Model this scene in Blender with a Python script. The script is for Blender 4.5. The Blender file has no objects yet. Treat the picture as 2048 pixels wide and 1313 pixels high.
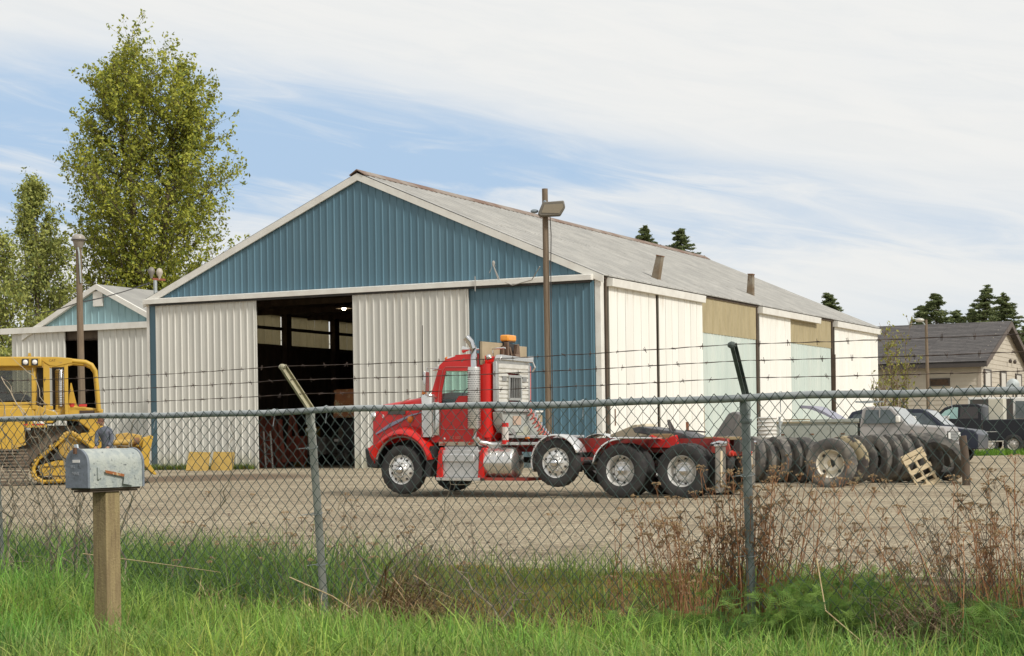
import bpy, bmesh, math, random
import numpy as np
from mathutils import Vector, Matrix
rnd = random.Random(7)
D = bpy.data
S = bpy.context.scene
COL = S.collection

# ------------------------------------------------------------------ camera
CAM_Z = 1.14; FPX = 3680.0; ROLL = 0.015
R_ = Vector((math.cos(ROLL), 0, -math.sin(ROLL)))
U_ = Vector((math.sin(ROLL), 0, math.cos(ROLL)))
F_ = Vector((0, 1, 0))
cd = D.cameras.new('camera'); cam = D.objects.new('camera', cd); COL.objects.link(cam)
cam.matrix_world = Matrix(((R_.x, U_.x, -F_.x, 0), (R_.y, U_.y, -F_.y, 0), (R_.z, U_.z, -F_.z, CAM_Z), (0, 0, 0, 1)))
cd.sensor_width = 36; cd.lens = 36 * FPX / 2048; cd.shift_x = 0; cd.shift_y = 223.5 / 2048
cd.clip_start = 0.1; cd.clip_end = 6000
S.camera = cam

# ------------------------------------------------------------------ sun and sky
SUN_AZ = math.radians(133); SUN_EL = math.radians(40)
sun_dir = Vector((math.sin(SUN_AZ) * math.cos(SUN_EL), math.cos(SUN_AZ) * math.cos(SUN_EL), math.sin(SUN_EL)))
sl = D.lights.new('sun', 'SUN'); so = D.objects.new('sun', sl); COL.objects.link(so)
sl.energy = 2.8; sl.angle = math.radians(8.0); sl.color = (1.0, 0.965, 0.90)
so.rotation_euler = sun_dir.to_track_quat('Z', 'Y').to_euler()
S.view_settings.view_transform = 'Standard'; S.view_settings.look = 'None'
S.view_settings.exposure = 0.14; S.view_settings.gamma = 1.0
S.view_settings.use_curve_mapping = False


class NT:
    """small helper for building node trees"""
    def __init__(s, nt):
        s.nt = nt; nt.nodes.clear()
    def n(s, t, **k):
        x = s.nt.nodes.new(t)
        for a, b in k.items():
            if a.startswith('i_'):
                x.inputs[a[2:].replace('_', ' ')].default_value = b
            else:
                setattr(x, a, b)
        return x
    def l(s, a, b): s.nt.links.new(a, b)
    def put(s, sock, v):
        if isinstance(v, bpy.types.NodeSocket): s.l(v, sock)
        elif v is not None:
            if sock.type == 'RGBA' and len(v) == 3: v = (*v, 1)
            sock.default_value = v
    def m(s, op, a, b=None, c=None, clamp=False):
        x = s.n('ShaderNodeMath', operation=op, use_clamp=clamp)
        for i, v in enumerate((a, b, c)):
            if v is not None: s.put(x.inputs[i], v)
        return x.outputs[0]
    def vm(s, op, a, b=None):
        x = s.n('ShaderNodeVectorMath', operation=op)
        s.put(x.inputs[0], a)
        if b is not None: s.put(x.inputs[1], b)
        return x.outputs['Value'] if op in ('DOT_PRODUCT', 'LENGTH') else x.outputs[0]
    def mix(s, f, a, b, blend='MIX'):
        x = s.n('ShaderNodeMix', data_type='RGBA', blend_type=blend)
        s.put(x.inputs[0], f); s.put(x.inputs[6], a); s.put(x.inputs[7], b)
        return x.outputs[2]
    def noise(s, vec, scale, detail=4, rough=0.55, dist=0.0):
        x = s.n('ShaderNodeTexNoise'); s.put(x.inputs['Vector'], vec)
        x.inputs['Scale'].default_value = scale; x.inputs['Detail'].default_value = detail
        x.inputs['Roughness'].default_value = rough; x.inputs['Distortion'].default_value = dist
        return x.outputs['Fac']
    def ramp(s, v, a, b, lo=0.0, hi=1.0):
        x = s.n('ShaderNodeMapRange', interpolation_type='SMOOTHSTEP')
        s.put(x.inputs[0], v); x.inputs[1].default_value = a; x.inputs[2].default_value = b
        x.inputs[3].default_value = lo; x.inputs[4].default_value = hi
        return x.outputs[0]
    def comb(s, x, y, z):
        c = s.n('ShaderNodeCombineXYZ'); s.put(c.inputs[0], x); s.put(c.inputs[1], y); s.put(c.inputs[2], z)
        return c.outputs[0]
    def sep(s, v):
        c = s.n('ShaderNodeSeparateXYZ'); s.put(c.inputs[0], v); return c.outputs


W = D.worlds.new('World'); S.world = W; W.use_nodes = True
t = NT(W.node_tree)
tc = t.n('ShaderNodeTexCoord')
sky = t.n('ShaderNodeTexSky', sky_type='NISHITA', sun_disc=False, sun_elevation=SUN_EL, sun_rotation=SUN_AZ,
          altitude=50, air_density=1.0, dust_density=1.5, ozone_density=1.2)
x, y, z = t.sep(tc.outputs['Generated'])[:3]
az = t.m('ARCTAN2', x, y); el = t.m('ARCSINE', z)
v1 = t.comb(t.m('MULTIPLY', az, 5.0), t.m('MULTIPLY', el, 17.0), 0.3)
v2 = t.comb(t.m('ADD', t.m('MULTIPLY', az, 16.0), t.m('MULTIPLY', el, 30)), t.m('MULTIPLY', t.m('ADD', el, t.m('MULTIPLY', az, 0.14)), 75.0), 2.0)
n1 = t.noise(v1, 1.0, 5, 0.55, 0.6); n2 = t.noise(v2, 1.0, 6, 0.6, 0.9)
n3 = t.noise(t.comb(t.m('MULTIPLY', az, 2.2), t.m('MULTIPLY', el, 5.0), 5.0), 1.0, 4, 0.5, 0.3)
elw = t.m('ADD', el, t.m('ADD', t.m('MULTIPLY', t.m('SUBTRACT', n1, 0.5), 0.05), t.m('MULTIPLY', t.m('SUBTRACT', n2, 0.5), 0.022)))
def gap(a0, e0, sa, se, amp, tilt=0.0):
    """an opening in the cloud deck at azimuth a0, elevation e0"""
    da = t.m('DIVIDE', t.m('SUBTRACT', az, a0), sa)
    e_ = t.m('SUBTRACT', elw, t.m('ADD', e0, t.m('MULTIPLY', t.m('SUBTRACT', az, a0), tilt)))
    de = t.m('DIVIDE', e_, se)
    g = t.m('POWER', 2.718, t.m('MULTIPLY', t.m('ADD', t.m('MULTIPLY', da, da), t.m('MULTIPLY', de, de)), -1.0))
    return t.m('MULTIPLY', g, amp)
gaps = [gap(-0.27, 0.168, 0.17, 0.042, 1.15, -0.05), gap(-0.085, 0.160, 0.14, 0.034, 1.0, -0.12),
        gap(0.05, 0.140, 0.17, 0.018, 0.70, -0.06), gap(-0.27, 0.122, 0.14, 0.016, 0.75, 0.0), gap(0.22, 0.100, 0.24, 0.018, 0.46, 0.0),
        gap(0.26, 0.060, 0.2, 0.016, 0.42, 0.0), gap(0.0, 0.11, 0.3, 0.012, 0.3, 0.02)]
g = gaps[0]
for q in gaps[1:]: g = t.m('ADD', g, q)
g = t.m('ADD', g, t.m('MULTIPLY', t.ramp(n3, 0.53, 0.72), t.ramp(el, 0.24, 0.45)))      # broken cloud overhead
open_ = t.m('MULTIPLY', g, t.m('ADD', 0.78, t.m('MULTIPLY', t.m('SUBTRACT', n2, 0.5), 1.7)), clamp=False)
open_ = t.m('ADD', open_, t.m('MULTIPLY', t.m('SUBTRACT', n1, 0.52), 0.6))
open_ = t.ramp(open_, -0.05, 1.1)
low = t.ramp(el, 0.0, 0.12)
white = t.mix(low, (6.9, 7.15, 7.2), (7.6, 7.6, 7.45))
white = t.mix(t.ramp(n2, 0.35, 0.75, 0, 0.30), white, (6.1, 6.5, 6.8))
blue = t.mix(0.10, t.mix(low, (5.4, 6.4, 7.3), (3.9, 5.3, 7.1)), sky.outputs[0])
skyc = t.mix(open_, white, blue)
hor = t.ramp(el, -0.02, 0.0)
skyc = t.mix(hor, (3.0, 2.8, 2.4), skyc)
bg = t.n('ShaderNodeBackground'); bg.inputs[1].default_value = 0.105
t.l(skyc, bg.inputs[0])
wo = t.n('ShaderNodeOutputWorld'); t.l(bg.outputs[0], wo.inputs[0])


# ------------------------------------------------------------------ projection (pixels of the photograph -> points at real depth)
def ray(px, py):
    return (px - 1024) / FPX * R_ + (880 - py) / FPX * U_ + F_
def at(px, py, Y):
    return Vector((0, 0, CAM_Z)) + ray(px, py) * Y

# ------------------------------------------------------------------ materials
MATS = {}
def M(name, c1, c2=None, scale=2.0, stretch=(1, 1, 1), rough=0.6, metal=0.0, bump=0.0, bscale=60.0, lo=0.35, hi=0.7,
      c3=None, s3=8.0, lo3=0.6, hi3=0.7, stretch3=(1, 1, 1), vary=0.0, trans=0.0, coat=0.0, alpha=1.0, emit=None, estr=0.0, spec=0.5, transl=0.0, foot=None, top=None):
    if name in MATS: return MATS[name]
    m = D.materials.new(name); m.use_nodes = True; t = NT(m.node_tree)
    b = t.n('ShaderNodeBsdfPrincipled'); o = t.n('ShaderNodeOutputMaterial')
    g = t.n('ShaderNodeNewGeometry'); pos = g.outputs['Position']
    c = (*c1, 1)
    if c2 is not None:
        n = t.noise(t.vm('MULTIPLY', pos, Vector(stretch)), scale, 5, 0.6)
        c = t.mix(t.ramp(n, lo, hi), c1, c2)
    if c3 is not None:
        n = t.noise(t.vm('MULTIPLY', pos, Vector(stretch3)), s3, 5, 0.65)
        c = t.mix(t.ramp(n, lo3, hi3), c, c3)
    if foot is not None or top is not None:
        pz = t.sep(pos)[2]
        nz = t.noise(t.vm('MULTIPLY', pos, Vector((3, 3, 0.5))), 2.2, 5, 0.7)
        if foot is not None:
            c = t.mix(t.m('MULTIPLY', t.ramp(t.m('ADD', pz, t.m('MULTIPLY', t.m('SUBTRACT', nz, 0.5), 1.6)), 1.0, 0.1), 0.7), c, foot)
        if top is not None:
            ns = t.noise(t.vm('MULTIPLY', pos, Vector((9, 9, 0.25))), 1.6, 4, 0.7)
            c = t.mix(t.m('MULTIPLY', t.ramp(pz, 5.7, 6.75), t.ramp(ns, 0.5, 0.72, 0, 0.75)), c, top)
    if vary:
        oi = t.n('ShaderNodeObjectInfo')
        h = t.n('ShaderNodeHueSaturation'); t.put(h.inputs['Color'], c)
        t.l(t.m('ADD', 1 - vary, t.m('MULTIPLY', oi.outputs['Random'], 2 * vary)), h.inputs['Value'])
        c = h.outputs[0]
    t.put(b.inputs['Base Color'], c)
    b.inputs['Roughness'].default_value = rough; b.inputs['Metallic'].default_value = metal
    b.inputs['Specular IOR Level'].default_value = spec
    if coat: b.inputs['Coat Weight'].default_value = coat; b.inputs['Coat Roughness'].default_value = 0.08
    if emit is not None:
        t.put(b.inputs['Emission Color'], emit); b.inputs['Emission Strength'].default_value = estr
    if bump:
        n = t.noise(pos, bscale, 4, 0.6)
        bp = t.n('ShaderNodeBump'); bp.inputs['Strength'].default_value = bump; bp.inputs['Distance'].default_value = 0.02
        t.l(n, bp.inputs['Height']); t.l(bp.outputs[0], b.inputs['Normal'])
    out = b.outputs[0]
    if transl:
        tr = t.n('ShaderNodeBsdfTranslucent'); t.put(tr.inputs[0], c)
        mx = t.n('ShaderNodeMixShader'); mx.inputs[0].default_value = transl
        t.l(out, mx.inputs[1]); t.l(tr.outputs[0], mx.inputs[2]); out = mx.outputs[0]
    t.l(out, o.inputs[0])
    MATS[name] = m
    return m

def glass(name, tint, mixv=0.75, rough=0.03):
    if name in MATS: return MATS[name]
    m = D.materials.new(name); m.use_nodes = True; t = NT(m.node_tree)
    o = t.n('ShaderNodeOutputMaterial')
    gl = t.n('ShaderNodeBsdfGlossy'); gl.inputs['Roughness'].default_value = rough
    tr = t.n('ShaderNodeBsdfTransparent'); t.put(tr.inputs[0], tint)
    fr = t.n('ShaderNodeLayerWeight'); fr.inputs[0].default_value = 0.5
    mx = t.n('ShaderNodeMixShader')
    t.l(t.m('ADD', t.m('MULTIPLY', t.m('POWER', fr.outputs['Facing'], 4.0), 0.6), 0.03 + (1 - mixv) * 0.5, clamp=True), mx.inputs[0])
    t.l(tr.outputs[0], mx.inputs[1]); t.l(gl.outputs[0], mx.inputs[2]); t.l(mx.outputs[0], o.inputs[0])
    MATS[name] = m
    return m

def leafmat(name, transl=0.35, rough=0.55):
    """foliage: colour comes from the per-leaf attribute"""
    m = D.materials.new(name); m.use_nodes = True; t = NT(m.node_tree)
    a = t.n('ShaderNodeAttribute', attribute_name='tint')
    b = t.n('ShaderNodeBsdfPrincipled'); b.inputs['Roughness'].default_value = rough
    b.inputs['Specular IOR Level'].default_value = 0.25
    t.l(a.outputs['Color'], b.inputs['Base Color'])
    tr = t.n('ShaderNodeBsdfTranslucent'); t.l(a.outputs['Color'], tr.inputs[0])
    mx = t.n('ShaderNodeMixShader'); mx.inputs[0].default_value = transl
    t.l(b.outputs[0], mx.inputs[1]); t.l(tr.outputs[0], mx.inputs[2])
    o = t.n('ShaderNodeOutputMaterial'); t.l(mx.outputs[0], o.inputs[0])
    return m
LEAF = leafmat('leaf'); DRY = leafmat('dry_stalk', 0.1, 0.8)

# ------------------------------------------------------------------ object helpers
def empty(name, loc=(0, 0, 0), rz=0.0, label=None, cat=None, group=None):
    o = D.objects.new(name, None); COL.objects.link(o); o.empty_display_size = 0.2
    o.location = loc; o.rotation_euler = (0, 0, rz)
    return tag(o, label, cat, group)
def tag(o, label=None, cat=None, group=None, kind=None):
    if label: o['label'] = label
    if cat: o['category'] = cat
    if group: o['group'] = group
    if kind: o['kind'] = kind
    return o
def link(name, me, parent=None, mat=None, loc=None, rz=None, matrix=None):
    o = D.objects.new(name, me); COL.objects.link(o)
    if parent is not None: o.parent = parent
    if mat is not None and not me.materials: me.materials.append(mat)
    if loc is not None: o.location = loc
    if rz is not None: o.rotation_euler = (0, 0, rz)
    if matrix is not None: o.matrix_basis = matrix
    return o
def copy_tree(o, parent=None):
    c = o.copy(); COL.objects.link(c)
    if parent is not None: c.parent = parent
    for ch in list(o.children): copy_tree(ch, c)
    return c

class MB:
    def __init__(s): s.v = []; s.f = []
    def add(s, vs, fs):
        n = len(s.v); s.v += [tuple(p) for p in vs]; s.f += [tuple(i + n for i in f) for f in fs]; return s
    def box(s, c, d, rot=None):
        hx, hy, hz = d[0] / 2, d[1] / 2, d[2] / 2
        vs = [Vector((a * hx, b * hy, e * hz)) for a in (-1, 1) for b in (-1, 1) for e in (-1, 1)]
        if rot is not None: vs = [rot @ p for p in vs]
        c = Vector(c); vs = [p + c for p in vs]
        return s.add(vs, [(0, 1, 3, 2), (4, 6, 7, 5), (0, 4, 5, 1), (2, 3, 7, 6), (0, 2, 6, 4), (1, 5, 7, 3)])
    def bb(s, x0, x1, y0, y1, z0, z1):
        return s.box(((x0 + x1) / 2, (y0 + y1) / 2, (z0 + z1) / 2), (abs(x1 - x0), abs(y1 - y0), abs(z1 - z0)))
    def beam(s, a, b, w, h=None):
        """box beam from a to b, w wide, h high"""
        a = Vector(a); b = Vector(b); h = h or w; d = b - a; L = d.length
        q = d.to_track_quat('X', 'Z').to_matrix()
        return s.box((a + b) / 2, (L, w, h), q)
    def tube(s, path, r, n=6, caps=True):
        P = [Vector(p) for p in path]; rs = r if isinstance(r, (list, tuple)) else [r] * len(P)
        vs = []; fs = []
        up = Vector((0.13, 0.21, 0.97))
        for i, p in enumerate(P):
            d = (P[min(i + 1, len(P) - 1)] - P[max(i - 1, 0)])
            if d.length < 1e-9: d = Vector((0, 0, 1))
            d.normalize()
            a = d.cross(up)
            if a.length < 0.05: a = d.cross(Vector((1, 0, 0)))
            a.normalize(); b = d.cross(a)
            for k in range(n):
                an = 2 * math.pi * k / n
                vs.append(p + (a * math.cos(an) + b * math.sin(an)) * rs[i])
        for i in range(len(P) - 1):
            for k in range(n):
                fs.append((i * n + k, i * n + (k + 1) % n, (i + 1) * n + (k + 1) % n, (i + 1) * n + k))
        if caps:
            fs.append(tuple(range(n))[::-1]); fs.append(tuple((len(P) - 1) * n + k for k in range(n)))
        return s.add(vs, fs)
    def lathe(s, prof, n=24, c=(0, 0, 0), axis='z', caps=False, mod=None):
        """prof: (radius, height) list; axis the height axis"""
        vs = []; fs = []; c = Vector(c)
        for k in range(n):
            an = 2 * math.pi * k / n
            for j, (r, h) in enumerate(prof):
                if mod: r = r + mod(k, j)
                x, y = r * math.cos(an), r * math.sin(an)
                p = {'z': (x, y, h), 'y': (x, h, y), 'x': (h, x, y)}[axis]
                vs.append(c + Vector(p))
        m = len(prof)
        for k in range(n):
            for j in range(m - 1):
                fs.append((k * m + j, ((k + 1) % n) * m + j, ((k + 1) % n) * m + j + 1, k * m + j + 1))
        if caps:
            fs.append(tuple(k * m for k in range(n))); fs.append(tuple(k * m + m - 1 for k in range(n))[::-1])
        return s.add(vs, fs)
    def prism(s, pts, a, b, plane='xz'):
        """extrude 2-D polygon between a and b on the third axis"""
        def P(u, v, w): return {'xz': (u, w, v), 'xy': (u, v, w), 'yz': (w, u, v)}[plane]
        n = len(pts)
        vs = [P(u, v, a) for u, v in pts] + [P(u, v, b) for u, v in pts]
        fs = [tuple(range(n)), tuple(range(2 * n - 1, n - 1, -1))] + [(i, (i + 1) % n, n + (i + 1) % n, n + i) for i in range(n)]
        return s.add(vs, fs)
    def ell(s, c, r, n=12, m=8, rot=None):
        vs = []; fs = []; c = Vector(c)
        for j in range(m + 1):
            ph = math.pi * j / m
            for k in range(n):
                an = 2 * math.pi * k / n
                p = Vector((r[0] * math.sin(ph) * math.cos(an), r[1] * math.sin(ph) * math.sin(an), r[2] * math.cos(ph)))
                if rot is not None: p = rot @ p
                vs.append(c + p)
        for j in range(m):
            for k in range(n):
                fs.append((j * n + k, j * n + (k + 1) % n, (j + 1) * n + (k + 1) % n, (j + 1) * n + k))
        return s.add(vs, fs)
    def mesh(s, name, smooth=None):
        me = D.meshes.new(name); me.from_pydata(s.v, [], s.f)
        bm = bmesh.new(); bm.from_mesh(me); bmesh.ops.recalc_face_normals(bm, faces=bm.faces); bm.to_mesh(me); bm.free()
        if smooth:
            me.polygons.foreach_set('use_smooth', [True] * len(me.polygons))
            me.set_sharp_from_angle(angle=math.radians(smooth))
        return me
    def build(s, name, mat, parent=None, smooth=None, bevel=0, seg=2, loc=None, matrix=None, label=None):
        me = s.mesh(name, smooth or (40 if bevel else None)); me.materials.append(mat)
        o = link(name, me, parent, loc=loc, matrix=matrix)
        if bevel:
            md = o.modifiers.new('bevel', 'BEVEL'); md.width = bevel; md.segments = seg; md.limit_method = 'ANGLE'; md.angle_limit = math.radians(30)
        if label: o['label'] = label
        return o

def quads(name, V, tint, mat, parent=None, kind=None, vpf=4):
    """V: (n*k, vpf, 3) quads from numpy, tint: per-vertex colours or per-quad"""
    n = V.shape[0]
    me = D.meshes.new(name); me.vertices.add(n * 4); me.loops.add(n * 4); me.polygons.add(n)
    me.vertices.foreach_set('co', V.reshape(-1).astype(np.float32))
    me.loops.foreach_set('vertex_index', np.arange(n * 4, dtype=np.int32))
    me.polygons.foreach_set('loop_start', np.arange(0, n * 4, 4, dtype=np.int32))
    me.update(calc_edges=True)
    if tint.shape[0] == n: tint = np.repeat(tint, 4, axis=0)
    c = np.concatenate([np.clip(tint, 0, 1), np.ones((n * 4, 1))], axis=1).astype(np.float32)
    at_ = me.color_attributes.new('tint', 'FLOAT_COLOR', 'POINT'); at_.data.foreach_set('color', c.reshape(-1))
    me.materials.append(mat)
    o = link(name, me, parent)
    if kind: o['kind'] = kind
    return o

def text(name, body, size, mat, parent, matrix, depth=0.002, align='CENTER'):
    cu = D.curves.new(name, 'FONT'); cu.body = body; cu.size = size; cu.extrude = depth; cu.align_x = align; cu.align_y = 'CENTER'
    cu.resolution_u = 3
    o = D.objects.new(name, cu); COL.objects.link(o)
    bpy.context.view_layer.update()
    me = D.meshes.new_from_object(o.evaluated_get(bpy.context.evaluated_depsgraph_get()))
    D.objects.remove(o); D.curves.remove(cu)
    me.name = name; me.materials.clear(); me.materials.append(mat)
    return link(name, me, parent, matrix=matrix)

# ------------------------------------------------------------------ ground
FX, FY = -1.515, 13.53                     # foot of the middle fence post
FD = (0.809, -0.588); FN = (0.588, 0.809)  # along the fence, behind the fence
def fw(u, w): return FX + FD[0] * u + FN[0] * w, FY + FD[1] * u + FN[1] * w
def ss(a, b, x):
    t_ = np.clip((x - a) / (b - a), 0, 1); return t_ * t_ * (3 - 2 * t_)
def gh(x, y):
    x = np.asarray(x, float); y = np.asarray(y, float)
    w = (x - FX) * FN[0] + (y - FY) * FN[1]; u = (x - FX) * FD[0] + (y - FY) * FD[1]
    h = -0.14 + 0.12 * ss(0.6, 3.0, w) + 0.02 * ss(3.3, 6, w)
    h = h - 0.10 * np.exp(-((w + 0.25) / 0.55) ** 2) + 0.05 * ss(-1.6, -3.5, w)
    h = h + 0.02 * np.sin(u * 2.1 + 1) * np.sin(w * 1.7) * ss(4, 2, w)
    h = h + 0.09 * ss(36, 41, y) + 0.05 * ss(48, 60, y) * ss(6, -6, x) + 0.17 * ss(50, 74, y) * ss(6, 14, x)
    return h
def g1(x, y): return float(gh(x, y))
xs = np.unique(np.concatenate([np.arange(-7, 8, 0.12), np.arange(-40, 60, 1.5), np.array([-3000, -1500, -700, -300, -150, -80, 80, 150, 300, 700, 1500, 3000.])]))
ys = np.unique(np.concatenate([np.arange(7, 20, 0.12), np.arange(20, 130, 1.0), np.array([-600, -200, -60, -20, -8, 0, 4, 150, 200, 300, 500, 900, 1600, 3000, 4500.])]))
GX, GY = np.meshgrid(xs, ys, indexing='ij'); GZ = gh(GX, GY)
rng = np.random.default_rng(3)
nearm = (np.abs(GX) < 8) & (GY > 7) & (GY < 20)
GZ = GZ + nearm * rng.normal(0, 0.006, GZ.shape)
nx, ny = GX.shape
me = D.meshes.new('ground')
idx = np.arange(nx * ny).reshape(nx, ny)
fc = np.stack([idx[:-1, :-1], idx[1:, :-1], idx[1:, 1:], idx[:-1, 1:]], -1).reshape(-1, 4)
me.vertices.add(nx * ny); me.vertices.foreach_set('co', np.stack([GX, GY, GZ], -1).reshape(-1).astype(np.float32))
me.loops.add(fc.size); me.loops.foreach_set('vertex_index', fc.reshape(-1).astype(np.int32))
me.polygons.add(len(fc)); me.polygons.foreach_set('loop_start', np.arange(0, fc.size, 4, dtype=np.int32))
me.update(calc_edges=True); me.polygons.foreach_set('use_smooth', [True] * len(fc))
gm = D.materials.new('ground'); gm.use_nodes = True; t = NT(gm.node_tree)
pos = t.n('ShaderNodeNewGeometry').outputs['Position']
w_ = t.m('SUBTRACT', t.vm('DOT_PRODUCT', pos, Vector((FN[0], FN[1], 0))), FX * FN[0] + FY * FN[1])
nA = t.noise(pos, 1.3, 5, 0.6); nB = t.noise(pos, 9, 5, 0.65); nC = t.noise(pos, 45, 4, 0.7); nD = t.noise(pos, 0.25, 4, 0.6, 0.4)
nE = t.noise(t.vm('MULTIPLY', pos, Vector((0.12, 1.0, 1))), 0.7, 4, 0.6)
vor = t.n('ShaderNodeTexVoronoi', feature='F1'); t.l(pos, vor.inputs['Vector']); vor.inputs['Scale'].default_value = 24
vor2 = t.n('ShaderNodeTexVoronoi', feature='F1'); t.l(pos, vor2.inputs['Vector']); vor2.inputs['Scale'].default_value = 9
grav = t.mix(t.ramp(nB, 0.3, 0.7), (0.33, 0.275, 0.185), (0.50, 0.42, 0.29))
grav = t.mix(t.ramp(nD, 0.42, 0.66, 0, 0.7), grav, (0.26, 0.205, 0.135))
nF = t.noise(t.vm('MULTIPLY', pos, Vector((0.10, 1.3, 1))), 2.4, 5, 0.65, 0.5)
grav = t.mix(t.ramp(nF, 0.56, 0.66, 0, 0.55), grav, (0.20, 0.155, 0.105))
grav = t.mix(t.ramp(nE, 0.50, 0.72, 0, 0.55), grav, (0.24, 0.185, 0.12))
grav = t.mix(t.ramp(nC, 0.52, 0.62, 0, 0.75), grav, (0.15, 0.115, 0.08))
grav = t.mix(t.ramp(nC, 0.44, 0.36, 0, 0.6), grav, (0.56, 0.49, 0.38))
vc = t.n('ShaderNodeHueSaturation'); t.put(vc.inputs['Color'], grav)
t.l(t.m('ADD', 0.62, t.m('MULTIPLY', t.sep(vor.outputs['Color'])[0], 0.76)), vc.inputs['Value']); grav = vc.outputs[0]
vc = t.n('ShaderNodeHueSaturation'); t.put(vc.inputs['Color'], grav)
t.l(t.m('ADD', 0.85, t.m('MULTIPLY', t.sep(vor2.outputs['Color'])[0], 0.3)), vc.inputs['Value']); grav = vc.outputs[0]
pxr, pyr, pzr = t.sep(pos)[:3]
# wheel ruts curving across the yard
rf = t.m('ADD', t.m('ADD', pyr, t.m('MULTIPLY', pxr, 0.30)), t.m('ADD', t.m('MULTIPLY', t.m('SINE', t.m('MULTIPLY', pxr, 0.16)), 1.6), t.m('MULTIPLY', nD, 2.5)))
for period, wid, amt in ((6.3, 0.035, 0.42), (6.3, 0.035, 0.0), (9.7, 0.03, 0.35)):
    if not amt: continue
    for off in (0.0, 0.32):
        fr_ = t.m('ABSOLUTE', t.m('SUBTRACT', t.m('FRACT', t.m('ADD', t.m('DIVIDE', rf, period), off)), 0.5))
        grav = t.mix(t.m('MULTIPLY', t.m('MULTIPLY', t.ramp(fr_, wid, wid * 0.4), t.ramp(nA, 0.38, 0.58)), amt), grav, (0.15, 0.115, 0.08))
# brown spill of soil in front of the barn, left of the opening
px_, py_, pz_ = t.sep(pos)[:3]
ex = t.m('DIVIDE', t.m('SUBTRACT', px_, -9.0), 3.2); ey = t.m('DIVIDE', t.m('SUBTRACT', py_, 56.0), 5.0)
d2 = t.m('ADD', t.m('MULTIPLY', ex, ex), t.m('MULTIPLY', ey, ey))
grav = t.mix(t.ramp(t.m('ADD', d2, t.m('MULTIPLY', nB, 1.0)), 1.9, 0.8, 0, 0.8), grav, (0.12, 0.075, 0.045))
moss = t.mix(t.ramp(nB, 0.35, 0.65), (0.10, 0.115, 0.025), (0.20, 0.17, 0.045))
moss = t.mix(t.ramp(nA, 0.45, 0.6), moss, (0.17, 0.10, 0.04))
moss = t.mix(t.ramp(nC, 0.5, 0.62, 0, 0.7), moss, (0.07, 0.05, 0.03))
soil = t.mix(t.ramp(nC, 0.4, 0.62), (0.03, 0.02, 0.013), (0.085, 0.055, 0.03))
wn = t.m('ADD', w_, t.m('MULTIPLY', t.m('SUBTRACT', nA, 0.5), 1.6))
col = t.mix(t.ramp(wn, 0.5, 1.1), soil, moss)
wg = t.m('ADD', wn, t.m('MULTIPLY', t.m('SUBTRACT', nB, 0.5), 2.2))
gfac = t.m('MULTIPLY', t.ramp(wg, 2.9, 3.8), t.ramp(py_, 150, 140))
col = t.mix(gfac, col, grav)
far = t.ramp(py_, 140, 150)
col = t.mix(far, col, t.mix(nA, (0.06, 0.08, 0.02), (0.10, 0.10, 0.035)))
bs = t.n('ShaderNodeBsdfPrincipled'); bs.inputs['Roughness'].default_value = 0.95; bs.inputs['Specular IOR Level'].default_value = 0.2
t.l(col, bs.inputs['Base Color'])
hgt = t.m('ADD', t.m('MULTIPLY', nC, 0.6), t.m('MULTIPLY', nB, 1.0))
bp = t.n('ShaderNodeBump'); bp.inputs['Strength'].default_value = 0.8; bp.inputs['Distance'].default_value = 0.05
t.l(hgt, bp.inputs['Height']); t.l(bp.outputs[0], bs.inputs['Normal'])
o = t.n('ShaderNodeOutputMaterial'); t.l(bs.outputs[0], o.inputs[0])
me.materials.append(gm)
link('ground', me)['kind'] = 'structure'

# ------------------------------------------------------------------ shared materials
BLUE = M('blue_steel', (0.080, 0.165, 0.215), (0.10, 0.19, 0.24), 0.5, (1, 1, 0.25), 0.42, 0, 0, foot=(0.17, 0.18, 0.15), vary=0.09, c3=(0.11, 0.22, 0.28), s3=5, lo3=0.6, hi3=0.8, stretch3=(3, 3, 0.2))
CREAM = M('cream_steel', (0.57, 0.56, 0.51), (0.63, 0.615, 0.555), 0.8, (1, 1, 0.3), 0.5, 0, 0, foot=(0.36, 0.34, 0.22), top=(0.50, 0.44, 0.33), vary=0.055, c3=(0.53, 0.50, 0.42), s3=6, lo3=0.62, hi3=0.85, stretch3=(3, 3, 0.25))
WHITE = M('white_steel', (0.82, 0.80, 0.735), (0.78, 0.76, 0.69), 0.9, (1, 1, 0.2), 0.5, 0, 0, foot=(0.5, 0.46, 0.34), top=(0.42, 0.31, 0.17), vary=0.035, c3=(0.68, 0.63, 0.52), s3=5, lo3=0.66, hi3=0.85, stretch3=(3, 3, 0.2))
PALEG = M('pale_green_steel', (0.50, 0.57, 0.52), (0.57, 0.62, 0.56), 0.9, (1, 1, 0.2), 0.45, vary=0.04, c3=(0.40, 0.44, 0.38), s3=5, lo3=0.6, hi3=0.8, stretch3=(3, 3, 0.2))
TRIM = M('white_trim', (0.74, 0.72, 0.66), (0.66, 0.63, 0.57), 2, (1, 1, 1), 0.5)
FIBER = M('fibreglass', (0.62, 0.52, 0.31), (0.54, 0.45, 0.26), 3, (1, 1, 0.4), 0.6, vary=0.05, transl=0.35, c3=(0.44, 0.35, 0.20), s3=14, lo3=0.5, hi3=0.8, stretch3=(2, 2, 0.3))
ROOFM = M('roof_steel', (0.33, 0.32, 0.295), (0.41, 0.395, 0.36), 1.2, (1, 0.6, 1), 0.6, 0.0, 0, vary=0.06, c3=(0.22, 0.195, 0.165), s3=3, lo3=0.55, hi3=0.85)
RUST = M('rust', (0.13, 0.065, 0.035), (0.22, 0.11, 0.05), 4, rough=0.85, bump=0.3)
DARKW = M('dark_timber', (0.07, 0.05, 0.035), (0.11, 0.08, 0.055), 4, (1, 1, 0.3), 0.85)
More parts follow.
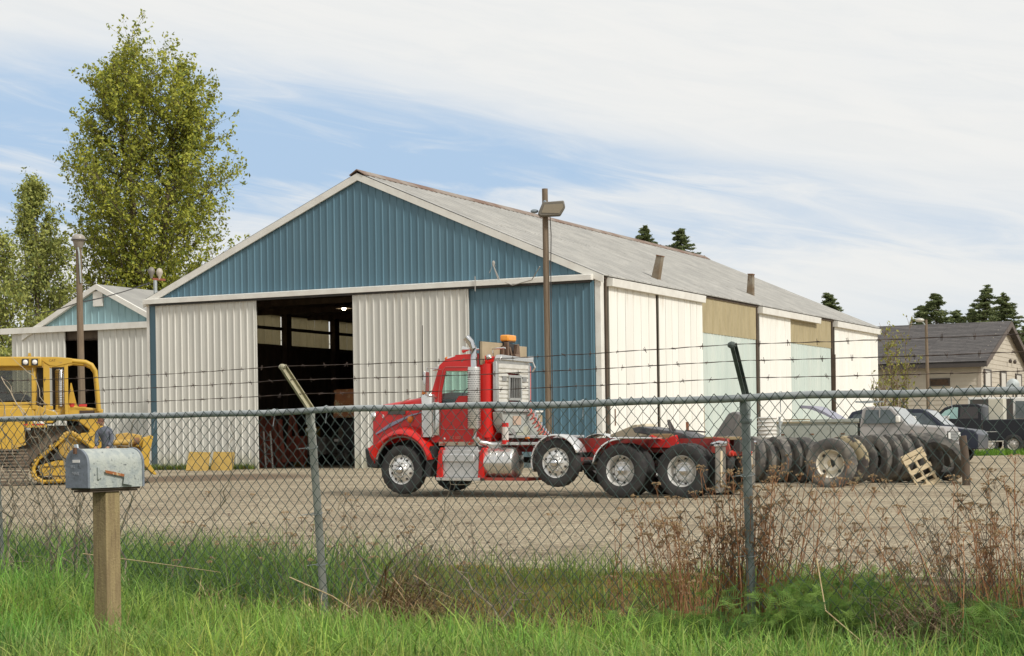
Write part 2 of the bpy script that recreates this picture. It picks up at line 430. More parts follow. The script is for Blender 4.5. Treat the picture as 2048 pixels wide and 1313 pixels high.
BLACK = M('black_rubber', (0.016, 0.016, 0.017), (0.03, 0.029, 0.028), 6, rough=0.75, bump=0.2, bscale=90)
DARK = M('dark_steel', (0.03, 0.03, 0.03), (0.06, 0.05, 0.045), 3, rough=0.7)
SHG = M('pale_blue_steel', (0.22, 0.36, 0.39), (0.26, 0.40, 0.42), 0.6, (1, 1, 0.3), 0.5, vary=0.05)
POLEW = M('weathered_pole', (0.15, 0.11, 0.072), (0.21, 0.155, 0.105), 5, (6, 6, 0.35), 0.85, bump=0.4, bscale=40, c3=(0.11, 0.08, 0.055), s3=7, lo3=0.62, hi3=0.72, stretch3=(3, 3, 0.4))
CHROME = M('chrome', (0.62, 0.62, 0.62), rough=0.12, metal=1.0)
ALU = M('aluminium', (0.50, 0.50, 0.48), (0.60, 0.60, 0.57), 6, rough=0.32, metal=0.85)
GALV = M('galvanised', (0.34, 0.37, 0.37), (0.42, 0.45, 0.44), 7, rough=0.55, metal=0.25, c3=(0.20, 0.21, 0.20), s3=20, lo3=0.55, hi3=0.75, bump=0.1)

# ------------------------------------------------------------------ ribbed steel sheets
def strip_mesh(p, z0, za, zb, rib=0.03, ribw=0.06):
    """one ribbed strip: local x 0..p along the wall, outward -y, top runs from za to zb"""
    cols = [(0, 0), (p - ribw - 0.035, 0), (p - ribw - 0.01, -rib), (p - 0.04, -rib), (p - 0.012, 0), (p, 0)]
    mb = MB(); vs = []
    for x_, y_ in cols:
        zt = za + (zb - za) * x_ / p
        vs += [(x_, y_, z0), (x_, y_, zt)]
    mb.add(vs, [(2 * i, 2 * i + 2, 2 * i + 3, 2 * i + 1) for i in range(len(cols) - 1)])
    return mb.mesh('siding_panel')
def siding(parent, mat, x0, x1, z0, ztop, y0=0.0, pitch=0.305, rz=0.0, org=(0, 0), rib=0.03, ribw=0.06, name='siding_panel', gap=0.0):
    """strips along local x of a wall whose frame has origin org and turn rz; ztop number or function of x"""
    n = max(1, round((x1 - x0) / pitch)); p = (x1 - x0) / n
    cache = None; cr, sr = math.cos(rz), math.sin(rz)
    for i in range(n):
        xa = x0 + i * p
        if callable(ztop): me = strip_mesh(p - gap, z0, ztop(xa), ztop(xa + p), rib, ribw)
        else:
            if cache is None: cache = strip_mesh(p - gap, z0, ztop, ztop, rib, ribw)
            me = cache
        if not me.materials: me.materials.append(mat)
        jy = rnd.uniform(-0.002, 0.002)
        link(name, me, parent, loc=(org[0] + cr * xa - sr * (y0 + jy), org[1] + sr * xa + cr * (y0 + jy), 0), rz=rz)

# ------------------------------------------------------------------ the barn
BW, BL, BE, BR = 19.75, 39.0, 7.0, 11.32
BANG = math.radians(-25.5)
bc, bsn = math.cos(BANG), math.sin(BANG)
# front right corner at (3.231, 65.7); local x runs to the right along the gable, local y back along the side
barn = empty('barn', (3.231, 65.7, 0), BANG, 'long steel barn with blue gable, white sliding doors and grey metal roof', 'barn')
H = BW / 2
def roofz(x_):   # x from -BW..0
    return BE + (BR - BE) * (1 - abs(x_ + H) / H)
# gable cladding (blue) above the track
siding(barn, BLUE, -BW + 0.02, -0.02, 6.8, lambda x_: roofz(x_) - 0.02, y0=0.0)
# blue corner strip on the left and fixed blue bay on the right
siding(barn, BLUE, -BW + 0.08, -BW + 0.5, 0.0, 6.8, y0=0.0)
def sliding_door(x0, x1, mat, y0, z0=0.12, z1=6.78):
    mb = MB(); mb.bb(x0, x1, y0 + 0.01, y0 + 0.05, z0, z1)
    for a in (x0, x1 - 0.05): mb.bb(a, a + 0.05, y0 - 0.02, y0 + 0.009, z0, z1)
    d = mb.build('sliding_door', mat, barn)
    siding(d, mat, x0 + 0.052, x1 - 0.052, z0, z1, y0=y0 - 0.002, rib=0.038)
    return d
sliding_door(-19.26, -14.48, CREAM, -0.16)
sliding_door(-10.10, -5.18, CREAM, -0.20, 0.06)
sliding_door(-5.30, -0.22, BLUE, -0.09, 0.0)
# door track cover, corner posts, rake boards
MB().prism([(-0.34, 6.80), (-0.34, 6.98), (-0.03, 7.04), (-0.03, 6.80)], -BW - 0.02, -0.22, 'yz').build('track_cover', TRIM, barn)
MB().bb(-BW + 0.3, -0.3, -0.27, -0.05, 6.72, 6.79).build('door_track', DARK, barn)
MB().bb(-0.2, 0.03, -0.05, 0.25, 0, 7.0).build('corner_post', TRIM, barn, bevel=0.01)
MB().bb(-BW - 0.05, -BW + 0.08, -0.05, 0.2, 0, 6.9).build('corner_post', TRIM, barn, bevel=0.01)
sl_ = (BR - BE) / H
for sgn in (-1, 1):
    x_e = -H + sgn * (H + 0.16); z_e = BE - sl_ * 0.16
    mb = MB(); mb.prism([(-H, BR + 0.03), (x_e, z_e + 0.03), (x_e, z_e - 0.24), (-H, BR - 0.24)], -0.12, -0.045, 'xz')
    mb.build('rake_board', TRIM, barn)
# side wall, right (long, sunlit).  local frame: x along the building, outward is +x of the barn
sw = dict(org=(0, 0), rz=math.pi / 2)
def side_door(a, b, z1=6.72, mat=WHITE, off=-0.12, pitch=0.74):
    mb = MB(); mb.bb(-off - 0.05, -off - 0.01, a, b, 0.1, z1)
    d = mb.build('sliding_door', M('seam_grey', (0.36, 0.33, 0.27)), barn)
    siding(d, mat, a + 0.005, b - 0.005, 0.1, z1, y0=off, pitch=pitch, rib=0.022, ribw=0.05, gap=0.035, **sw)
side_door(0.50, 5.22); side_door(5.40, 10.36, off=-0.16)
def side_track(a, b):
    MB().prism([(0.03, 6.60), (0.30, 6.60), (0.32, 6.88), (0.03, 6.94)], a, b, 'xz').build('track_cover', TRIM, barn)
side_track(0.42, 10.40)
siding(barn, FIBER, 10.45, 17.70, 5.42, 6.93, y0=-0.05, pitch=0.8, rib=0.02, gap=0.02, **sw)
siding(barn, PALEG, 10.45, 17.70, 0.0, 5.42, y0=-0.02, pitch=0.42, rib=0.025, ribw=0.08, gap=0.018, **sw)
side_door(17.98, 22.72); side_track(17.95, 27.24)
siding(barn, FIBER, 22.75, 29.85, 5.50, 6.93, y0=-0.05, pitch=0.8, rib=0.02, gap=0.02, **sw)
siding(barn, PALEG, 22.75, 29.85, 0.0, 5.50, y0=-0.02, pitch=0.42, rib=0.025, ribw=0.08, gap=0.018, **sw)
side_door(30.30, 38.95, pitch=0.8); side_track(30.25, BL + 0.05)
for a in (0.38, 5.30, 17.83, 30.08):
    MB().bb(-0.02, 0.08, a - 0.07, a + 0.07, 0, 6.9).build('post', DARKW, barn)
MB().bb(-0.05, 0.10, 10.42, 10.62, 0, 2.4).build('post', M('tan_post', (0.42, 0.36, 0.26)), barn)
MB().beam((0.13, 30.05, 0.2), (0.13, 30.12, 5.2), 0.12, 0.12).build('downpipe', DARKW, barn)
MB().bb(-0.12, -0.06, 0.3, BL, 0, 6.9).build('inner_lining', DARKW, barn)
# left wall, back wall
zrot = dict(org=(-BW, 0), rz=math.pi / 2)
MB().bb(-BW, -BW + 0.03, 0.3, BL, 0, 5.5).build('wall', PALEG, barn)
for k in range(9):
    a = 1.6 + k * 4.2
    siding(barn, FIBER, a + 0.2, min(a + 4.0, BL - 0.1), 5.5, 6.95, y0=0.0, pitch=0.66, rib=0.02, **zrot)
    MB().bb(-BW + 0.06, -BW + 0.34, a - 0.2, a + 0.2, 0, 7.0).build('post', DARKW, barn)
MB().bb(-BW + 0.04, -BW + 0.12, 0.3, BL, 6.22, 6.36).build('girt', DARKW, barn)
MB().bb(-BW + 0.04, -BW + 0.12, 0.3, BL, 5.42, 5.56).build('girt', DARKW, barn)
MB().bb(-BW + 0.04, -BW + 0.12, 0.3, BL, 6.88, 7.02).build('girt', DARKW, barn)
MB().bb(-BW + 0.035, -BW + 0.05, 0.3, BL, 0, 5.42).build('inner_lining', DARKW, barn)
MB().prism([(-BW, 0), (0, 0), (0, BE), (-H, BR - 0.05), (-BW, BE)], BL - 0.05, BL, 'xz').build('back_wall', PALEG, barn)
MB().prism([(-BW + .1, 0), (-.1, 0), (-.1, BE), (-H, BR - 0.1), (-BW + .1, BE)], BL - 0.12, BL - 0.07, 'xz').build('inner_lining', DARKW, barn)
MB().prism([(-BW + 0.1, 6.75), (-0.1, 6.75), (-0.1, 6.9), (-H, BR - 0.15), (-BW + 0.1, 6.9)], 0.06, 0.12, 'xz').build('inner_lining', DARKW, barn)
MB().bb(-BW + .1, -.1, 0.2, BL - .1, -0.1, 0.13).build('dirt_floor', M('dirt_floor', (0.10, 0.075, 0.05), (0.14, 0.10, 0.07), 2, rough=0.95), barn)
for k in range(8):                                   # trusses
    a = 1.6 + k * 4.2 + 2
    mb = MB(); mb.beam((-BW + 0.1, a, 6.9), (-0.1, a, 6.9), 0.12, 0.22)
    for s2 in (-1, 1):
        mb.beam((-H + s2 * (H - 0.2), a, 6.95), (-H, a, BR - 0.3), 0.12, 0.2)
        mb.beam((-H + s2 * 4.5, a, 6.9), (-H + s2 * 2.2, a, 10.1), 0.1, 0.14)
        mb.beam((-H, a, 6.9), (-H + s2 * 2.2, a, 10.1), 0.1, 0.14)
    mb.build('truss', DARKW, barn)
# roof sheets: local mesh X along the eave, Y up the slope, Z normal
slope_len = math.hypot(H + 0.16, (BR - BE) + sl_ * 0.16)
th = math.atan2(BR - BE, H)
def roof_sheet(w_s, L, rib=0.03):
    mb = MB(); vs = []
    cols = [(0, 0), (w_s * 0.44, 0), (w_s * 0.47, rib * .7), (w_s * 0.53, rib * .7), (w_s * 0.56, 0), (w_s - 0.07, 0), (w_s - 0.05, rib), (w_s + 0.01, rib)]
    for u_, h_ in cols: vs += [(u_, 0, h_), (u_, L, h_), (u_, L, h_ - 0.02 if 0 else h_)]
    mb.add(vs, [(3 * i, 3 * i + 3, 3 * i + 4, 3 * i + 1) for i in range(len(cols) - 1)])
    # eave edge thickness
    mb.bb(0, w_s, 0, 0.02, -0.03, -0.001)
    return mb.mesh('roof_sheet')
nS = 46; wS = (BL + 0.3) / nS
L1 = slope_len * 0.52
ma = roof_sheet(wS, L1 + 0.08); ma.materials.append(ROOFM); mb_ = roof_sheet(wS, slope_len - L1 + 0.0); mb_.materials.append(ROOFM)
ct, st = math.cos(th), math.sin(th)
for i in range(nS):
    yb = -0.1 + i * wS
    for j, me_ in enumerate((ma, mb_)):
        s0 = 0 if j == 0 else L1
        dz = 0.05 + 0.006 * j + rnd.uniform(-0.003, 0.003)
        ang = rnd.uniform(-0.004, 0.004)
        # right slope: X -> +y, Y (up slope) -> (-cos, 0, sin), Z -> normal (sin,0,cos)
        mtx = Matrix(((0, -ct, st, 0.16 - ct * s0 + st * dz), (1, ang, 0, yb), (0, st, ct, BE - sl_ * 0.16 + st * s0 + ct * dz), (0, 0, 0, 1)))
        link('roof_sheet', me_, barn, matrix=mtx)
for i in range(12):      # left slope, wider sheets
    wl = (BL + 0.3) / 12; yb = -0.1 + i * wl
    me_ = roof_sheet(wl, slope_len); me_.materials.append(ROOFM)
    mtx = Matrix(((0, ct, -st, -BW - 0.16 - st * 0.05), (1, 0, 0, yb), (0, st, ct, BE - sl_ * 0.16 + ct * 0.05), (0, 0, 0, 1)))
    link('roof_sheet', me_, barn, matrix=mtx)
for sgn in (-1, 1):      # roof deck below the sheets
    MB().prism([(-H, BR - 0.02), (-H + sgn * (H + .1), BE - sl_ * 0.1 - 0.02), (-H + sgn * (H + .1), BE - sl_ * 0.1 - 0.10), (-H, BR - 0.10)], -0.04, BL + 0.1, 'xz').build('roof_deck', DARKW, barn)
mb = MB()
mb.prism([(-H - 0.32, BR - 0.05), (-H, BR + 0.14), (-H + 0.32, BR - 0.05), (-H + 0.32, BR - 0.02), (-H, BR + 0.18), (-H - 0.32, BR - 0.02)], -0.16, BL + 0.25, 'xz')
mb.build('ridge_cap', M('ridge_cap', (0.17, 0.10, 0.07), (0.28, 0.24, 0.20), 0.6, rough=0.8), barn)
# tall vents through the roof
def vent(py, frac, hh, lean):
    x_ = -H * frac; z_ = roofz(x_)
    mb = MB(); mb.prism([(-0.17, -0.2), (0.17, -0.2), (0.12, hh), (-0.12, hh)], -0.14, 0.14, 'xz')
    for v_ in range(len(mb.v)): pass
    o = mb.build('roof_vent', M('vent_steel', (0.17, 0.12, 0.07), (0.24, 0.21, 0.16), 1.6, rough=0.7, c3=(0.10, 0.06, 0.035), s3=2.5, lo3=0.5, hi3=0.65), barn, bevel=0.015, loc=(x_, py, z_))
    o.rotation_euler = (0.0, lean, 0)
    MB().bb(-0.13, 0.13, -0.16, 0.16, hh, hh + 0.04).build('vent_cap', RUST, o)
vent(8.1, 0.10, 0.95, 0.22); vent(22.3, 0.17, 1.0, 0.05)
# wiring and insulator on the gable
mb = MB()
mb.tube([(-4.1, -0.1, 7.5), (-4.1, -0.3, 7.55), (-3.9, -0.3, 7.0), (-3.3, -0.35, 6.75), (-2.5, -0.4, 6.9), (-1.9, -1.0, 7.3)], 0.02, 4)
mb.tube([(-4.8, -0.38, 7.15), (-4.8, -0.38, 6.6)], 0.02, 4); mb.ell((-4.1, -0.25, 7.6), (0.06, 0.06, 0.1), 8, 6)
mb.tube([(-4.25, -0.3, 7.25), (-4.1, -0.3, 7.55), (-3.85, -0.3, 7.0)], 0.015, 4)
mb.build('wiring', M('grey_wire', (0.35, 0.33, 0.30)), barn)

# hanging lamp inside (lit)
lamp = empty('hanging_lamp', (0, 0, 0), 0, 'lit lamp with flat metal shade hanging inside the barn opening', 'lamp')
lp = at(688, 617, 76)
MB().lathe([(0.02, 0.16), (0.1, 0.12), (0.36, 0.0), (0.34, -0.01), (0.09, 0.1), (0.02, 0.14)], 16).build('lamp_shade', M('lamp_shade', (0.5, 0.42, 0.34), rough=0.4), lamp, smooth=40)
MB().ell((0, 0, -0.0), (0.09, 0.09, 0.09), 10, 8).build('bulb', M('lit_bulb', (1, 1, 1), emit=(1, 0.85, 0.6), estr=14), lamp, smooth=60)
MB().tube([(0, 0, 0.15), (0, 0, 0.75)], 0.02, 5).build('stem', DARK, lamp)
MB().ell((0, 0, 0.78), (0.08, 0.08, 0.05), 8, 6).build('mount', M('lamp_shade2', (0.4, 0.3, 0.2)), lamp)
lamp.location = lp

# ------------------------------------------------------------------ small shed on the left
shed = empty('shed', (-23.0, 85.0, 0), BANG, 'smaller shed with pale blue gable and white sliding doors left of the barn', 'shed')
SX = 9.6; SRX = 4.95
def shz(x_): return 8.22 - 0.50 * abs(x_ - SRX)
siding(shed, SHG, 0.95, SX - 0.2, 6.5, lambda x_: shz(x_), pitch=0.36)
def shed_door(x0, x1, lean=0.0):
    d = MB().bb(x0, x1, -0.10, -0.06, 0.0, 6.35).build('sliding_door', CREAM, shed)
    siding(d, CREAM, x0, x1, 0.0, 6.35, y0=-0.11, pitch=0.36, rib=0.04)
shed_door(0.05, 3.12); shed_door(4.98, SX)
MB().bb(-0.5, SX + 0.1, -0.28, -0.02, 6.35, 6.62).build('track_cover', TRIM, shed)
for sgn, xe in ((-1, 0.7), (1, SX)):
    MB().prism([(SRX, 8.42), (xe, shz(xe) + 0.20), (xe, shz(xe) - 0.05), (SRX, 8.18)], -0.2, -0.03, 'xz').build('rake_board', TRIM, shed)
    MB().prism([(SRX, 8.42), (xe, shz(xe) + 0.20), (xe, shz(xe) + 0.12), (SRX, 8.34)], -0.02, 14, 'xz').build('roof', M('shed_roof', (0.27, 0.26, 0.24), (0.33, 0.32, 0.29), 1.0, rough=0.7), shed)
MB().bb(SRX - 0.22, SRX + 0.30, -0.12, -0.005, 7.42, 8.1).build('gable_vent', TRIM, shed, bevel=0.01)
MB().bb(-0.02, 0.04, 0, 13.9, 0, 6.5).build('wall', CREAM, shed)
MB().bb(-0.25, 1.0, -0.02, 14, 6.44, 6.52).build('eave_deck', MATS['shed_roof'], shed)
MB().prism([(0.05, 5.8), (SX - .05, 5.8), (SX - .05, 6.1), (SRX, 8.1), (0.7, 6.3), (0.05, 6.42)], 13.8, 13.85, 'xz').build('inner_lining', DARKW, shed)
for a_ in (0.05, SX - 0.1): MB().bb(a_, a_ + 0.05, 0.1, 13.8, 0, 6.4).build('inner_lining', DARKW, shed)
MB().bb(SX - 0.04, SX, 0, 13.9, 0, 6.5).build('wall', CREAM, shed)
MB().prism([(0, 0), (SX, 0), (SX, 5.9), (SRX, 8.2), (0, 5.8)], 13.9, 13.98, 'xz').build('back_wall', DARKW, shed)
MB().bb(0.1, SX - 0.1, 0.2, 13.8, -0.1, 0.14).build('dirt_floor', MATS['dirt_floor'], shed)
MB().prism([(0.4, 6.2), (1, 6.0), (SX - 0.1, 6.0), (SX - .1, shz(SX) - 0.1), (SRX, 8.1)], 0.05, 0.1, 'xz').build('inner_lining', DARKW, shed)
mb = MB()
for k in range(3): mb.beam((3.4, 4 + k * 3, 3.2 + k * 0.6), (5.2, 4 + k * 3, 3.0 + k * .6), 0.2)
mb.beam((3.6, 5, 0), (4.9, 6, 5.8), 0.2); mb.beam((4.6, 8, 0), (4.0, 8, 5.8), 0.2)
mb.build('interior_frame', M('interior_tan', (0.16, 0.12, 0.08)), shed)

# ------------------------------------------------------------------ house on the right
house = empty('house', (28.54, 112.0, -0.23), math.radians(-25), 'beige sided workshop house with dark shingle roof behind the pickups', 'house')
house.scale = (1.204, 1.204, 1.204)
SID = M('beige_siding', (0.45, 0.40, 0.32), (0.50, 0.445, 0.36), 1, rough=0.7, vary=0.03)
SHN = M('dark_shingle', (0.070, 0.063, 0.061), (0.10, 0.09, 0.084), 2.5, (1, 1, 3), 0.9, vary=0.22, c3=(0.045, 0.042, 0.04), s3=12, lo3=0.55, hi3=0.7)
hL, hD, hE, hR = 22.0, 14.0, 4.70, 6.95
hb = MB(); hb.bb(-hL, 0, 0, hD, 0, hE); hb.prism([(0, hE), (hD, hE), (hD / 2, hR)], -hL, 0, 'yz'); hb.build('wall', SID, house)
lap = MB().prism([(0, 0), (-0.03, 0.0), (-0.012, 0.24), (0, 0.24)], -9.0, 0, 'yz').mesh('siding_board'); lap.materials.append(SID)
nb = 19
for k in range(nb): link('siding_board', lap, house, loc=(0, 0, 0.25 + k * 0.235))
for k in range(30):
    z_ = 0.25 + k * 0.235
    wl = hD if z_ < hE else hD * (1 - (z_ - hE) / (hR - hE))
    if wl < 0.6: break
    a = (hD - wl) / 2
    MB().prism([(0.002, z_), (0.03, z_), (0.012, z_ + 0.24), (0.002, z_ + 0.24)], a, a + wl, 'xz').build('siding_board', SID, house)
# shingle courses
hs = (hR - hE) / (hD / 2); hth = math.atan(hs); slen = math.hypot(hD / 2 + 0.4, (hR - hE) + 0.4 * hs)
MB().prism([(-0.4, hE - 0.4 * hs + 0.02), (hD / 2, hR + 0.02), (hD + 0.4, hE - 0.4 * hs + 0.02), (hD + 0.4, hE - 0.4 * hs + 0.16), (hD / 2, hR + 0.16), (-0.4, hE - 0.4 * hs + 0.16)], -hL, 0.4, 'yz').build('roof', SHN, house)
nc = 26; cstep = slen / nc
for k in range(nc):
    n_pc = 6
    for q in range(n_pc):
        xa = -9.5 + q * (9.9 / n_pc); me_ = None
        key = 'shingle_course'
        if key not in MATS:
            mm = MB().bb(0, 9.9 / n_pc - 0.01, 0, cstep + 0.04, 0, 0.018).mesh('shingle'); mm.materials.append(SHN); MATS[key] = mm
        me_ = MATS[key]
        c_, s_ = math.cos(hth), math.sin(hth)
        yy = -0.4 + c_ * k * cstep - s_ * 0.17; zz = hE - 0.4 * hs + 0.02 + s_ * k * cstep + c_ * 0.155
        tilt = 0.03
        link('shingle', me_, house, matrix=Matrix.Translation((xa, yy, zz)) @ Matrix.Rotation(hth - tilt, 4, 'X'))
MB().bb(-hL, 0.42, -0.50, -0.40, hE - 0.5 * hs - 0.08, hE - 0.4 * hs + 0.08).build('gutter', M('gutter', (0.06, 0.05, 0.045), rough=0.5), house)
WT = M('house_white', (0.55, 0.52, 0.46))
for s_ in (0, 1):
    y0_, y1_ = (-0.42, hD / 2) if s_ == 0 else (hD / 2, hD + 0.42)
    z0_, z1_ = (hE - 0.42 * hs, hR) if s_ == 0 else (hR, hE - 0.42 * hs)
    MB().prism([(y0_, z0_ - 0.12), (y1_, z1_ - 0.12), (y1_, z1_ + 0.15), (y0_, z0_ + 0.15)], 0.402, 0.44, 'yz').build('rake_board', M('rake_brown', (0.10, 0.075, 0.06)), house)
DKF = M('dark_frame', (0.07, 0.055, 0.045), rough=0.5)
w0 = MB().bb(-2.55, -1.50, -0.06, -0.035, 3.55, 3.95).build('window', DKF, house)
MB().bb(-2.48, -1.57, -0.07, -0.061, 3.61, 3.89).build('pane', M('dark_pane', (0.02, 0.015, 0.012), (0.12, 0.06, 0.03), 1.2, rough=0.2), w0)
for (a, b_) in ((0.8, 2.7), (5.3, 7.1), (10.0, 11.9)):
    d = MB().bb(0.035, 0.09, a, b_, 0.1, 4.4).build('garage_door', DKF, house)
    for k in range(5): MB().bb(0.091, 0.11, a + 0.18, b_ - 0.45, 0.2 + k * 0.83, 0.98 + k * 0.83).build('panel', WT, d)
MB().bb(-0.1, 0.06, -0.05, 0.1, 0, hE).build('corner_board', M('beige_trim', (0.42, 0.36, 0.29)), house)
for yy in (2.0, 7.6, 9.0): MB().ell((0.2, yy, 5.0), (0.1, 0.08, 0.12), 8, 6).build('wall_lamp', DKF, house)
dish = empty('satellite_dish', at(2027, 771, 84), 0, 'grey round satellite dish on a short mast in front of the house', 'satellite dish')
MB().lathe([(0.0, 0.03), (0.18, 0.05), (0.30, 0.1), (0.31, 0.09), (0.18, 0.03), (0, 0.0)], 20, axis='y').build('dish', GALV, dish, smooth=40)
MB().beam((0, 0.05, 0), (0.0, -0.35, -0.2), 0.03).build('arm', DARK, dish)
MB().tube([(0, 0.08, 0), (0, 0.1, -3.0)], 0.035, 6).build('mast', DARK, dish)

# ------------------------------------------------------------------ lamp poles in the yard
def lamp_pole_tilted():
    top = at(1089, 378, 60); X, Y = top.x, top.y
    r = empty('lamp_pole', (X + 0.02, Y, g1(X, Y)), 0, 'tall square wooden pole with a box floodlight in front of the blue gable', 'lamp post')
    Ht = top.z - g1(X, Y)
    mb = MB(); mb.tube([(0.0, 0, -0.3), (0, 0, Ht * 0.5), (-0.01, 0, Ht)], [0.11, 0.105, 0.098], 8); mb.build('pole', POLEW, r, smooth=50)
    zc = at(1105, 422, 60).z - g1(X, Y)
    L = MB().prism([(-0.12, -0.12), (0.02, 0.20), (0.62, 0.24), (0.66, 0.05), (0.52, -0.18), (-0.05, -0.2)], -0.44, -0.12, 'xz').build('floodlight', M('lamp_housing', (0.13, 0.115, 0.09), rough=0.5), r, bevel=0.03, loc=(-0.12, 0, zc))
    MB().prism([(-0.02, -0.1), (0.07, 0.13), (0.58, 0.15), (0.60, 0.05), (0.48, -0.12)], -0.455, -0.43, 'xz').build('lens', M('lamp_lens', (0.22, 0.185, 0.13), rough=0.3), L)
    L.scale = (1.15, 1, 1.15)
    MB().ell((-0.36, -0.1, zc - 0.02), (0.13, 0.07, 0.07), 10, 8).build('photocell', M('cell_grey', (0.2, 0.24, 0.27)), r, smooth=60)
    MB().bb(-0.2, 0.12, -0.2, 0.1, zc - 0.12, zc + 0.02).build('bracket', DARK, r, bevel=0.01)
    MB().ell((-0.02, -0.16, zc + 0.27), (0.06, 0.06, 0.06), 8, 6).build('bolt', MATS['cell_grey'], r)
    MB().tube([(0.14, -0.14, zc - 0.1), (0.17, -0.15, zc - 0.8), (0.14, -0.15, zc - 1.9), (0.15, -0.14, 0.4)], 0.018, 4).build('cable', DARK, r)
    return r
lamp_pole_tilted()
top = at(157, 478, 62)
r = empty('lamp_pole', (top.x, top.y, g1(top.x, top.y)), 0, 'round wooden pole with a mushroom shaped lamp behind the yellow bulldozer', 'lamp post')
Ht = top.z - g1(top.x, top.y)
MB().tube([(0.05, 0, -0.3), (0.02, 0, Ht * .5), (0, 0, Ht - 0.35)], [0.125, 0.115, 0.10], 10).build('pole', POLEW, r, smooth=50)
MB().lathe([(0.0, 0.21), (0.12, 0.20), (0.215, 0.12), (0.235, 0.02), (0.22, -0.02), (0.19, -0.05), (0.15, -0.22), (0.07, -0.3), (0.0, -0.3)], 18).build('lamp_head', M('lamp_glass', (0.27, 0.24, 0.20), (0.34, 0.31, 0.27), 6, rough=0.35), r, smooth=45, loc=(0, 0, Ht - 0.05))
MB().lathe([(0.236, -0.02), (0.245, 0.0), (0.236, 0.02)], 18).build('rim', DARK, r, loc=(0, 0, Ht - 0.05))
MB().tube([(0.0, -0.1, Ht - 0.3), (0.04, -0.12, Ht - 0.5), (0.08, -0.11, Ht - 1.5)], 0.03, 6).build('conduit', GALV, r)
top = at(1852, 640, 88)
r = empty('street_lamp', (top.x, top.y, g1(top.x, top.y)), 0, 'distant wooden pole with a round lamp in front of the dark shingle roof', 'lamp post')
Ht = top.z - g1(top.x, top.y)
MB().tube([(0.08, 0, -0.3), (0, 0, Ht)], [0.11, 0.07], 8).build('pole', POLEW, r, smooth=50)
MB().tube([(0, 0, Ht - 0.3), (-0.2, -0.1, Ht - 0.1), (-0.3, -0.1, Ht - 0.05)], 0.03, 5).build('arm', GALV, r)
MB().ell((-0.32, -0.1, Ht - 0.02), (0.22, 0.14, 0.10), 12, 8).build('lamp_head', M('pale_lamp', (0.5, 0.48, 0.42), rough=0.3), r, smooth=60)
# pair of floodlights rising behind the barn's left eave
q = at(311, 600, 76)
r = empty('floodlight_mast', (q.x, q.y, g1(q.x, q.y)), 0, 'mast with two bulbous floodlights on a rusty arm behind the left eave of the barn', 'floodlight')
MB().tube([(0, 0, -0.1), (0, 0, at(311, 568, 76).z)], 0.08, 6).build('mast', GALV, r)
zz = at(311, 565, 76).z - 0.0
MB().beam((-0.1, 0, zz), (0.42, 0, zz - 0.05), 0.09).build('arm', M('rusty_arm', (0.28, 0.09, 0.05), rough=0.7), r)
for (dx, dz, lb, c) in ((-0.15, 0.3, 'grey', (0.20, 0.18, 0.15)), (0.18, 0.25, 'white', (0.42, 0.37, 0.30))):
    MB().lathe([(0.0, 0.2), (0.09, 0.16), (0.14, 0.05), (0.14, -0.03), (0.06, -0.18), (0.05, -0.28)], 12, c=(dx, 0, zz + dz)).build('floodlight', M('flood_' + lb, c, rough=0.5), r, smooth=50)
# power lines (thin) behind the left pole and the sagging cable to the barn
def wire(name, pts, rr, label, mat=DARK):
    o = MB().tube(pts, rr, 4).build(name, mat); tag(o, label, 'cable'); return o
pts = [at(px, py, Z) for px, py, Z in ((60, 632, 84), (120, 618, 80), (157, 606, 62.2), (200, 597, 66), (250, 583, 72), (300, 566, 76))]
wire('cable', pts, 0.022, 'dark cable sagging from the mushroom lamp pole to the barn eave')
for k in range(3):
    wire('power_line', [at(130, 520 + k * 8, 130), at(230, 527 + k * 8, 128), at(330, 528 + k * 8, 126)], 0.018,
         ('uppermost', 'middle', 'lowest')[k] + ' thin power line between the two leafy trees on the left', GALV)

# ------------------------------------------------------------------ chain-link fence (local x along the fence, y behind it)
fang = math.atan2(FD[1], FD[0])
fence = empty('chain_link_fence', (FX, FY, 0), fang, 'chain-link fence with grey top rail and three strands of barbed wire', 'fence')
FRZ = 1.375
RAILM = M('rail_steel', (0.34, 0.37, 0.37), (0.44, 0.46, 0.45), 5, rough=0.5, metal=0.25, c3=(0.24, 0.25, 0.23), s3=11, lo3=0.55, hi3=0.72, bump=0.15, bscale=120)
MESHM = M('green_wire', (0.030, 0.052, 0.046), (0.055, 0.085, 0.072), 9, rough=0.55)
BARBM = M('rusty_wire', (0.055, 0.038, 0.03), (0.09, 0.055, 0.04), 6, rough=0.7)
GREENP = M('dark_green_post', (0.05, 0.065, 0.055), (0.12, 0.14, 0.12), 8, (1, 1, 2), rough=0.55, bump=0.15)
PALEP = M('pale_post', (0.27, 0.28, 0.24), (0.36, 0.37, 0.32), 5, (1, 1, 1.5), rough=0.55, bump=0.15, c3=(0.19, 0.19, 0.16), s3=16, lo3=0.55, hi3=0.7)
U0, U1 = -4.6, 6.2
def railz(u): return FRZ + 0.006 * math.sin(u * 1.9) + 0.004 * math.sin(u * 5)
MB().tube([(u, 0.0, railz(u)) for u in np.arange(U0, U1, 0.3)], 0.0235, 12).build('top_rail', RAILM, fence, smooth=60)
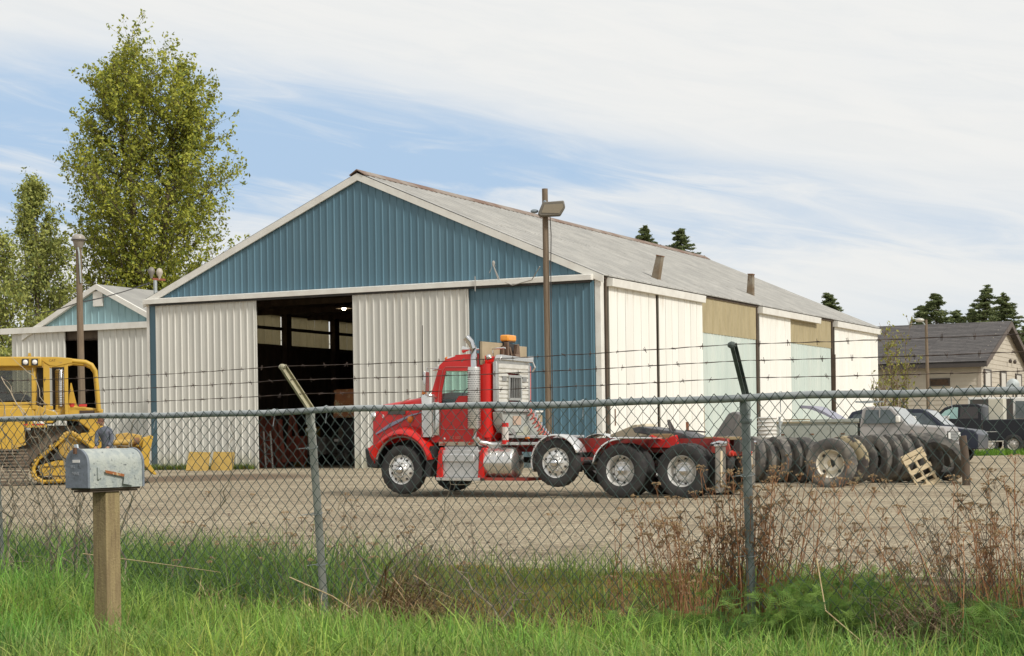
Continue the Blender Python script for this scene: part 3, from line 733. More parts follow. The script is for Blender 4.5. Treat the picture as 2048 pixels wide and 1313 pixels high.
def fpost(u, lean, mat, armmat, r=0.029, ax=-0.02, ay=-0.26, az=0.31):
    mb = MB(); mb.tube([(u + lean, 0.055, -0.35), (u + lean * 0.5, 0.053, 0.6), (u, 0.052, FRZ + 0.0)], r, 12)
    p = mb.build('post', mat, fence, smooth=60)
    MB().tube([(u, 0.052, FRZ - 0.10), (u, 0.052, FRZ - 0.005)], r + 0.006, 12).build('post_cap', mat, p, smooth=60)
    MB().lathe([(r + 0.009, -0.012), (r + 0.011, 0), (r + 0.009, 0.012)], 12, c=(u + 0.005, 0.052, FRZ - 0.14)).build('band', mat, p)
    # arm: channel section leaning outwards
    a = Vector((u, 0.05, FRZ + 0.01)); b = a + Vector((ax, ay, az))
    mb = MB(); d = (b - a).normalized(); q = d.to_track_quat('Z', 'X').to_matrix(); L = (b - a).length
    mb.box((a + b) / 2, (0.052, 0.006, L), q)
    for s_ in (-1, 1): mb.box((a + b) / 2 + q @ Vector((s_ * 0.024, -0.012, 0)), (0.005, 0.022, L), q)
    mb.ell(b, (0.030, 0.022, 0.022), 10, 8)
    mb.build('barb_arm', armmat, fence)
    return a, b
ARM = []
ARM.append(fpost(-3.63, 0.09, PALEP, PALEP, ax=-0.02))
ARM.append(fpost(0.0, 0.125, PALEP, M('cream_arm', (0.46, 0.42, 0.28), (0.33, 0.30, 0.20), 12, rough=0.5), ax=-0.03, ay=-0.26))
ARM.append(fpost(3.63, 0.03, M('grey_green_post', (0.17, 0.195, 0.185), (0.25, 0.275, 0.255), 7, (1, 1, 2), rough=0.55, bump=0.15), GREENP, r=0.028, ax=0.02, ay=-0.19, az=0.315))
ARM.append(fpost(7.2, 0.0, PALEP, PALEP))
# mesh fabric: woven zigzag wires
def mesh_fabric():
    V = []; Fc = []
    us = []; u = U0
    while u < U1:
        pitch = 0.106 - 0.0025 * (u + 4.6); us.append((u, pitch)); u += pitch / 2
    hv = 0.048
    rr = 0.0030
    mb = MB()
    for i, (u, p) in enumerate(us):
        zt = FRZ + 0.008 + 0.003 * (u + 4.6); path = []; k = 0; z = zt
        zb = g1(*fw(u, 0)) - 0.04
        wob = 0.0
        while z > zb:
            f_ = (zt - z) / 1.5
            sgx = 1 if (k + i) % 2 == 0 else -1
            bend = 0.012 * math.sin(u * 2.2 + z * 3) * f_ + wob * f_ - 0.02 * f_ * math.sin(u * 0.9)
            xx = u + 0.262 * p * sgx + bend + rnd.uniform(-.0012, .0012)
            yy = -0.030 + (0.004 if k % 2 else -0.004) + 0.02 * f_ * math.sin(u * 1.3 + 1)
            path.append((xx, yy, z + rnd.uniform(-0.0015, 0.0015))); z -= hv; k += 1
        mb.tube(path, rr, 4, caps=False)
    o = mb.build('mesh_fabric', MESHM, fence, smooth=80); o['kind'] = 'stuff'
mesh_fabric()
# wire ties
mb = MB()
for u in (-2.9, -1.6, -0.32, 0.20, 1.2, 2.45, 3.9, 5.0):
    mb = MB(); z = railz(u)
    mb.tube([(u + 0.027 * math.cos(a) * 0.25, 0.029 * math.sin(a), z + 0.029 * math.cos(a)) for a in np.linspace(-2.6, 2.6, 9)] + [(u + 0.02, -0.03, z - 0.10)], 0.003, 4)
    mb.build('wire_tie', GALV, fence)
for uu, zz in ((0.01, FRZ - 0.27), (0.05, 0.62), (0.09, 0.25), (3.64, 0.9), (3.65, 0.4)):
    mb = MB(); mb.tube([(uu + 0.045 * math.cos(a), 0.052 + 0.045 * math.sin(a), zz + 0.01 * math.sin(a)) for a in np.linspace(2.4, 7.0, 10)] + [(uu - 0.07, -0.03, zz - 0.01)], 0.003, 4)
    mb.build('wire_tie', GALV, fence)
# barbed wire strands
def strand(f):
    us_ = []
    pts = [a.lerp(b, f) + Vector((0, -0.012, 0.012)) for a, b in ARM]
    pts = [pts[0] + (pts[0] - pts[1]) * 0.4] + pts
    path = []
    for i in range(len(pts) - 1):
        n = 36
        for k in range(n):
            s_ = k / n; p = pts[i].lerp(pts[i + 1], s_)
            p.z -= 0.018 * math.sin(math.pi * s_) * (1 if i else 0.3); p.z += rnd.uniform(-0.002, 0.002); p.y += rnd.uniform(-.002, .002)
            path.append(p)
    path.append(pts[-1])
    mb = MB()
    P = [Vector(p) for p in path]
    A = [p + Vector((0, 0.0022 * math.cos(i * 1.7), 0.0022 * math.sin(i * 1.7))) for i, p in enumerate(P)]
    B = [p - Vector((0, 0.0022 * math.cos(i * 1.7), 0.0022 * math.sin(i * 1.7))) for i, p in enumerate(P)]
    mb.tube(A, 0.0016, 4); mb.tube(B, 0.0016, 4)
    # barbs
    dist = 0; nxt = rnd.uniform(0, 0.1)
    for i in range(1, len(P)):
        seg = (P[i] - P[i - 1]).length; dist += seg
        if dist > nxt:
            nxt = dist + 0.165 + rnd.uniform(-0.015, 0.015); c = P[i]
            for q in range(2):
                an = rnd.uniform(0, math.pi); dx = (q - 0.5) * 0.008
                d = Vector((rnd.uniform(-.006, .006), math.cos(an) * 0.02, math.sin(an) * 0.02))
                mb.tube([c + Vector((dx, 0, 0)) - d, c + Vector((dx, 0, 0)) + d], 0.0018, 3)
            mb.tube([c - Vector((0.008, 0, 0)), c + Vector((0.008, 0, 0))], 0.0045, 5)
    mb.build('barbed_wire', BARBM, fence)
for f in (0.97, 0.66, 0.33): strand(f)

# ------------------------------------------------------------------ mailbox and its post
psi = math.radians(57)
mx, my = at(212, 980, 11.3).x, 11.3
mp = empty('mailbox_post', (mx, my, -0.14), psi - math.pi / 2, 'thick square weathered wooden post carrying the mailbox', 'post')
WOOD = M('post_wood', (0.29, 0.22, 0.105), (0.21, 0.15, 0.075), 9, (5, 5, 0.5), 0.8, c3=(0.12, 0.08, 0.04), s3=22, lo3=0.58, hi3=0.75, stretch3=(3, 3, 0.25), bump=0.35, bscale=70)
MB().bb(-0.059, 0.059, -0.059, 0.059, -0.3, 1.0).build('post', WOOD, mp, bevel=0.006)
MB().bb(-0.07, 0.07, -0.2, 0.2, 1.0, 1.012).build('mounting_board', DARKW, mp)
zb = 0.874
mbx = empty('mailbox', (mx, my, zb + 0.012), psi, 'weathered grey metal mailbox with a rusty fallen flag', 'mailbox')
def arch(w, h, n=12, ins=0.0):
    r_ = w / 2 - ins; zc_ = h - w / 2
    return [(-r_, ins)] + [(-r_ * math.cos(math.pi * k / n), zc_ + r_ * math.sin(math.pi * k / n)) for k in range(n + 1)] + [(r_, ins)]
MBM = M('mailbox_grey', (0.40, 0.42, 0.38), (0.30, 0.33, 0.32), 14, rough=0.6, c3=(0.13, 0.14, 0.14), s3=38, lo3=0.60, hi3=0.66, bump=0.25, bscale=60, lo=0.42, hi=0.62, stretch3=(1, 1, 1.6))
MBD = M('mailbox_door', (0.20, 0.225, 0.26), (0.15, 0.17, 0.19), 16, rough=0.55, metal=0.15, c3=(0.10, 0.11, 0.12), s3=30, lo3=0.6, hi3=0.7, bump=0.12)
# local x = length (front at -x)
LBX, WBX, HBX = 0.46, 0.185, 0.238
MB().prism(arch(WBX, HBX, 16), -LBX / 2, LBX / 2, 'yz').build('box', MBM, mbx, smooth=35)
MB().prism(arch(WBX + 0.010, HBX + 0.005, 16), LBX / 2 - 0.012, LBX / 2 + 0.004, 'yz').build('end_seam', MBD, mbx, smooth=35)
dr = MB().prism(arch(WBX + 0.008, HBX + 0.004, 16), -LBX / 2 - 0.012, -LBX / 2 + 0.006, 'yz').build('door', MBD, mbx, smooth=35, bevel=0.003)
MB().bb(-LBX / 2 - 0.03, -LBX / 2 + 0.012, -0.007, 0.007, HBX - 0.03, HBX + 0.008).build('latch', RUST, dr)
MB().prism([(-0.012, 0), (0.012, 0), (0.02, 0.02), (-0.006, 0.022)], -LBX / 2 - 0.014, -LBX / 2 - 0.001, 'yz').build('catch', M('pale_catch', (0.5, 0.55, 0.58), rough=0.4), dr, loc=(0, 0, HBX + 0.006))
MB().bb(-LBX / 2 - 0.0145, -LBX / 2 - 0.012, -0.055, 0.005, HBX - 0.083, HBX - 0.066).build('name_plate', M('plate_white', (0.75, 0.72, 0.68)), dr, loc=(0, 0.025, 0))
mtx = Matrix(((0, 0, -1, -LBX / 2 - 0.0125), (-1, 0, 0, 0), (0, 1, 0, 0), (0, 0, 0, 1)))
INK = M('faint_ink', (0.10, 0.11, 0.12)); EMB = M('embossed', (0.30, 0.31, 0.33), rough=0.5)
text('number', '6', 0.045, INK, dr, Matrix.Translation((0, -0.022, HBX - 0.105)) @ mtx, 0.0008)
text('lettering', 'U.S.', 0.024, EMB, dr, Matrix.Translation((0, 0.028, HBX - 0.108)) @ mtx, 0.0008)
text('lettering', 'MAIL', 0.030, EMB, dr, Matrix.Translation((0, 0.006, HBX - 0.150)) @ mtx, 0.0008)
# flag on the side towards the road (local -y), fallen, arm rusty, blade grey
fl = MB()
fl.prism([(-0.110, 0.108), (-0.106, 0.090), (0.055, 0.062), (0.058, 0.078)], -WBX / 2 - 0.016, -WBX / 2 - 0.012, 'xz')
f_ = fl.build('flag', M('rusty_flag', (0.30, 0.10, 0.03), (0.48, 0.36, 0.2), 30, rough=0.7, lo=0.5, hi=0.6), mbx)
MB().prism([(0.05, 0.082), (0.135, 0.072), (0.120, 0.008), (0.038, 0.020)], -WBX / 2 - 0.020, -WBX / 2 - 0.0165, 'xz').build('flag_blade', MBM, f_)
MB().bb(-0.165, -0.15, -WBX / 2 - 0.012, -WBX / 2, 0.05, 0.125).build('flag_hinge', MBM, f_, bevel=0.003)
MB().bb(-0.15, -0.135, -WBX / 2 - 0.012, -WBX / 2, 0.06, 0.08).build('flag_hinge', MBM, f_)
MB().bb(-LBX / 2 + 0.02, LBX / 2 - 0.02, -WBX / 2 + 0.012, WBX / 2 - 0.012, -0.012, 0.0).build('base_board', DARKW, mbx)

# ------------------------------------------------------------------ trees
def branch_path(p, d, L, n=6, up=0.12, jit=0.10):
    P = [Vector(p)]; d = Vector(d).normalized()
    for k in range(n):
        d = (d + Vector((rnd.gauss(0, jit), rnd.gauss(0, jit), rnd.gauss(0, jit) + up * 0.5))).normalized()
        P.append(P[-1] + d * (L / n))
    return P
def leaves_around(pts, n, spread, size, cols, rngl, droop=0.0):
    """pts (N,3) centres; returns quads (n,4,3) and tint"""
    pts = np.asarray(pts); c = pts[rngl.integers(0, len(pts), n)] + rngl.normal(0, 1, (n, 3)) * spread
    a = rngl.normal(0, 1, (n, 3)); a[:, 2] -= droop; a /= np.linalg.norm(a, axis=1)[:, None]
    b = np.cross(a, rngl.normal(0, 1, (n, 3))); b /= np.linalg.norm(b, axis=1)[:, None]
    s = size * rngl.uniform(0.6, 1.3, (n, 1))
    V = np.stack([c - a * s, c - b * s * 0.55 - a * s * 0.1, c + a * s, c + b * s * 0.55 - a * s * 0.1], 1)
    cols = np.asarray(cols); k = rngl.uniform(0, 1, (n, 1))
    t_ = cols[0] * (1 - k) + cols[1] * k
    m_ = rngl.uniform(0, 1, n) < 0.25
    t_[m_] = cols[2] * rngl.uniform(0.8, 1.2, (m_.sum(), 1))
    return V, t_
BARK = M('bark', (0.10, 0.075, 0.05), (0.17, 0.13, 0.09), 5, (3, 3, 0.6), 0.9, bump=0.4, bscale=30)
LCOL = [(0.29, 0.32, 0.045), (0.47, 0.46, 0.07), (0.17, 0.21, 0.045)]
def poplar(name, base, ht, env, label, seed, nleaf, cols=LCOL, leaders=2, size=0.10, group=None, z0=0.12, nb=90, cat='tree', asc=0.9, spreadk=1.0):
    """env(h) -> (left, right) half widths in metres at relative height h (0..1)"""
    global rnd
    keep = rnd; rnd = random.Random(seed); rg = np.random.default_rng(seed)
    r = empty(name, base, 0, label, cat, group)
    mb = MB(); tips = []
    lead = []
    for q in range(leaders):
        off = 0 if leaders == 1 else (q - 0.5 * (leaders - 1)) * 3.3
        P = [Vector((0, 0, -0.2))]
        nn = 14
        for k in range(1, nn + 1):
            f = k / nn
            P.append(Vector((off * f ** 1.3 + rnd.uniform(-.1, .1), rnd.uniform(-.15, .15) * f * 3, ht * f * (1 if q == 0 else 0.985))))
        lead.append(P); R0 = ht * 0.013
        mb.tube(P, [R0 * (1 - 0.93 * i / nn) + 0.012 for i in range(nn + 1)], 7)
    for q in range(nb):
        f = z0 + (0.985 - z0) * (q + rnd.random()) / nb
        P = lead[q % leaders]; fi = f * 14; i = min(13, int(fi)); p = P[i].lerp(P[i + 1], fi - i)
        an = rnd.uniform(0, 2 * math.pi)
        el_, er_ = env(f)
        w_ = er_ if math.cos(an) > 0 else el_
        off = p.x
        lim = max(0.4, (w_ - off * (1 if math.cos(an) > 0 else -1)))
        depth = (el_ + er_) / 2
        L = math.hypot(lim * math.cos(an), depth * math.sin(an)) * rnd.uniform(0.72, 1.08)
        d = Vector((math.cos(an), math.sin(an), asc * rnd.uniform(0.5, 1.2)))
        bp_ = branch_path(p - Vector((0, 0, L * asc * 0.55)) if f > 0.3 else p, d, L * 1.22, 6, 0.16)
        bp_[0] = p - Vector((0, 0, L * asc * 0.55)) if f > 0.3 else p
        bp_[0].x = P[max(0, i - 1)].x; bp_[0].y = 0
        mb.tube(bp_, [0.045 * (1 - k / 7.5) * (0.5 + L / 4) * 0.7 for k in range(7)], 5)
        for k in range(1, 7):
            c = bp_[k]
            if k >= 2: tips.append(c)
            for s in range(3 if L > 1.2 else 2):
                dd = (bp_[k] - bp_[k - 1]).normalized() + Vector((rnd.gauss(0, .7), rnd.gauss(0, .7), rnd.gauss(0.1, .5)))
                sp = branch_path(c, dd, L * 0.24 + rnd.uniform(0.3, 0.8), 3, 0.25, 0.15)
                mb.tube(sp, [0.012, 0.009, 0.006, 0.004], 3)
                tips += sp[1:]; tips.append(sp[3])
    tr = mb.build('trunk', BARK, r, smooth=60)
    T = np.array([tuple(p) for p in tips])
    V, c = leaves_around(T, nleaf, 0.17 * spreadk, size, cols, rg, 0.4)
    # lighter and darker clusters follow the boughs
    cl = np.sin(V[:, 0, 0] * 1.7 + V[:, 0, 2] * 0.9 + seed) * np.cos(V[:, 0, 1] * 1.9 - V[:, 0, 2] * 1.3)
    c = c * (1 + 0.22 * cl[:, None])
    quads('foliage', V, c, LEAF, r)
    rnd = keep
    return r
def interp(tab):
    xs_ = [a[0] for a in tab]
    def f(h): return (float(np.interp(h, xs_, [a[1] for a in tab])), float(np.interp(h, xs_, [a[2] for a in tab])))
    return f
b0 = at(302, 800, 100); b0.z = g1(b0.x, b0.y)
env = interp([(0, 1.2, 1.2), (0.12, 2.0, 2.4), (0.3, 3.7, 4.6), (0.4, 4.6, 4.6), (0.52, 5.0, 4.3), (0.64, 4.9, 4.4), (0.76, 3.2, 4.2), (0.86, 2.5, 3.5), (0.94, 1.9, 2.4), (1.0, 1.0, 0.9)])
poplar('cottonwood_tree', b0, 21.9, env, 'tall leafy green cottonwood with twin crown tops behind the shed', 11, 92000, leaders=2, nb=210, size=0.098, asc=0.8, spreadk=0.62)
b1 = at(78, 850, 96); b1.z = g1(b1.x, b1.y)
env1 = interp([(0, 1.0, 1.0), (0.25, 2.6, 2.4), (0.5, 2.6, 2.2), (0.65, 2.1, 1.9), (0.8, 1.3, 1.1), (0.92, 0.7, 0.6), (1, 0.2, 0.25)])
L2 = [(0.29, 0.32, 0.08), (0.45, 0.46, 0.13), (0.18, 0.22, 0.07)]
poplar('young_cottonwood', b1, 14.7, env1, 'slender pointed leafy tree left of the mushroom lamp pole', 21, 30000, cols=L2, leaders=1, nb=90, size=0.09, spreadk=0.7)
b2 = at(5, 850, 92); b2.z = g1(b2.x, b2.y)
env2 = interp([(0, 1, 1), (0.3, 2.2, 2.2), (0.6, 1.8, 1.7), (0.85, 0.9, 0.8), (1, 0.25, 0.2)])
poplar('young_cottonwood', b2, 11.3, env2, 'leafy tree cut off by the left edge of the picture', 31, 10000, cols=L2, leaders=1, nb=60, size=0.10)
b3 = at(120, 850, 103); b3.z = g1(b3.x, b3.y)
env3 = interp([(0, 1.5, 1.5), (0.4, 2.4, 2.2), (0.7, 1.8, 2.0), (1, 0.4, 0.5)])
poplar('bushy_tree', b3, 8.4, env3, 'low bushy tree just behind the left rake of the shed', 41, 9000, cols=L2, leaders=1, nb=50, size=0.10)
b4 = at(20, 850, 88); b4.z = g1(b4.x, b4.y)
poplar('bushy_tree', b4, 5.2, env3, 'low rounded shrub beside the left wall of the shed', 43, 7000, cols=L2, leaders=1, nb=50, size=0.09)
b5 = at(-40, 850, 100); b5.z = g1(b5.x, b5.y)
poplar('bushy_tree', b5, 9.0, env3, 'bushy tree on the far left edge behind the pointed tree', 47, 8000, cols=L2, leaders=1, nb=50, size=0.1)

def conifer(px, py, Z, hw, h_vis, seed, label, top_shift=0.0, nl=5200):
    """spire with drooping boughs; visible top at pixel (px,py), half width hw metres at h_vis metres below the top"""
    rg = np.random.default_rng(seed); rr = random.Random(seed)
    tp = at(px, py, Z); gz = g1(tp.x, tp.y); Ht = tp.z - gz
    r = empty('fir_tree', (tp.x, tp.y, gz), 0, label, 'tree', 'fir trees behind the buildings')
    MB().tube([(0, 0, -0.2), (0, 0, Ht * 0.6), (0, 0, Ht)], [Ht * 0.014, Ht * 0.008, 0.02], 6).build('trunk', BARK, r)
    cs = []; mb = MB()
    z = 0.15; slope = hw / h_vis
    while z < Ht * 0.93:
        w_ = slope * z if z < h_vis else hw + (z - h_vis) * slope * 0.35
        for k in range(rr.randint(6, 8)):
            an = rr.uniform(0, 6.283); L = w_ * rr.uniform(0.6, 1.35) + 0.12
            zj = rr.gauss(0, 0.16); tl = rr.uniform(0.15, 0.5); P = [Vector((0, 0, Ht - z + zj))]
            for s in range(1, 6):
                f = s / 5
                P.append(Vector((math.cos(an) * L * f, math.sin(an) * L * f, Ht - z + zj - L * (tl * f - 0.55 * tl * f * f))))
            mb.tube(P, [0.03, 0.025, 0.02, 0.015, 0.01, 0.006], 3)
            for s in range(1, 6):
                f = s / 5
                for q in range(4):
                    g_ = rr.uniform(-1, 1) * 0.22 * L * (1.15 - f)
                    cs.append((P[s].x - math.sin(an) * g_, P[s].y + math.cos(an) * g_, P[s].z - abs(rr.gauss(0, 0.05)), an, L))
        z += 0.20 + z * 0.045
    mb.build('branches', BARK, r)
    cs = np.array(cs); n = max(nl, len(cs) * 6); i = rg.integers(0, len(cs), n); C = cs[i, :3] + rg.normal(0, 1, (n, 3)) * np.array([0.07, 0.07, 0.035])
    an = cs[i, 3] + rg.normal(0, 0.7, n)
    a = np.stack([np.cos(an), np.sin(an), rg.normal(-0.15, 0.35, n)], 1); a /= np.linalg.norm(a, axis=1)[:, None]
    b = np.cross(a, rg.normal(0, 1, (n, 3))); b /= np.linalg.norm(b, axis=1)[:, None]
    s = rg.uniform(0.07, 0.17, (n, 1)); wd = 0.28
    V = np.stack([C - a * s, C - b * s * wd, C + a * s, C + b * s * wd], 1)
    k = rg.uniform(0, 1, (n, 1)); col = np.array((0.09, 0.125, 0.055)) * (1 - k) + np.array((0.23, 0.26, 0.10)) * k
    quads('foliage', V, col, LEAF, r)
conifer(1289, 455, 150, 1.6, 2.6, 51, 'left of the two dark firs showing above the barn ridge')
conifer(1361, 458, 148, 1.85, 2.5, 52, 'right and wider of the two dark firs showing above the barn ridge')
conifer(1657, 586, 160, 1.7, 2.2, 53, 'small dark fir top just above the far end of the barn roof')
conifer(1871, 588, 140, 2.6, 3.2, 54, 'dark fir above the middle of the shingle roof beside the round lamp', nl=9000)
conifer(1842, 612, 150, 1.5, 2.2, 58, 'low dark fir behind the round lamp above the shingle roof')
conifer(1912, 622, 144, 1.3, 2.0, 55, 'short fir between the larger ones above the shingle roof')
conifer(1972, 576, 138, 2.6, 3.6, 56, 'tall dark fir left of the roof apex of the beige house', nl=9000)
conifer(2008, 590, 134, 2.9, 3.8, 57, 'broad dark fir behind the roof apex of the beige house', nl=9000)
conifer(2062, 640, 130, 3.0, 3.2, 59, 'dark fir at the right edge beyond the beige gable')
conifer(1945, 620, 150, 1.8, 2.5, 60, 'dark fir half hidden left of the tall fir by the roof apex')

# sparse sapling and twiggy bush in front of the house
def sapling(px, Z, pytop, seed, label, nst=9, spread=0.9, leaf=1500, cols=((0.26, 0.28, 0.06), (0.36, 0.35, 0.08), (0.20, 0.18, 0.07))):
    rr = random.Random(seed); rg = np.random.default_rng(seed)
    tp = at(px, pytop, Z); gz = g1(tp.x, tp.y); Ht = tp.z - gz
    r = empty('sapling', (tp.x, tp.y, gz), 0, label, 'tree')
    mb = MB(); T = []
    for k in range(nst):
        an = rr.uniform(0, 6.28); sp = rr.uniform(0.1, 1) * spread; L = Ht * rr.uniform(0.65, 1.0)
        P = [Vector((0, 0, -0.1))]
        for s in range(1, 9):
            f = s / 8; P.append(Vector((math.cos(an) * sp * f ** 1.2 + rr.gauss(0, .04), math.sin(an) * sp * f, L * f)))
        mb.tube(P, [0.04 * (1 - f / 9.5) for f in range(9)], 4)
        for s in range(3, 9):
            for q in range(3):
                a2 = rr.uniform(0, 6.28); Q = branch_path(P[s], (math.cos(a2), math.sin(a2), 1.3), rr.uniform(.3, .8), 3)
                mb.tube(Q, [0.012, .01, .008, .005], 3); T += Q[1:]
    mb.build('stems', M('twig', (0.17, 0.12, 0.075), (0.24, 0.17, 0.11), 4, rough=0.9), r)
    V, c = leaves_around(np.array([tuple(p) for p in T]), leaf, 0.06, 0.07, cols, rg)
    quads('foliage', V, c, LEAF, r)
sapling(1797, 78, 652, 61, 'sparse yellow-green sapling in front of the beige house wall', 9, 1.0, 800)
sapling(1758, 76, 742, 62, 'bare twiggy bush at the far corner of the barn', 6, 0.9, 260)

# ------------------------------------------------------------------ wheels
TYRE = M('tyre_rubber', (0.022, 0.021, 0.021), (0.038, 0.036, 0.033), 5, rough=0.8, bump=0.25, bscale=80, c3=(0.06, 0.052, 0.042), s3=9, lo3=0.58, hi3=0.8)
DTYRE = M('dusty_tyre', (0.065, 0.060, 0.055), (0.17, 0.155, 0.13), 3.5, rough=0.85, bump=0.3, bscale=70, lo=0.40, hi=0.68, vary=0.35, c3=(0.25, 0.22, 0.18), s3=6, lo3=0.60, hi3=0.74)
def tyre_mesh(R, w, ri, seg=44, lug=0.014, name='tyre'):
    """axis along y, outer side at +y... profile symmetrical"""
    h = w / 2
    prof = [(ri, -h * 0.72), (ri + 0.02, -h * 0.86), (ri + (R - ri) * 0.45, -h * 1.02), (R - 0.05, -h * 0.95), (R - 0.008, -h * 0.84), (R, -h * 0.62), (R - 0.010, -h * 0.30), (R, -h * 0.22), (R, h * 0.22), (R - 0.010, h * 0.30),
            (R, h * 0.62), (R - 0.008, h * 0.84), (R - 0.05, h * 0.95), (ri + (R - ri) * 0.45, h * 1.02), (ri + 0.02, h * 0.86), (ri, h * 0.72), (ri - 0.01, 0)]
    prof.append(prof[0])
    def mod(k, j): return (-lug if (k % 2) else 0.0) if j in (4, 5, 10, 11) else ((-lug * 0.7 if (k % 2 == 0) else 0) if j in (7, 8) else 0)
    return MB().lathe(prof, seg, axis='y', mod=mod).mesh(name, smooth=38)
WCACHE = {}
def wheel(parent, loc, R=0.52, w=0.27, ri=0.29, style='steel', rz=0.0, key=None, rimmat=None, flip=1, name='wheel', tyre=TYRE, nh=10):
    """wheel centred at loc with its outer face towards local +y*flip"""
    key = key or (style, R, w, ri, flip)
    rimmat = rimmat or M('rim_alloy', (0.74, 0.73, 0.70), (0.64, 0.62, 0.58), 9, rough=0.3, metal=0.55)
    if key not in WCACHE:
        h = w / 2 * flip; f = flip
        tm = tyre_mesh(R, w, ri); tm.materials.append(tyre)
        mb = MB()
        if style == 'steer':        # bulging polished disc
            mb.lathe([(0.0, h * 1.25), (0.09, h * 1.25), (0.11, h * 1.12), (0.13, h * 0.95), (ri * 0.70, h * 0.88), (ri * 0.88, h * 0.62), (ri * 0.93, h * 0.72), (ri + 0.008, h * 0.86), (ri + 0.012, h * 0.74)], 40, axis='y')
            mb.lathe([(ri + .005, -h * .7), (ri - .02, -h * .5), (ri - .03, h * .4)], 30, axis='y')
        elif style == 'drive':      # deep dish, hub in the middle
            mb.lathe([(0.0, -h * 0.1), (0.17, -h * 0.1), (0.19, -h * 0.25), (ri * 0.80, -h * 0.75), (ri * 0.88, -h * 0.7), (ri * 0.93, h * 0.55), (ri + 0.006, h * 0.86), (ri + 0.012, h * 0.74)], 40, axis='y')
        elif style == 'dish':       # white steel dish with open centre
            mb.lathe([(0.085, h * 0.05), (0.10, h * 0.15), (0.15, h * 0.2), (0.16, h * 0.10), (ri * 0.80, -h * 0.35), (ri * 0.93, -h * 0.1), (ri * 0.95, h * 0.6), (ri + 0.006, h * 0.86), (ri + 0.012, h * 0.74)], 40, axis='y')
        else:
            mb.lathe([(0.0, h * 0.75), (0.05, h * 0.75), (0.07, h * 0.6), (ri * 0.55, h * 0.55), (ri * 0.85, h * 0.35), (ri * 0.95, h * 0.6), (ri + 0.006, h * 0.86), (ri + 0.01, h * 0.74)], 28, axis='y')
        rm = mb.mesh('rim', smooth=35); rm.materials.append(rimmat)
        subs = []
        mb = MB()
        if style in ('steer', 'drive', 'dish', 'car'):
            rr_ = ri * (0.78 if style != 'car' else 0.72); yh = {'steer': h * 0.80, 'drive': h * -0.68, 'dish': h * -0.20, 'car': h * 0.47}[style]
            nn = {'dish': 4, 'car': 8}.get(style, nh)
            for k in range(nn):
                a = 2 * math.pi * (k + .5) / nn
                mb.lathe([(0, 0.012 * f), (ri * 0.085 * (1.4 if style == 'dish' else 1), 0.010 * f), (ri * 0.09 * (1.4 if style == 'dish' else 1), -0.02 * f)], 10, c=(rr_ * math.cos(a), yh, rr_ * math.sin(a)), axis='y')
        hm = mb.mesh('hand_hole'); hm.materials.append(DARK)
        mb = MB()
        if style in ('steer', 'drive'):
            yn, rn = (h * 1.12, 0.155) if style == 'steer' else (-h * 0.1, 0.145)
            for k in range(10):
                a = 2 * math.pi * k / 10
                mb.lathe([(0, 0.045 * f), (0.013, 0.04 * f), (0.017, -0.01 * f)], 8, c=(rn * math.cos(a), yn - 0.01 * f, rn * math.sin(a)), axis='y')
            if style == 'steer': mb.lathe([(0, h * 1.75), (0.055, h * 1.7), (0.085, h * 1.45), (0.092, h * 1.2)], 20, axis='y')
            else: mb.lathe([(0, h * 0.9), (0.05, h * 0.86), (0.078, h * 0.70), (0.085, -h * 0.1)], 20, axis='y')
        elif style == 'dish':
            for k in range(10):
                a = 2 * math.pi * k / 10
                mb.lathe([(0, 0.012), (0.014, 0.01), (0.016, 0)], 6, c=(0.125 * math.cos(a), h * 0.19, 0.125 * math.sin(a)), axis='y')
        cm = mb.mesh('hub_cap', smooth=35) if mb.v else None
        if cm: cm.materials.append(CHROME if style != 'dish' else RUST)
        WCACHE[key] = (tm, rm, hm, cm)
    tm, rm, hm, cm = WCACHE[key]
    o = link(name, tm, parent, loc=loc, rz=rz)
    link('rim', rm, o); link('hand_holes', hm, o)['kind'] = 'stuff'
    if cm: link('hub_cap', cm, o)
    return o

# ------------------------------------------------------------------ the red truck.  local x forwards, y to its left (towards the viewer), z up
TH = math.radians(153)
zt = 35.0; ox = (1240 - 1024) / FPX * zt
lx, ly = -math.sin(TH), math.cos(TH)       # left-hand direction
truck = empty('semi_truck', (ox - lx * 1.22, zt - ly * 1.22, 0.0), TH, 'bright red day-cab semi truck with chrome stack, steps and fuel tank', 'truck')
truck.rotation_euler = (0, -0.014, TH); truck.scale = (0.968, 1, 1)
RED = M('red_paint', (0.56, 0.010, 0.006), (0.50, 0.012, 0.008), 1.2, rough=0.32, coat=0.25, spec=0.4, c3=(0.42, 0.045, 0.03), s3=3.5, lo3=0.62, hi3=0.8)
RED2 = M('faded_red', (0.36, 0.045, 0.03), (0.30, 0.06, 0.04), 5, rough=0.55, c3=(0.14, 0.07, 0.05), s3=8, lo3=0.6, hi3=0.75)
AMB = M('amber_lens', (0.65, 0.17, 0.01), rough=0.2, emit=(1, 0.25, 0.02), estr=0.0)
PLATE = M('diamond_plate', (0.50, 0.50, 0.49), (0.58, 0.58, 0.57), 20, rough=0.38, metal=0.5, bump=0.35, bscale=90)
CHR2 = M('satin_chrome', (0.66, 0.65, 0.62), rough=0.2, metal=0.9)
GREYP = M('grey_panel', (0.30, 0.31, 0.28), (0.36, 0.36, 0.32), 5, rough=0.6)
FENDW = M('polished_fender', (0.70, 0.69, 0.67), rough=0.22, metal=0.55)
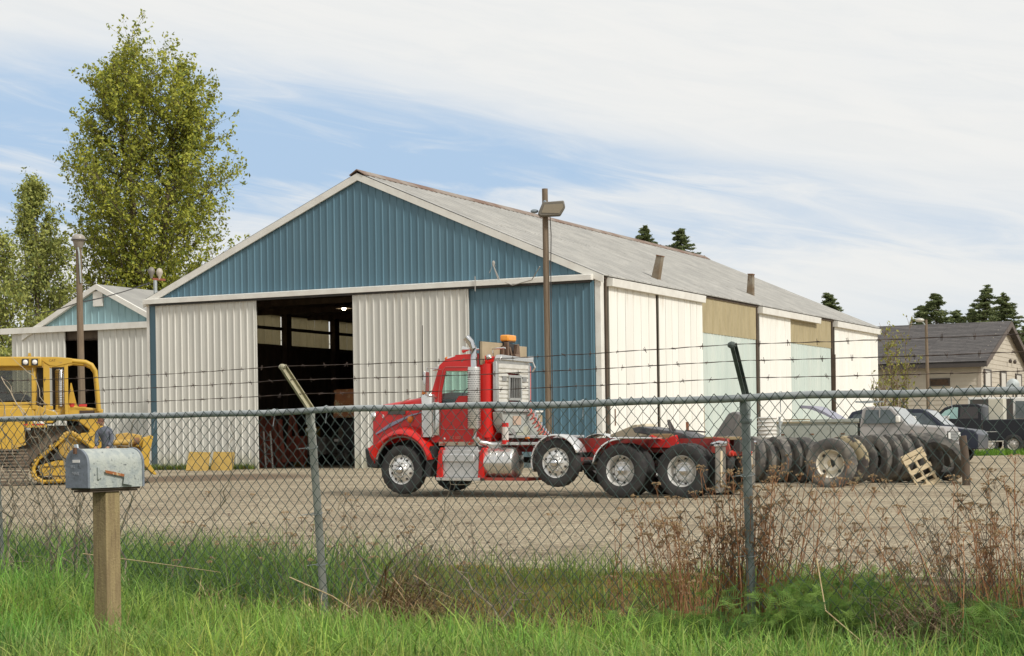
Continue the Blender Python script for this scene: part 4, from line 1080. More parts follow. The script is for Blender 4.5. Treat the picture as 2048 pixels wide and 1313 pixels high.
# wheels
for s_ in (1, -1):
    wheel(truck, (5.02, s_ * 1.06, 0.50), 0.50, 0.28, 0.29, 'steer', flip=s_)
    wheel(truck, (1.44, s_ * 1.07, 0.66), 0.475, 0.26, 0.285, 'steer', flip=s_, key=('lift', s_))
    for xx in (0.03, -1.27):
        wheel(truck, (xx, s_ * 1.08, 0.52), 0.525, 0.27, 0.29, 'drive', flip=s_)
        link('wheel', WCACHE[('drive', 0.525, 0.27, 0.29, s_)][0], truck, loc=(xx, s_ * 0.76, 0.52))
for xx, zz in ((5.02, .5), (1.44, .66), (0.03, .52), (-1.27, .52)):
    mb = MB(); mb.tube([(xx, -0.95, zz), (xx, 0.95, zz)], 0.09, 8)
    if xx < 1: mb.ell((xx, 0, zz), (0.26, 0.24, 0.26), 12, 8)
    mb.build('axle', M('axle_red', (0.16, 0.02, 0.015), (0.06, 0.03, 0.025), 5, rough=0.7), truck, smooth=40)
for s_ in (1, -1):      # frame rails
    MB().bb(-1.95, 5.9, s_ * 0.43 - 0.04, s_ * 0.43 + 0.04, 0.86, 1.13).build('frame_rail', M('frame_red', (0.30, 0.015, 0.012), (0.16, 0.03, 0.02), 3, rough=0.5), truck)
    MB().prism([(-2.05, 0.78), (-1.6, 0.86), (-1.65, 1.16), (-1.95, 1.13)], s_ * 0.5 - 0.03, s_ * 0.5 + 0.03, 'xz').build('rear_bracket', RED2, truck, bevel=0.01)
    mb = MB(); mb.prism([(0.45, 0.75), (0.85, 0.75), (0.95, 0.92), (0.35, 0.92)], s_ * 0.52 - 0.05, s_ * 0.52 + 0.05, 'xz')
    mb.build('bracket', RED, truck, bevel=0.01); mb = MB(); mb.prism([(-0.95, 0.95), (-0.3, 0.95), (-0.35, 1.2), (-0.62, 1.10), (-0.9, 1.2)], s_ * 0.55 - 0.06, s_ * 0.55 + 0.06, 'xz'); mb.build('bracket', RED, truck, bevel=0.01)
for xx in (4.5, 2.9, 2.2, 0.7, -0.6, -2.1):
    MB().bb(xx - 0.06, xx + 0.06, -0.4, 0.4, 0.88, 1.10).build('crossmember', DARK, truck)
mb = MB()
for xx in (0.7, -0.63, -1.9): mb.ell((xx, 0.35, 0.70), (0.14, 0.14, 0.2), 10, 8); mb.ell((xx, -0.35, 0.70), (0.14, 0.14, 0.2), 10, 8)
mb.beam((1.9, 0.3, 0.55), (-1.8, 0.3, 0.55), 0.1); mb.tube([(4.3, 0, 0.75), (0.1, 0, 0.6)], 0.06, 8)
mb.bb(4.4, 5.7, -0.38, 0.38, 0.55, 1.2); mb.bb(1.6, 2.1, -0.4, 0.5, 0.45, 0.85)
mb.build('undercarriage', DARK, truck)
# bumper, grille, hood
mb = MB(); mb.prism([(5.62, 0.52), (5.88, 0.54), (5.94, 0.93), (5.62, 0.93)], -1.15, 1.15, 'xz'); mb.build('bumper', M('black_bumper', (0.02, 0.02, 0.02), rough=0.35), truck, bevel=0.03)
def hood_section(x, w, zb_, zt, r=0.13):
    pts = [(w, zb_), (w, zt - r * 1.4)]
    for k in range(1, 6):
        a = math.pi / 2 * k / 5
        pts.append((w - r * (1 - math.cos(a)) * 1.2, zt - r * 1.4 + r * 1.4 * math.sin(a)))
    pts.append((w * 0.4, zt + 0.035))
    full = pts + [(-a, b) for a, b in reversed(pts)]
    return [(x, a, b) for a, b in full]
def loft(secs):
    mb = MB(); n = len(secs[0]); vs = [p for s in secs for p in s]; fs = []
    for i in range(len(secs) - 1):
        for k in range(n - 1): fs.append((i * n + k, (i + 1) * n + k, (i + 1) * n + k + 1, i * n + k + 1))
    fs.append(tuple(range(n))); fs.append(tuple(range((len(secs) - 1) * n, len(secs) * n))[::-1])
    return mb.add(vs, fs)
hood = loft([hood_section(5.98, 0.66, 0.92, 1.64), hood_section(5.93, 0.82, 0.92, 1.72), hood_section(5.72, 0.88, 0.95, 1.83), hood_section(5.1, 0.86, 1.1, 1.92), hood_section(4.3, 0.86, 1.1, 2.04)]).build('hood', RED, truck, smooth=45)
g_ = MB().bb(5.96, 6.01, -0.44, 0.44, 0.98, 1.60).build('grille', CHROME, truck, bevel=0.02)
for k in range(7): MB().bb(6.012, 6.024, -0.39 + k * 0.12, -0.33 + k * 0.12, 1.02, 1.56).build('grille_bar', DARK, g_)
for s_ in (1, -1):
    h_ = MB().ell((5.90, s_ * 0.80, 1.58), (0.07, 0.09, 0.10), 14, 10).build('headlight', CHR2, truck, smooth=60)
    MB().ell((5.93, s_ * 0.81, 1.58), (0.055, 0.075, 0.085), 12, 8).build('lens', M('headlamp_lens', (0.75, 0.78, 0.8), rough=0.08), h_, smooth=60)
    # front fender: arch over the wheel, swept rearwards
    mb = MB(); secs = []
    R0 = 0.66
    for k in range(0, 17):
        a = math.radians(12 + k * 10.2)         # from rear-low to front-low
        cx, cz = 5.02 - math.cos(a) * R0 * (1.12 if a < 1.57 else 1.12), 0.56 + math.sin(a) * R0 * 1.07
        if k >= 13: cx = 5.02 + 0.70 + (k - 13) * 0.035; cz = max(cz, 0.96 - (k - 13) * 0.02) if k < 16 else 0.93
        ix, iz = 5.02 - math.cos(a) * (R0 - 0.07) * 1.1, 0.56 + math.sin(a) * (R0 - 0.06) * 1.05
        secs.append([(ix, s_ * 1.17, iz), (cx * 0.5 + ix * .5, s_ * 1.215, (cz + iz) / 2), (cx, s_ * 1.20, cz), (cx, s_ * 1.05, cz + 0.06 * math.sin(a)), (cx, s_ * 0.62, cz + 0.16 * math.sin(a))])
    vs = [p for s in secs for p in s]; n = 5
    fs = [(i * n + k, (i + 1) * n + k, (i + 1) * n + k + 1, i * n + k + 1) for i in range(len(secs) - 1) for k in range(n - 1)]
    mb.add(vs, fs); fo = mb.build('fender', RED, truck, smooth=60)
    md = fo.modifiers.new('thick', 'SOLIDIFY'); md.thickness = 0.02
    mb = MB(); mb.tube([(5.02 - math.cos(math.radians(a)) * (R0 - 0.08) * 1.1, s_ * 1.16, 0.56 + math.sin(math.radians(a)) * (R0 - 0.07) * 1.05) for a in range(14, 168, 8)], 0.03, 6)
    mb.build('fender_lip', M('fender_lip', (0.25, 0.21, 0.18), rough=0.6), fo, smooth=60)
    MB().prism([(4.36, 0.36), (4.50, 0.36), (4.34, 0.98), (4.24, 0.98)], s_ * 0.8, s_ * 1.16, 'xz').build('mud_flap', BLACK, truck)
# inner wheel well filler between hood and fender
MB().bb(4.45, 5.6, -0.60, 0.60, 0.9, 1.3).build('inner_panel', DARK, truck)
# grey swoosh stripe along the hood side, text and marker
STR = M('grey_stripe', (0.26, 0.27, 0.36), rough=0.35)
mb = MB(); mb.prism([(5.83, 1.20), (5.80, 1.25), (5.45, 1.45), (4.95, 1.62), (4.42, 1.72), (4.95, 1.59), (5.45, 1.37)], 0.86, 0.895, 'xz'); mb.build('stripe', STR, hood)
MB().prism([(5.28, 1.80), (5.16, 1.90), (4.98, 1.95), (5.20, 1.86)], 0.84, 0.875, 'xz').build('stripe', M('pink_stripe', (0.6, 0.28, 0.22)), hood)
sd = Matrix(((-1, 0, 0, 0), (0, 0, 1, 0), (0, 1, 0, 0), (0, 0, 0, 1)))     # text on the left side faces +y, reads towards -x
BADGE = M('badge', (0.10, 0.10, 0.09), rough=0.3, metal=0.6)
MB().bb(5.10, 5.52, 0.865, 0.89, 1.62, 1.69).build('badge', BADGE, hood, bevel=0.004)
text('lettering', 'KENWORTH', 0.075, CHR2, hood, Matrix.Translation((5.31, 0.885, 1.71)) @ sd, 0.004)
text('number', '0', 0.10, M('white_paint', (0.8, 0.78, 0.75)), hood, Matrix.Translation((5.64, 0.885, 1.58)) @ sd, 0.004)
MB().ell((4.98, 0.87, 1.52), (0.075, 0.05, 0.075), 12, 8).build('marker_lamp', AMB, truck, smooth=60)
MB().prism([(5.55, 1.86), (5.05, 1.99), (4.7, 1.97), (5.2, 1.9)], -0.28, 0.28, 'xz').build('hood_scoop', M('brown_scoop', (0.08, 0.05, 0.04)), truck)
# air cleaner in front of the door
ac = MB().lathe([(0, 1.16), (0.155, 1.16), (0.155, 1.70), (0.165, 1.70), (0.165, 1.76), (0.15, 1.80), (0.155, 1.96), (0.13, 2.02), (0, 2.03)], 24, c=(4.46, 1.0, 0)).build('air_cleaner', CHR2, truck, smooth=35)
MB().lathe([(0, .1), (0.05, 0.07), (0.055, 0.0)], 10, c=(4.52, 1.08, 2.02)).build('marker_lamp', AMB, truck, smooth=60)
mb = MB(); mb.tube([(4.28, 0.98, 1.85), (4.24, 1.0, 1.6), (4.26, 0.98, 1.2)], 0.07, 8); mb.build('intake_pipe', CHR2, truck, smooth=60)
# cab
prof = [(3.22, 1.05), (3.22, 2.78), (3.35, 2.80), (3.90, 2.78), (4.12, 2.72), (4.26, 2.60), (4.42, 2.02), (4.42, 1.05)]
cabm = MB()
def sidepanel(pts, y, hole): pass
# cab shell: back, roof, front in strips; sides with a window opening
y_ = 0.96
top_w = 0.86
def cw(z): return y_ if z <= 2.0 else y_ - (z - 2.0) * 0.11
WIN = [(3.30, 2.48), (4.10, 2.49), (4.17, 2.10), (4.18, 1.83), (3.88, 1.82), (3.76, 1.98), (3.30, 1.99)]
def shell_side(s_):
    outer = prof; bm = bmesh.new()
    vo = [bm.verts.new((x, s_ * cw(z), z)) for x, z in outer]; vi = [bm.verts.new((x, s_ * cw(z), z)) for x, z in WIN]
    eo = [bm.edges.new((vo[i], vo[(i + 1) % len(vo)])) for i in range(len(vo))]; ei = [bm.edges.new((vi[i], vi[(i + 1) % len(vi)])) for i in range(len(vi))]
    bmesh.ops.triangle_fill(bm, use_beauty=True, use_dissolve=False, edges=eo + ei)
    me = D.meshes.new('cab_side'); bm.to_mesh(me); bm.free(); me.materials.append(RED)
    o = link('cab_side', me, truck); md = o.modifiers.new('thick', 'SOLIDIFY'); md.thickness = 0.03; md.offset = 0
    return o
sL = shell_side(1); sR = shell_side(-1)
mb = MB()
for i in range(len(prof) - 1):
    (xa, za), (xb, zb2) = prof[i], prof[i + 1]
    if (xa, za) == (4.26, 2.60): continue           # windscreen opening
    mb.add([(xa, cw(za), za), (xb, cw(zb2), zb2), (xb, -cw(zb2), zb2), (xa, -cw(za), za)], [(0, 1, 2, 3)])
mb.add([(3.22, .96, 1.05), (4.42, .96, 1.05), (4.42, -.96, 1.05), (3.22, -.96, 1.05)], [(0, 1, 2, 3)])
o = mb.build('cab_shell', RED, truck); md = o.modifiers.new('thick', 'SOLIDIFY'); md.thickness = 0.03
TEAL = glass('teal_glass', (0.84, 0.96, 0.93), 0.985)
for s_ in (1, -1):
    g_ = MB().add([(x, s_ * (cw(z) - 0.012), z) for x, z in WIN], [tuple(range(len(WIN)))]).build('side_window', TEAL, truck)
    md = g_.modifiers.new('thick', 'SOLIDIFY'); md.thickness = 0.006
    pts = [(3.26, 1.12), (3.26, 2.55), (4.02, 2.57), (4.20, 2.10), (4.22, 1.32), (4.12, 1.18), (3.3, 1.18)]
    P = [(x, s_ * (cw(z) + 0.018), z) for x, z in [(3.27, 1.34), (3.27, 2.50), (3.33, 2.56), (4.10, 2.57), (4.16, 2.52), (4.23, 2.12), (4.25, 1.90), (4.25, 1.42), (4.19, 1.34), (4.10, 1.31), (3.27, 1.31)]]
    MB().tube(P, 0.008, 4).build('door_seal', M('door_seal', (0.42, 0.12, 0.10), rough=0.5), truck)
MB().add([(4.25, .80, 2.58), (4.25, -.80, 2.58), (4.41, -.86, 2.05), (4.41, .86, 2.05)], [(0, 1, 2, 3)]).build('windscreen', TEAL, truck).modifiers.new('t', 'SOLIDIFY').thickness = 0.006
dh = MB().bb(3.42, 3.55, 0.965, 0.985, 1.50, 1.68).build('door_handle', CHR2, truck, bevel=0.005)
MB().bb(3.445, 3.525, 0.986, 0.992, 1.53, 1.65).build('handle_recess', DARK, dh)
mb = MB(); mb.bb(3.5, 4.3, -0.85, 0.85, 1.75, 1.92); mb.bb(3.2, 3.5, 0.25, 0.75, 1.5, 2.35); mb.bb(3.2, 3.5, -0.75, -0.25, 1.5, 2.3)
mb.build('cab_interior', M('cab_dark', (0.02, 0.02, 0.02), rough=0.6), truck, bevel=0.03)
sw_ = MB().lathe([(0.20, 0), (0.215, 0.012), (0.23, 0), (0.215, -0.012), (0.20, 0)], 18).build('steering_wheel', DARK, truck)
sw_.location = (3.78, 0.5, 2.06); sw_.rotation_euler = (0, 0.9, 0)
MB().beam((3.8, -0.3, 2.16), (3.35, -0.2, 2.2), 0.02).build('wiper', DARK, truck)
# sun visor, roof lamps, horn, stack
MB().prism([(4.18, 2.58), (4.46, 2.50), (4.47, 2.53), (4.20, 2.66)], -0.85, 0.85, 'xz').build('sun_visor', CHR2, truck, bevel=0.006)
for yy in (0.72, 0.36, 0.0, -0.36, -0.72):
    l_ = MB().ell((4.06, yy, 2.74), (0.17, 0.05, 0.05), 12, 8).build('roof_lamp', CHR2, truck, smooth=60)
    MB().ell((4.18, yy, 2.745), (0.06, 0.04, 0.04), 10, 6).build('lens', AMB, l_, smooth=60)
mb = MB(); mb.tube([(3.75, 0.55, 2.93), (3.3, 0.55, 2.93), (2.9, 0.55, 2.94)], [0.018, 0.018, 0.02], 8); mb.lathe([(0.025, 0), (0.035, .05), (0.075, 0.14)], 12, c=(3.75, 0.55, 2.93), axis='x')
mb.tube([(3.7, 0.55, 2.93), (3.7, 0.55, 2.83)], 0.015, 5); mb.tube([(3.2, 0.55, 2.93), (3.2, 0.55, 2.84)], 0.015, 5)
mb.build('air_horn', CHR2, truck, smooth=50)
st = MB().lathe([(0.0, 1.33), (0.128, 1.33), (0.133, 1.35), (0.133, 2.52), (0.125, 2.55), (0.0, 2.55)], 28, c=(3.32, 1.12, 0)).build('stack_shield', M('perforated_chrome', (0.62, 0.60, 0.56), rough=0.28, metal=0.8), truck, smooth=40)
mb = MB()
for r_i in range(26):
    for c_i in range(12):
        a = 2 * math.pi * (c_i + 0.5 * (r_i % 2)) / 24 + 0.2
        mb.bb(-0.006, 0.006, -0.006, 0.006, -.006, .006) if False else None
        cx, cy = 3.32 + math.cos(a) * 0.1332, 1.12 + math.sin(a) * 0.1332
        mb.box((cx, cy, 1.40 + r_i * 0.043), (0.014, 0.014, 0.014), Matrix.Rotation(a, 3, 'Z'))
mb.build('perforation', DARK, st)['kind'] = 'stuff'
mb = MB(); mb.tube([(3.32, 1.12, 2.54), (3.32, 1.12, 2.80), (3.33, 1.13, 2.92), (3.38, 1.16, 3.04), (3.46, 1.20, 3.14)], [0.068, 0.068, 0.07, 0.072, 0.075], 16, caps=False)
mb.build('exhaust_stack', CHROME, truck, smooth=60)
MB().tube([(3.42, 1.18, 3.095), (3.462, 1.202, 3.142)], 0.068, 14).build('stack_opening', DARK, st)
mb = MB(); mb.tube([(3.32, 1.1, 1.34), (3.32, 1.08, 1.15), (3.26, 1.0, 1.05), (3.05, 0.85, 1.0), (2.8, 0.7, 1.02)], 0.075, 12); mb.build('exhaust_elbow', CHR2, truck, smooth=60)
# antennas and mirrors
for s_ in (1, -1):
    mb = MB(); mb.tube([(4.22, s_ * 0.9, 2.52), (4.38, s_ * 1.2, 2.55), (4.40, s_ * 1.22, 2.0), (4.26, s_ * 0.92, 1.95)], 0.013, 5)
    mi = mb.build('mirror_bracket', CHR2, truck, smooth=60)
    MB().bb(4.36, 4.42, s_ * 1.22 - 0.09, s_ * 1.22 + 0.09, 2.06, 2.48).build('mirror', CHR2, mi, bevel=0.02)
MB().tube([(4.44, 1.28, 2.3), (4.44, 1.28, 3.4)], 0.009, 4).build('antenna', DARK, truck)
MB().tube([(4.3, -0.9, 2.4), (4.22, -0.95, 3.1)], 0.006, 4).build('antenna', DARK, truck)
# rounded cab extender / back corner, behind the stack
for s_ in (1, -1):
    mb = MB(); pr = [(3.26, 0.97)]
    for k in range(8):
        a = math.pi / 2 * k / 7; pr.append((3.14 - 0.10 * math.sin(a), 0.82 + 0.16 * math.cos(a) - 0.0))
    pr += [(3.04, 0.3), (3.26, 0.3)]
    mb.prism([(x, s_ * y) for x, y in pr], 1.15, 2.62, 'xy'); mb.build('cab_corner', RED, truck, smooth=50)
MB().bb(3.06, 3.25, -0.8, 0.8, 1.15, 2.66).build('cab_back', RED, truck)
MB().bb(3.06, 3.2, 0.55, 0.9, 0.98, 1.16).build('step_hanger', RED, truck, bevel=0.01)
# sill with marker lamps and door lettering
si = MB().bb(3.35, 4.22, 0.965, 1.0, 0.985, 1.065).build('sill', M('tan_sill', (0.46, 0.40, 0.30), (0.36, 0.12, 0.09), 9, rough=0.5, lo=0.5, hi=0.6), truck)
for xx in (4.08, 3.8, 3.5): MB().ell((xx, 1.0, 1.025), (0.035, 0.012, 0.024), 8, 6).build('sill_lamp', M('red_amber', (0.5, 0.08, 0.02), rough=0.3), si)
text('lettering', 'KZ 600', 0.085, M('pale_red_ink', (0.55, 0.18, 0.13)), sL, Matrix.Translation((3.85, 0.978, 1.145)) @ sd, 0.002)
MB().ell((4.09, 0.98, 1.12), (0.03, 0.02, 0.03), 8, 6).build('badge', CHR2, sL)
# steps / battery box
bx_ = MB().prism([(4.05, 0.36), (3.22, 0.36), (3.22, 0.90), (4.12, 0.90)], 0.70, 1.12, 'xz').build('step_box', PLATE, truck, bevel=0.01)
MB().bb(3.28, 4.05, 0.72, 1.06, 0.89, 0.97).build('step', PLATE, bx_, bevel=0.006)
MB().bb(3.15, 4.18, 0.95, 1.20, 0.29, 0.355).build('step', CHR2, bx_, bevel=0.006)
MB().bb(3.3, 4.05, 1.121, 1.17, 0.66, 0.82).build('step_tread', PLATE, bx_, bevel=0.02)
for xx in (4.14, 3.17): MB().prism([(xx - 0.09, 0.34), (xx + 0.05, 0.34), (xx + 0.0, 0.86), (xx - 0.05, 0.95), (xx - 0.09, 0.95)], 0.9, 1.17, 'xz').build('step_bracket', RED, truck, bevel=0.01)
# fuel tank
mb = MB(); prf = [(0, -0.36), (0.22, -0.36), (0.28, -0.34), (0.305, -0.31), (0.31, -0.28), (0.31, 0.28), (0.305, 0.31), (0.28, 0.34), (0.22, 0.36), (0, 0.36)]
tk = mb.lathe(prf, 32, c=(2.80, 0.86, 0.65), axis='x').build('fuel_tank', M('tank_alu', (0.63, 0.61, 0.57), rough=0.24, metal=0.85), truck, smooth=35)
for dx in (-0.14, 0.02, 0.16): MB().lathe([(0.311, -0.022), (0.320, -0.02), (0.320, 0.02), (0.311, 0.022)], 32, c=(2.80 + dx, 0.86, 0.65), axis='x').build('tank_strap', CHR2, tk, smooth=35)
MB().bb(2.1, 3.1, 0.5, 1.1, 0.30, 0.36).build('tank_bracket', RED2, truck)
MB().bb(2.35, 2.55, 0.52, 0.75, 0.97, 1.06).build('tank_bracket', RED, truck, bevel=0.01)
MB().tube([(2.72, 0.9, 1.1), (2.72, 0.9, 1.36)], 0.07, 10).build('extinguisher', M('pale_bottle', (0.55, 0.5, 0.45), rough=0.4), truck)
MB().tube([(2.72, 0.9, 1.36), (2.72, 0.9, 1.44)], 0.07, 10).build('extinguisher_cap', RED, truck)
MB().tube([(2.72, 0.9, 1.02), (2.72, 0.9, 1.10)], 0.072, 10).build('extinguisher_base', RED, truck)
# headache rack facing the rear, with barred window
rx = 2.96
rk = MB(); y0, y1, z0, z1 = 0.86, -0.56, 1.72, 2.66
for (a, b_) in (((rx, y0, z0), (rx, y0, z1)), ((rx, y1, z0), (rx, y1, z1))): rk.beam(a, b_, 0.09, 0.09)
rk.beam((rx, y0, z1), (rx, y1, z1), 0.09, 0.09); rk.beam((rx, y0, z0), (rx, y1, z0), 0.08, 0.08)
rack = rk.build('headache_rack', ALU, truck, bevel=0.01)
wy0, wy1, wz0, wz1 = 0.40, -0.14, 1.92, 2.38
k = 0; zz = z0 + 0.04
while zz < z1 - 0.05:
    zz2 = min(zz + 0.085, z1 - 0.05)
    segs = [(y0 - 0.05, y1 + 0.05)] if (zz2 < wz0 or zz > wz1) else [(y0 - 0.05, wy0), (wy1, y1 + 0.05)]
    for a, b_ in segs:
        MB().prism([(rx - 0.02, zz), (rx - 0.045, zz + 0.02), (rx - 0.045, zz2 - 0.02), (rx - 0.02, zz2 - 0.004), (rx + 0.01, zz2 - 0.004), (rx + 0.01, zz)], min(a, b_), max(a, b_), 'xz').build('plank', M('rack_alu', (0.74, 0.72, 0.66), (0.62, 0.60, 0.54), 6, rough=0.42, metal=0.35), rack)
    zz = zz2
fr = MB(); 
for (a, b_) in (((rx - .05, wy0, wz0), (rx - .05, wy0, wz1)), ((rx - .05, wy1, wz0), (rx - .05, wy1, wz1)), ((rx - .05, wy0, wz0), (rx - .05, wy1, wz0)), ((rx - .05, wy0, wz1), (rx - .05, wy1, wz1))): fr.beam(a, b_, 0.05, 0.05)
fr.build('window_frame', ALU, rack)
for q in range(7):
    yb = wy0 - 0.05 - q * 0.075
    MB().beam((rx - 0.04, yb, wz0), (rx - 0.04, yb + (0.03 if q == 1 else 0), wz1), 0.018, 0.018).build('window_bar', ALU, rack)
MB().bb(rx + 0.03, rx + 0.05, wy1, wy0, wz0, wz1).build('mesh_backing', DARK, rack)
for (a, b_) in ((0.66, 0.48), (-0.24, -0.42)):
    MB().bb(rx - 0.055, rx - 0.047, b_, a, 2.28, 2.38).build('grey_patch', M('grey_patch', (0.22, 0.22, 0.21)), rack)
MB().prism([(0.88, 2.70), (0.80, 2.80), (-0.54, 2.76), (-0.62, 2.82), (-0.60, 2.68)], rx - 0.12, rx + 0.03, 'yz').build('top_channel', CHR2, rack, bevel=0.01)
MB().tube([(rx - 0.1, -0.58, 2.72), (rx - 0.16, -0.60, 2.58), (rx - 0.1, -0.58, 2.48)], 0.02, 6).build('grab_hook', CHR2, rack)
MB().ell((rx + 0.1, 0.97, 2.75), (0.06, 0.06, 0.06), 12, 8).build('work_lamp', CHR2, truck, smooth=60)
# lower cabinet, sloped, and catwalk
mb = MB(); mb.prism([(0.90, 1.66), (0.86, 1.40), (0.70, 1.24), (0.0, 1.24), (-0.15, 1.5), (-0.15, 1.66)], rx - 0.18, rx + 0.06, 'yz'); mb.build('cabinet', GREYP, truck, bevel=0.02)
MB().bb(rx - 0.20, rx - 0.18, 0.12, 0.46, 1.40, 1.58).build('cabinet_panel', M('pink_panel', (0.42, 0.30, 0.22), rough=0.6), truck)
MB().bb(rx - 0.25, rx - 0.02, -0.45, 0.9, 1.665, 1.70).build('shelf', ALU, truck, bevel=0.005)
MB().bb(rx - 0.06, rx + 0.02, -1.10, -0.1, 0.98, 1.66).build('rear_panel', GREYP, truck, bevel=0.01)
MB().bb(rx - 0.075, rx - 0.061, -1.10, -0.94, 0.98, 1.60).build('side_strip', M('tan_strip', (0.36, 0.27, 0.16)), truck)
MB().bb(rx - 0.09, rx - 0.0, -1.12, -0.1, 1.661, 1.70).build('panel_edge', TRIM, truck)
mb = MB(); mb.beam((rx - 0.2, 0.62, 1.28), (rx - 0.1, 0.12, 1.02), 0.12, 0.12); mb.build('strut', ALU, truck)
MB().prism([(0.45, 1.02), (0.15, 1.35), (-0.25, 1.38), (-0.5, 1.02)], rx - 0.16, rx - 0.1, 'yz').build('splash_panel', M('pale_green_panel', (0.36, 0.36, 0.28), rough=0.6), truck)
MB().bb(1.75, 2.75, -0.8, 0.86, 1.14, 1.19).build('deck_plate', PLATE, truck, bevel=0.006)
MB().bb(1.5, 2.72, 0.80, 0.95, 1.00, 1.06).build('deck_edge', CHR2, truck, bevel=0.01)
MB().ell((2.2, 0.93, 1.14), (0.06, 0.02, 0.025), 8, 6).build('deck_lamp', AMB, truck)
# coiled red and blue air lines
def coil(c0, c1, r, turns, mat, rr=0.016, sag=0.06):
    P = []; a = Vector(c0); b = Vector(c1); n = turns * 10
    d = (b - a).normalized(); u = d.cross(Vector((1, 0, 0))).normalized(); v = d.cross(u)
    for k in range(n + 1):
        f = k / n; an = 2 * math.pi * turns * f
        P.append(a.lerp(b, f) + u * math.cos(an) * r + v * math.sin(an) * r - Vector((0, 0, sag * math.sin(math.pi * f))))
    MB().tube(P, rr, 5).build('air_line', mat, truck, smooth=70)
coil((rx - 0.25, -0.12, 1.68), (rx - 0.55, -0.50, 1.08), 0.065, 9, M('red_hose', (0.50, 0.12, 0.09), rough=0.4))
coil((rx - 0.22, -0.38, 1.66), (rx - 0.5, -0.72, 1.10), 0.055, 9, M('grey_blue_hose', (0.33, 0.36, 0.40), rough=0.4), 0.012)
# sign board, brown bracket and amber beacon on top, facing the rear
MB().bb(3.20, 3.26, 0.10, 0.98, 2.60, 3.06).build('sign_board', M('tan_board', (0.34, 0.27, 0.17), (0.40, 0.32, 0.21), 3, rough=0.6), truck, bevel=0.006)
MB().bb(3.10, 3.16, -0.80, -0.40, 2.72, 3.02).build('sign_board', MATS['tan_board'], truck, bevel=0.006)
MB().bb(3.261, 3.28, -0.6, 0.98, 2.60, 3.07).build('board_back', DARK, truck)
BRN = M('brown_bracket', (0.11, 0.065, 0.04), (0.17, 0.11, 0.07), 5, rough=0.7)
mb = MB(); mb.beam((3.1, 0.10, 2.70), (3.1, 0.12, 3.08), 0.09, 0.07); mb.beam((3.1, -0.38, 2.70), (3.1, -0.33, 3.05), 0.09, 0.09); mb.prism([(0.08, 2.98), (0.02, 2.98), (-0.12, 2.74), (-0.06, 2.68)], 3.05, 3.13, 'yz')
mb.prism([(-0.34, 3.02), (-0.28, 3.02), (-0.20, 2.72), (-0.36, 2.68)], 3.05, 3.13, 'yz'); mb.bb(3.03, 3.17, -0.36, 0.12, 2.68, 2.74); mb.tube([(3.03, -0.08, 2.80), (3.03, -0.28, 2.80)], 0.05, 8); mb.beam((3.15, 0.2, 2.70), (3.15, 0.2, 3.0), 0.06)
mb.build('light_bracket', BRN, truck, bevel=0.008)
bcn = MB().bb(3.05, 3.25, -0.24, 0.14, 3.10, 3.23).build('beacon', M('amber_beacon', (0.75, 0.27, 0.03), (0.8, 0.34, 0.05), 8, rough=0.25), truck, bevel=0.03)
MB().bb(3.07, 3.23, -0.20, 0.10, 3.07, 3.10).build('beacon_base', DARK, bcn)
# lift-axle fender (polished half ring), rear quarter fenders
def ring_fender(name, cx, cz, R, a0, a1, y0, y1, mat, flare=0.0):
    secs = []
    n = int(abs(a1 - a0) / 9) + 2
    for k in range(n):
        a = math.radians(a0 + (a1 - a0) * k / (n - 1))
        x_, z_ = cx + math.cos(a) * R, cz + math.sin(a) * R
        secs.append([(x_ * 1 - math.cos(a) * 0.03, y1 + 0.0 * k, z_ - math.sin(a) * 0.03), (x_, y1 - 0.02 * (1 if y1 > 0 else -1), z_), (x_, y0, z_)])
    vs = [p for s in secs for p in s]; fs = [(i * 3 + k, (i + 1) * 3 + k, (i + 1) * 3 + k + 1, i * 3 + k + 1) for i in range(n - 1) for k in (0, 1)]
    o = MB().add(vs, fs).build(name, mat, truck, smooth=60); md = o.modifiers.new('t', 'SOLIDIFY'); md.thickness = 0.012
    return o
for s_ in (1, -1):
    ring_fender('fender', 1.44, 0.68, 0.54, 160, -22, s_ * 0.80, s_ * 1.24, FENDW)
    ring_fender('fender', 0.03, 0.53, 0.61, 10, 92, s_ * 0.62, s_ * 1.24, FENDW)
    MB().bb(-0.62, 0.02, s_ * 0.62, s_ * 1.24, 1.13, 1.15).build('fender_top', FENDW, truck)
    MB().tube([(-0.65, s_ * 1.23, 1.14), (0.03, s_ * 1.23, 1.145)], 0.02, 6).build('fender_edge', CHR2, truck)
# fifth wheel and junk on the frame
mb = MB(); mb.prism([(0.10, 1.33), (-0.05, 1.36), (-0.95, 1.24), (-1.20, 1.14), (-1.05, 1.10), (0.05, 1.24)], -0.45, 0.45, 'xz'); mb.build('fifth_wheel', M('greasy_steel', (0.05, 0.05, 0.055), (0.11, 0.10, 0.10), 8, rough=0.45, metal=0.5), truck, bevel=0.015)
mb = MB(); mb.bb(-0.8, -0.3, -0.5, 0.5, 1.12, 1.22); mb.bb(-1.9, -1.4, -0.4, 0.4, 1.10, 1.16); mb.build('mounting', M('straw_junk', (0.22, 0.16, 0.08), (0.30, 0.22, 0.11), 8, rough=0.9), truck, bevel=0.01)
mb = MB(); mb.prism([(0.95, 1.15), (0.95, 1.20), (0.40, 1.40), (0.34, 1.40), (0.30, 1.15)], -0.9, -0.35, 'xz'); mb.build('tan_box', M('tan_box', (0.40, 0.34, 0.24), (0.34, 0.28, 0.19), 3, rough=0.6), truck, bevel=0.01)
MB().prism([(0.30, 1.16), (0.12, 1.16), (0.14, 1.38), (0.20, 1.42), (0.30, 1.40)], -0.9, -0.35, 'xz').build('tan_box', M('pale_tan', (0.55, 0.47, 0.33)), truck, bevel=0.01)
